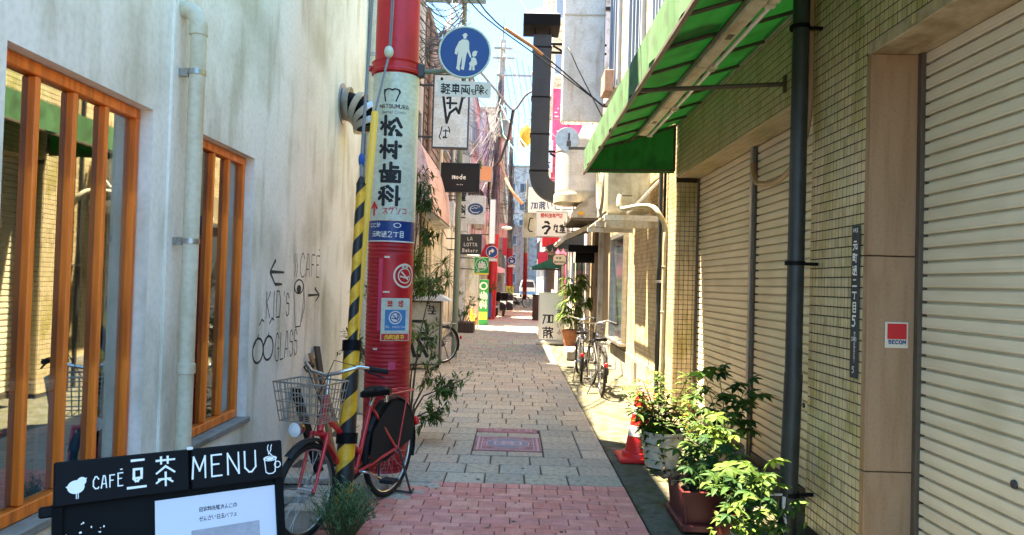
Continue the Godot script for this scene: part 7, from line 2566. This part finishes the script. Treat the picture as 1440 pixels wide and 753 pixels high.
# ---------------------------------------------------------------- overhead wires
func wire(called: String, label: String, pts: Array, r: float, m: String, group: String = "overhead wires"):
	var c := Curve3D.new()
	for i in pts.size():
		var tg: Vector3 = (pts[mini(i + 1, pts.size() - 1)] - pts[maxi(i - 1, 0)]) * 0.16
		c.add_point(pts[i], -tg, tg)
	var p: Array = []
	for q in c.tessellate(3, 4): p.append(q)
	var b := Mb.new()
	b.tube(p, r, -1, 6)
	var o := put(called, b, M[m])
	tag(o, label, "cable", group)

const ORD := ["topmost", "second highest", "third highest", "fourth highest", "fifth highest", "sixth highest", "seventh highest", "eighth highest", "lowest"]

func make_wires():
	wire("overhead_cable", "thick dark cable crossing the lane to the blank sign panel, upper of the pair", [V(-1.9, 6.3, 9.0), V(-1.0, 6.14, 11), V(-0.63, 6.3, 13), V(-0.26, 6.3, 14), V(0.57, 6.01, 14.75), V(1.71, 5.09, 14.8)], 0.016, "cable")
	wire("overhead_cable", "thick dark cable crossing the lane to the blank sign panel, lower of the pair", [V(-1.9, 6.1, 9.0), V(-1.0, 5.93, 11), V(-0.6, 6.16, 13), V(0.42, 6.0, 14.7), V(1.68, 5.13, 14.8)], 0.013, "cable")
	wire("overhead_cable", "pale insulated sleeve on the thick cable pair before the duct", [V(-0.30, 6.315, 13.9), V(0.2, 6.17, 14.4), V(0.45, 6.07, 14.68)], 0.03, "plank")
	wire("overhead_cable", "thin black cable falling from the far roofs across the blank sign panel", [V(-0.2, 10.2, 22), V(0.54, 8.45, 20), V(0.9, 6.6, 15.4), V(1.2, 5.8, 14.8), V(1.75, 4.75, 14.75)], 0.011, "cable")
	wire("overhead_cable", "thin black cable from the second red pole down past the duct to the tiled block", [V(-0.75, 11.0, 30), V(0.12, 7.95, 24), V(0.97, 5.54, 20), V(1.9, 3.7, 16)], 0.012, "cable")
	wire("overhead_cable", "thick dark cable bundle hanging in a bend over the lane below the round blue sign", [V(-1.13, 6.6, 14.6), V(-0.97, 6.21, 16), V(-0.52, 6.15, 18), V(-0.13, 5.97, 19), V(0.2, 6.22, 18.4), V(0.57, 6.11, 17.2)], 0.03, "grey_cable")
	wire("overhead_cable", "dark cable bundle curving back to the second red pole", [V(-0.13, 5.95, 19), V(-0.24, 5.7, 21), V(-0.53, 5.5, 24), V(-0.93, 5.74, 28), V(-1.11, 5.05, 29.6), V(-0.85, 3.5, 29.7)], 0.045, "cable")
	wire("overhead_cable", "pale teal cable sloping from the second red pole to the duct, upper", [V(-0.72, 8.7, 29.8), V(-0.43, 7.57, 27), V(0.0, 6.32, 24), V(0.5, 4.9, 20)], 0.02, "teal_cable")
	wire("overhead_cable", "pale teal cable sloping from the second red pole to the duct, lower", [V(-0.72, 8.4, 29.8), V(-0.52, 6.91, 27), V(-0.08, 5.81, 24), V(0.5, 4.7, 20)], 0.016, "teal_cable")
	wire("cable_sleeve", "orange cable sleeve curving from the second red pole over the lane", [V(-0.70, 6.3, 29.7), V(-0.58, 5.9, 28), V(-0.36, 5.2, 26.5), V(-0.09, 4.66, 26), V(0.25, 4.29, 26)], 0.055, "orange_sleeve")
	for i in 9:
		var y := 18.5 - i * 1.2
		wire("distant_wire", "%s thin dark wire strung across the far end of the lane" % ORD[i], [V(-2.6, y, 52 + i), V(0.2, y - 0.15 + 0.05 * i, 54 + i * 1.5), V(3.0, y + 0.3, 58 + i)], 0.018, "grey_cable", "distant wires across the lane")
	for i in 6:
		wire("distant_wire", "%s thin dark wire running down the lane between the second and third red poles" % ORD[i], [V(-0.9 + 0.25 * i, 10.7 - 0.2 * (i % 3), 29.8), V(-0.55 + 0.3 * i, 9.6, 36), V(-0.4 + 0.2 * i, 9.7 - 0.2 * (i % 3), 43)], 0.012, "cable", "wires between the poles")
	for i in 7:
		wire("service_wire", "%s thin black service wire from the second red pole to the houses" % ORD[i], [V(-0.75, 9.8 - 0.5 * i, 29.8), V(-1.0 - 0.05 * i, 7.6 - 0.4 * i, 24), V(-1.5, 6.9 - 0.35 * i, 17 + i * 0.8), V(-1.92, 7.0 - 0.3 * i, 15.6 + i)], 0.010, "cable", "service wires to the houses")
	for i in 6:
		wire("service_wire", "%s thin black service wire from the slim green-grey pole to the houses" % ORD[i], [V(-1.13, 7.1 - 0.12 * i, 14.6), V(-1.3 - 0.05 * i, 6.3 - 0.3 * i, 12.5), V(-1.6, 6.0 - 0.25 * i, 10.6), V(-1.96, 6.4 - 0.3 * i, 9.2 + 0.3 * i)], 0.010, "cable", "service wires near the green pole")
	# bundles and coils nobody could count
	rng.seed = 301
	for q in [["between the cafe end and the slim green-grey pole", [[V(-1.9, 6.7, 9.4), V(-1.13, 7.05, 14.6), 16, 0.22, 0.9], [V(-1.92, 5.6, 10.6), V(-1.15, 6.5, 14.6), 12, 0.25, 0.7], [V(-1.5, 5.2, 12.2), V(-1.2, 6.9, 14.5), 14, 0.2, 0.3]], [V(-1.2, 6.1, 14.4), V(-1.3, 5.6, 13.4), V(-1.45, 5.3, 12.4)], 1.0],
		["gathered on the second red pole", [[V(-0.92, 3.6, 29.6), V(-0.75, 9.6, 29.75), 30, 0.16, 0.05], [V(-1.6, 4.6, 25.5), V(-0.75, 8.3, 29.7), 18, 0.35, 0.8], [V(-1.7, 6.0, 21.0), V(-0.75, 8.8, 29.7), 14, 0.4, 1.2], [V(-0.75, 7.5, 29.8), V(-0.2, 8.0, 42.8), 12, 0.4, 1.4], [V(-0.8, 5.2, 29.7), V(1.9, 5.4, 28.0), 8, 0.5, 0.6]], [V(-0.9, 6.6, 29.5), V(-0.7, 5.6, 29.5), V(-1.0, 5.0, 29.4), V(-0.8, 7.6, 29.4)], 1.15],
		["gathered on the third red pole", [[V(-0.2, 3.6, 42.7), V(-0.3, 9.0, 42.8), 18, 0.16, 0.05], [V(-0.3, 7.5, 42.8), V(1.0, 8.5, 67.8), 10, 0.5, 2.0], [V(-0.3, 6.5, 42.8), V(2.5, 7.5, 40.0), 8, 0.6, 0.7]], [V(-0.3, 5.6, 42.6), V(-0.2, 4.8, 42.6)], 1.4]]:
		var b := Mb.new()
		for e in q[1]:
			for i in e[2]:
				var o: Vector3 = e[0] + Vector3(rng.randfn(0, 1), rng.randfn(0, 1.6), rng.randfn(0, 1)) * e[3]
				var f: Vector3 = e[1] + Vector3(rng.randfn(0, 0.4), rng.randfn(0, 0.9), 0) * e[3]
				var sag: float = rnd(0.15, 1.0) * e[4]
				var p: Array = []
				for j in 9:
					var u := j / 8.0
					p.append(o.lerp(f, u) + Vector3.DOWN * sag * 4.0 * u * (1.0 - u) + Vector3(rng.randfn(0, 0.02), 0, 0))
				b.tube(p, rnd(0.004, 0.010) * q[3], -1, 5, false)
		for c in q[2]:
			for i in 5: b.torus(c + Vector3(rng.randfn(0, 0.03), rng.randfn(0, 0.05), 0.02 * i), Basis(Vector3.UP, rnd(-0.5, 0.5)), rnd(0.10, 0.16) * q[3], 0.008 * q[3], 20, 5)
		var k := put("cable_bundle", b, M.cable_mix, self, "stuff")
		tag(k, "dense bundle of dark cables and coils " + q[0], "cables")

# ----------------------------------------------------------------
func _ready():
	var cam := Camera3D.new()
	cam.name = "camera"
	add_child(cam)
	cam.keep_aspect = Camera3D.KEEP_HEIGHT
	cam.fov = 39.80
	cam.near = 0.05
	cam.far = 600.0
	cam.transform = Transform3D(Basis(Vector3(0.99959, 0.02844, -0.00192), Vector3(-0.02839, 0.99938, 0.02067), Vector3(0.00251, -0.02061, 0.99978)).orthonormalized(), Vector3(0, 1.5, 0))
	cam.current = true
	var env := Environment.new()
	env.background_mode = Environment.BG_SKY
	var sky := Sky.new()
	var sm := ProceduralSkyMaterial.new()
	sm.sky_top_color = Color(0.48, 0.72, 0.97)
	sm.sky_horizon_color = Color(0.66, 0.84, 0.98)
	sm.sky_curve = 0.18
	sm.ground_bottom_color = Color(0.45, 0.43, 0.40)
	sm.ground_horizon_color = Color(0.68, 0.72, 0.74)
	sm.sky_energy_multiplier = 1.0
	sm.sun_angle_max = 20.0
	sky.sky_material = sm
	env.sky = sky
	env.background_energy_multiplier = 0.165
	env.tonemap_mode = Environment.TONE_MAPPER_LINEAR
	env.tonemap_exposure = 21.0
	env.sdfgi_enabled = true
	env.ssao_enabled = true
	env.ssil_enabled = true
	var we := WorldEnvironment.new()
	we.name = "world_environment"
	we.environment = env
	add_child(we)
	var sun := DirectionalLight3D.new()
	sun.name = "sun"
	sun.light_color = Color(1.0, 0.92, 0.80)
	sun.light_energy = 0.84
	sun.light_angular_distance = 0.5
	sun.shadow_enabled = true
	add_child(sun)
	sun.look_at_from_position(Vector3.ZERO, Vector3(1.0, -2.7, 0.5), Vector3(0, 0, 1))
	materials()
	make_ground()
	make_cafe()
	make_shop()
	make_right_row()
	make_left_row()
	make_pole()
	make_far_poles()
	make_bikes()
	make_menu_board()
	make_planks()
	make_cone()
	make_near_plants()
	make_litter()
	make_wires()
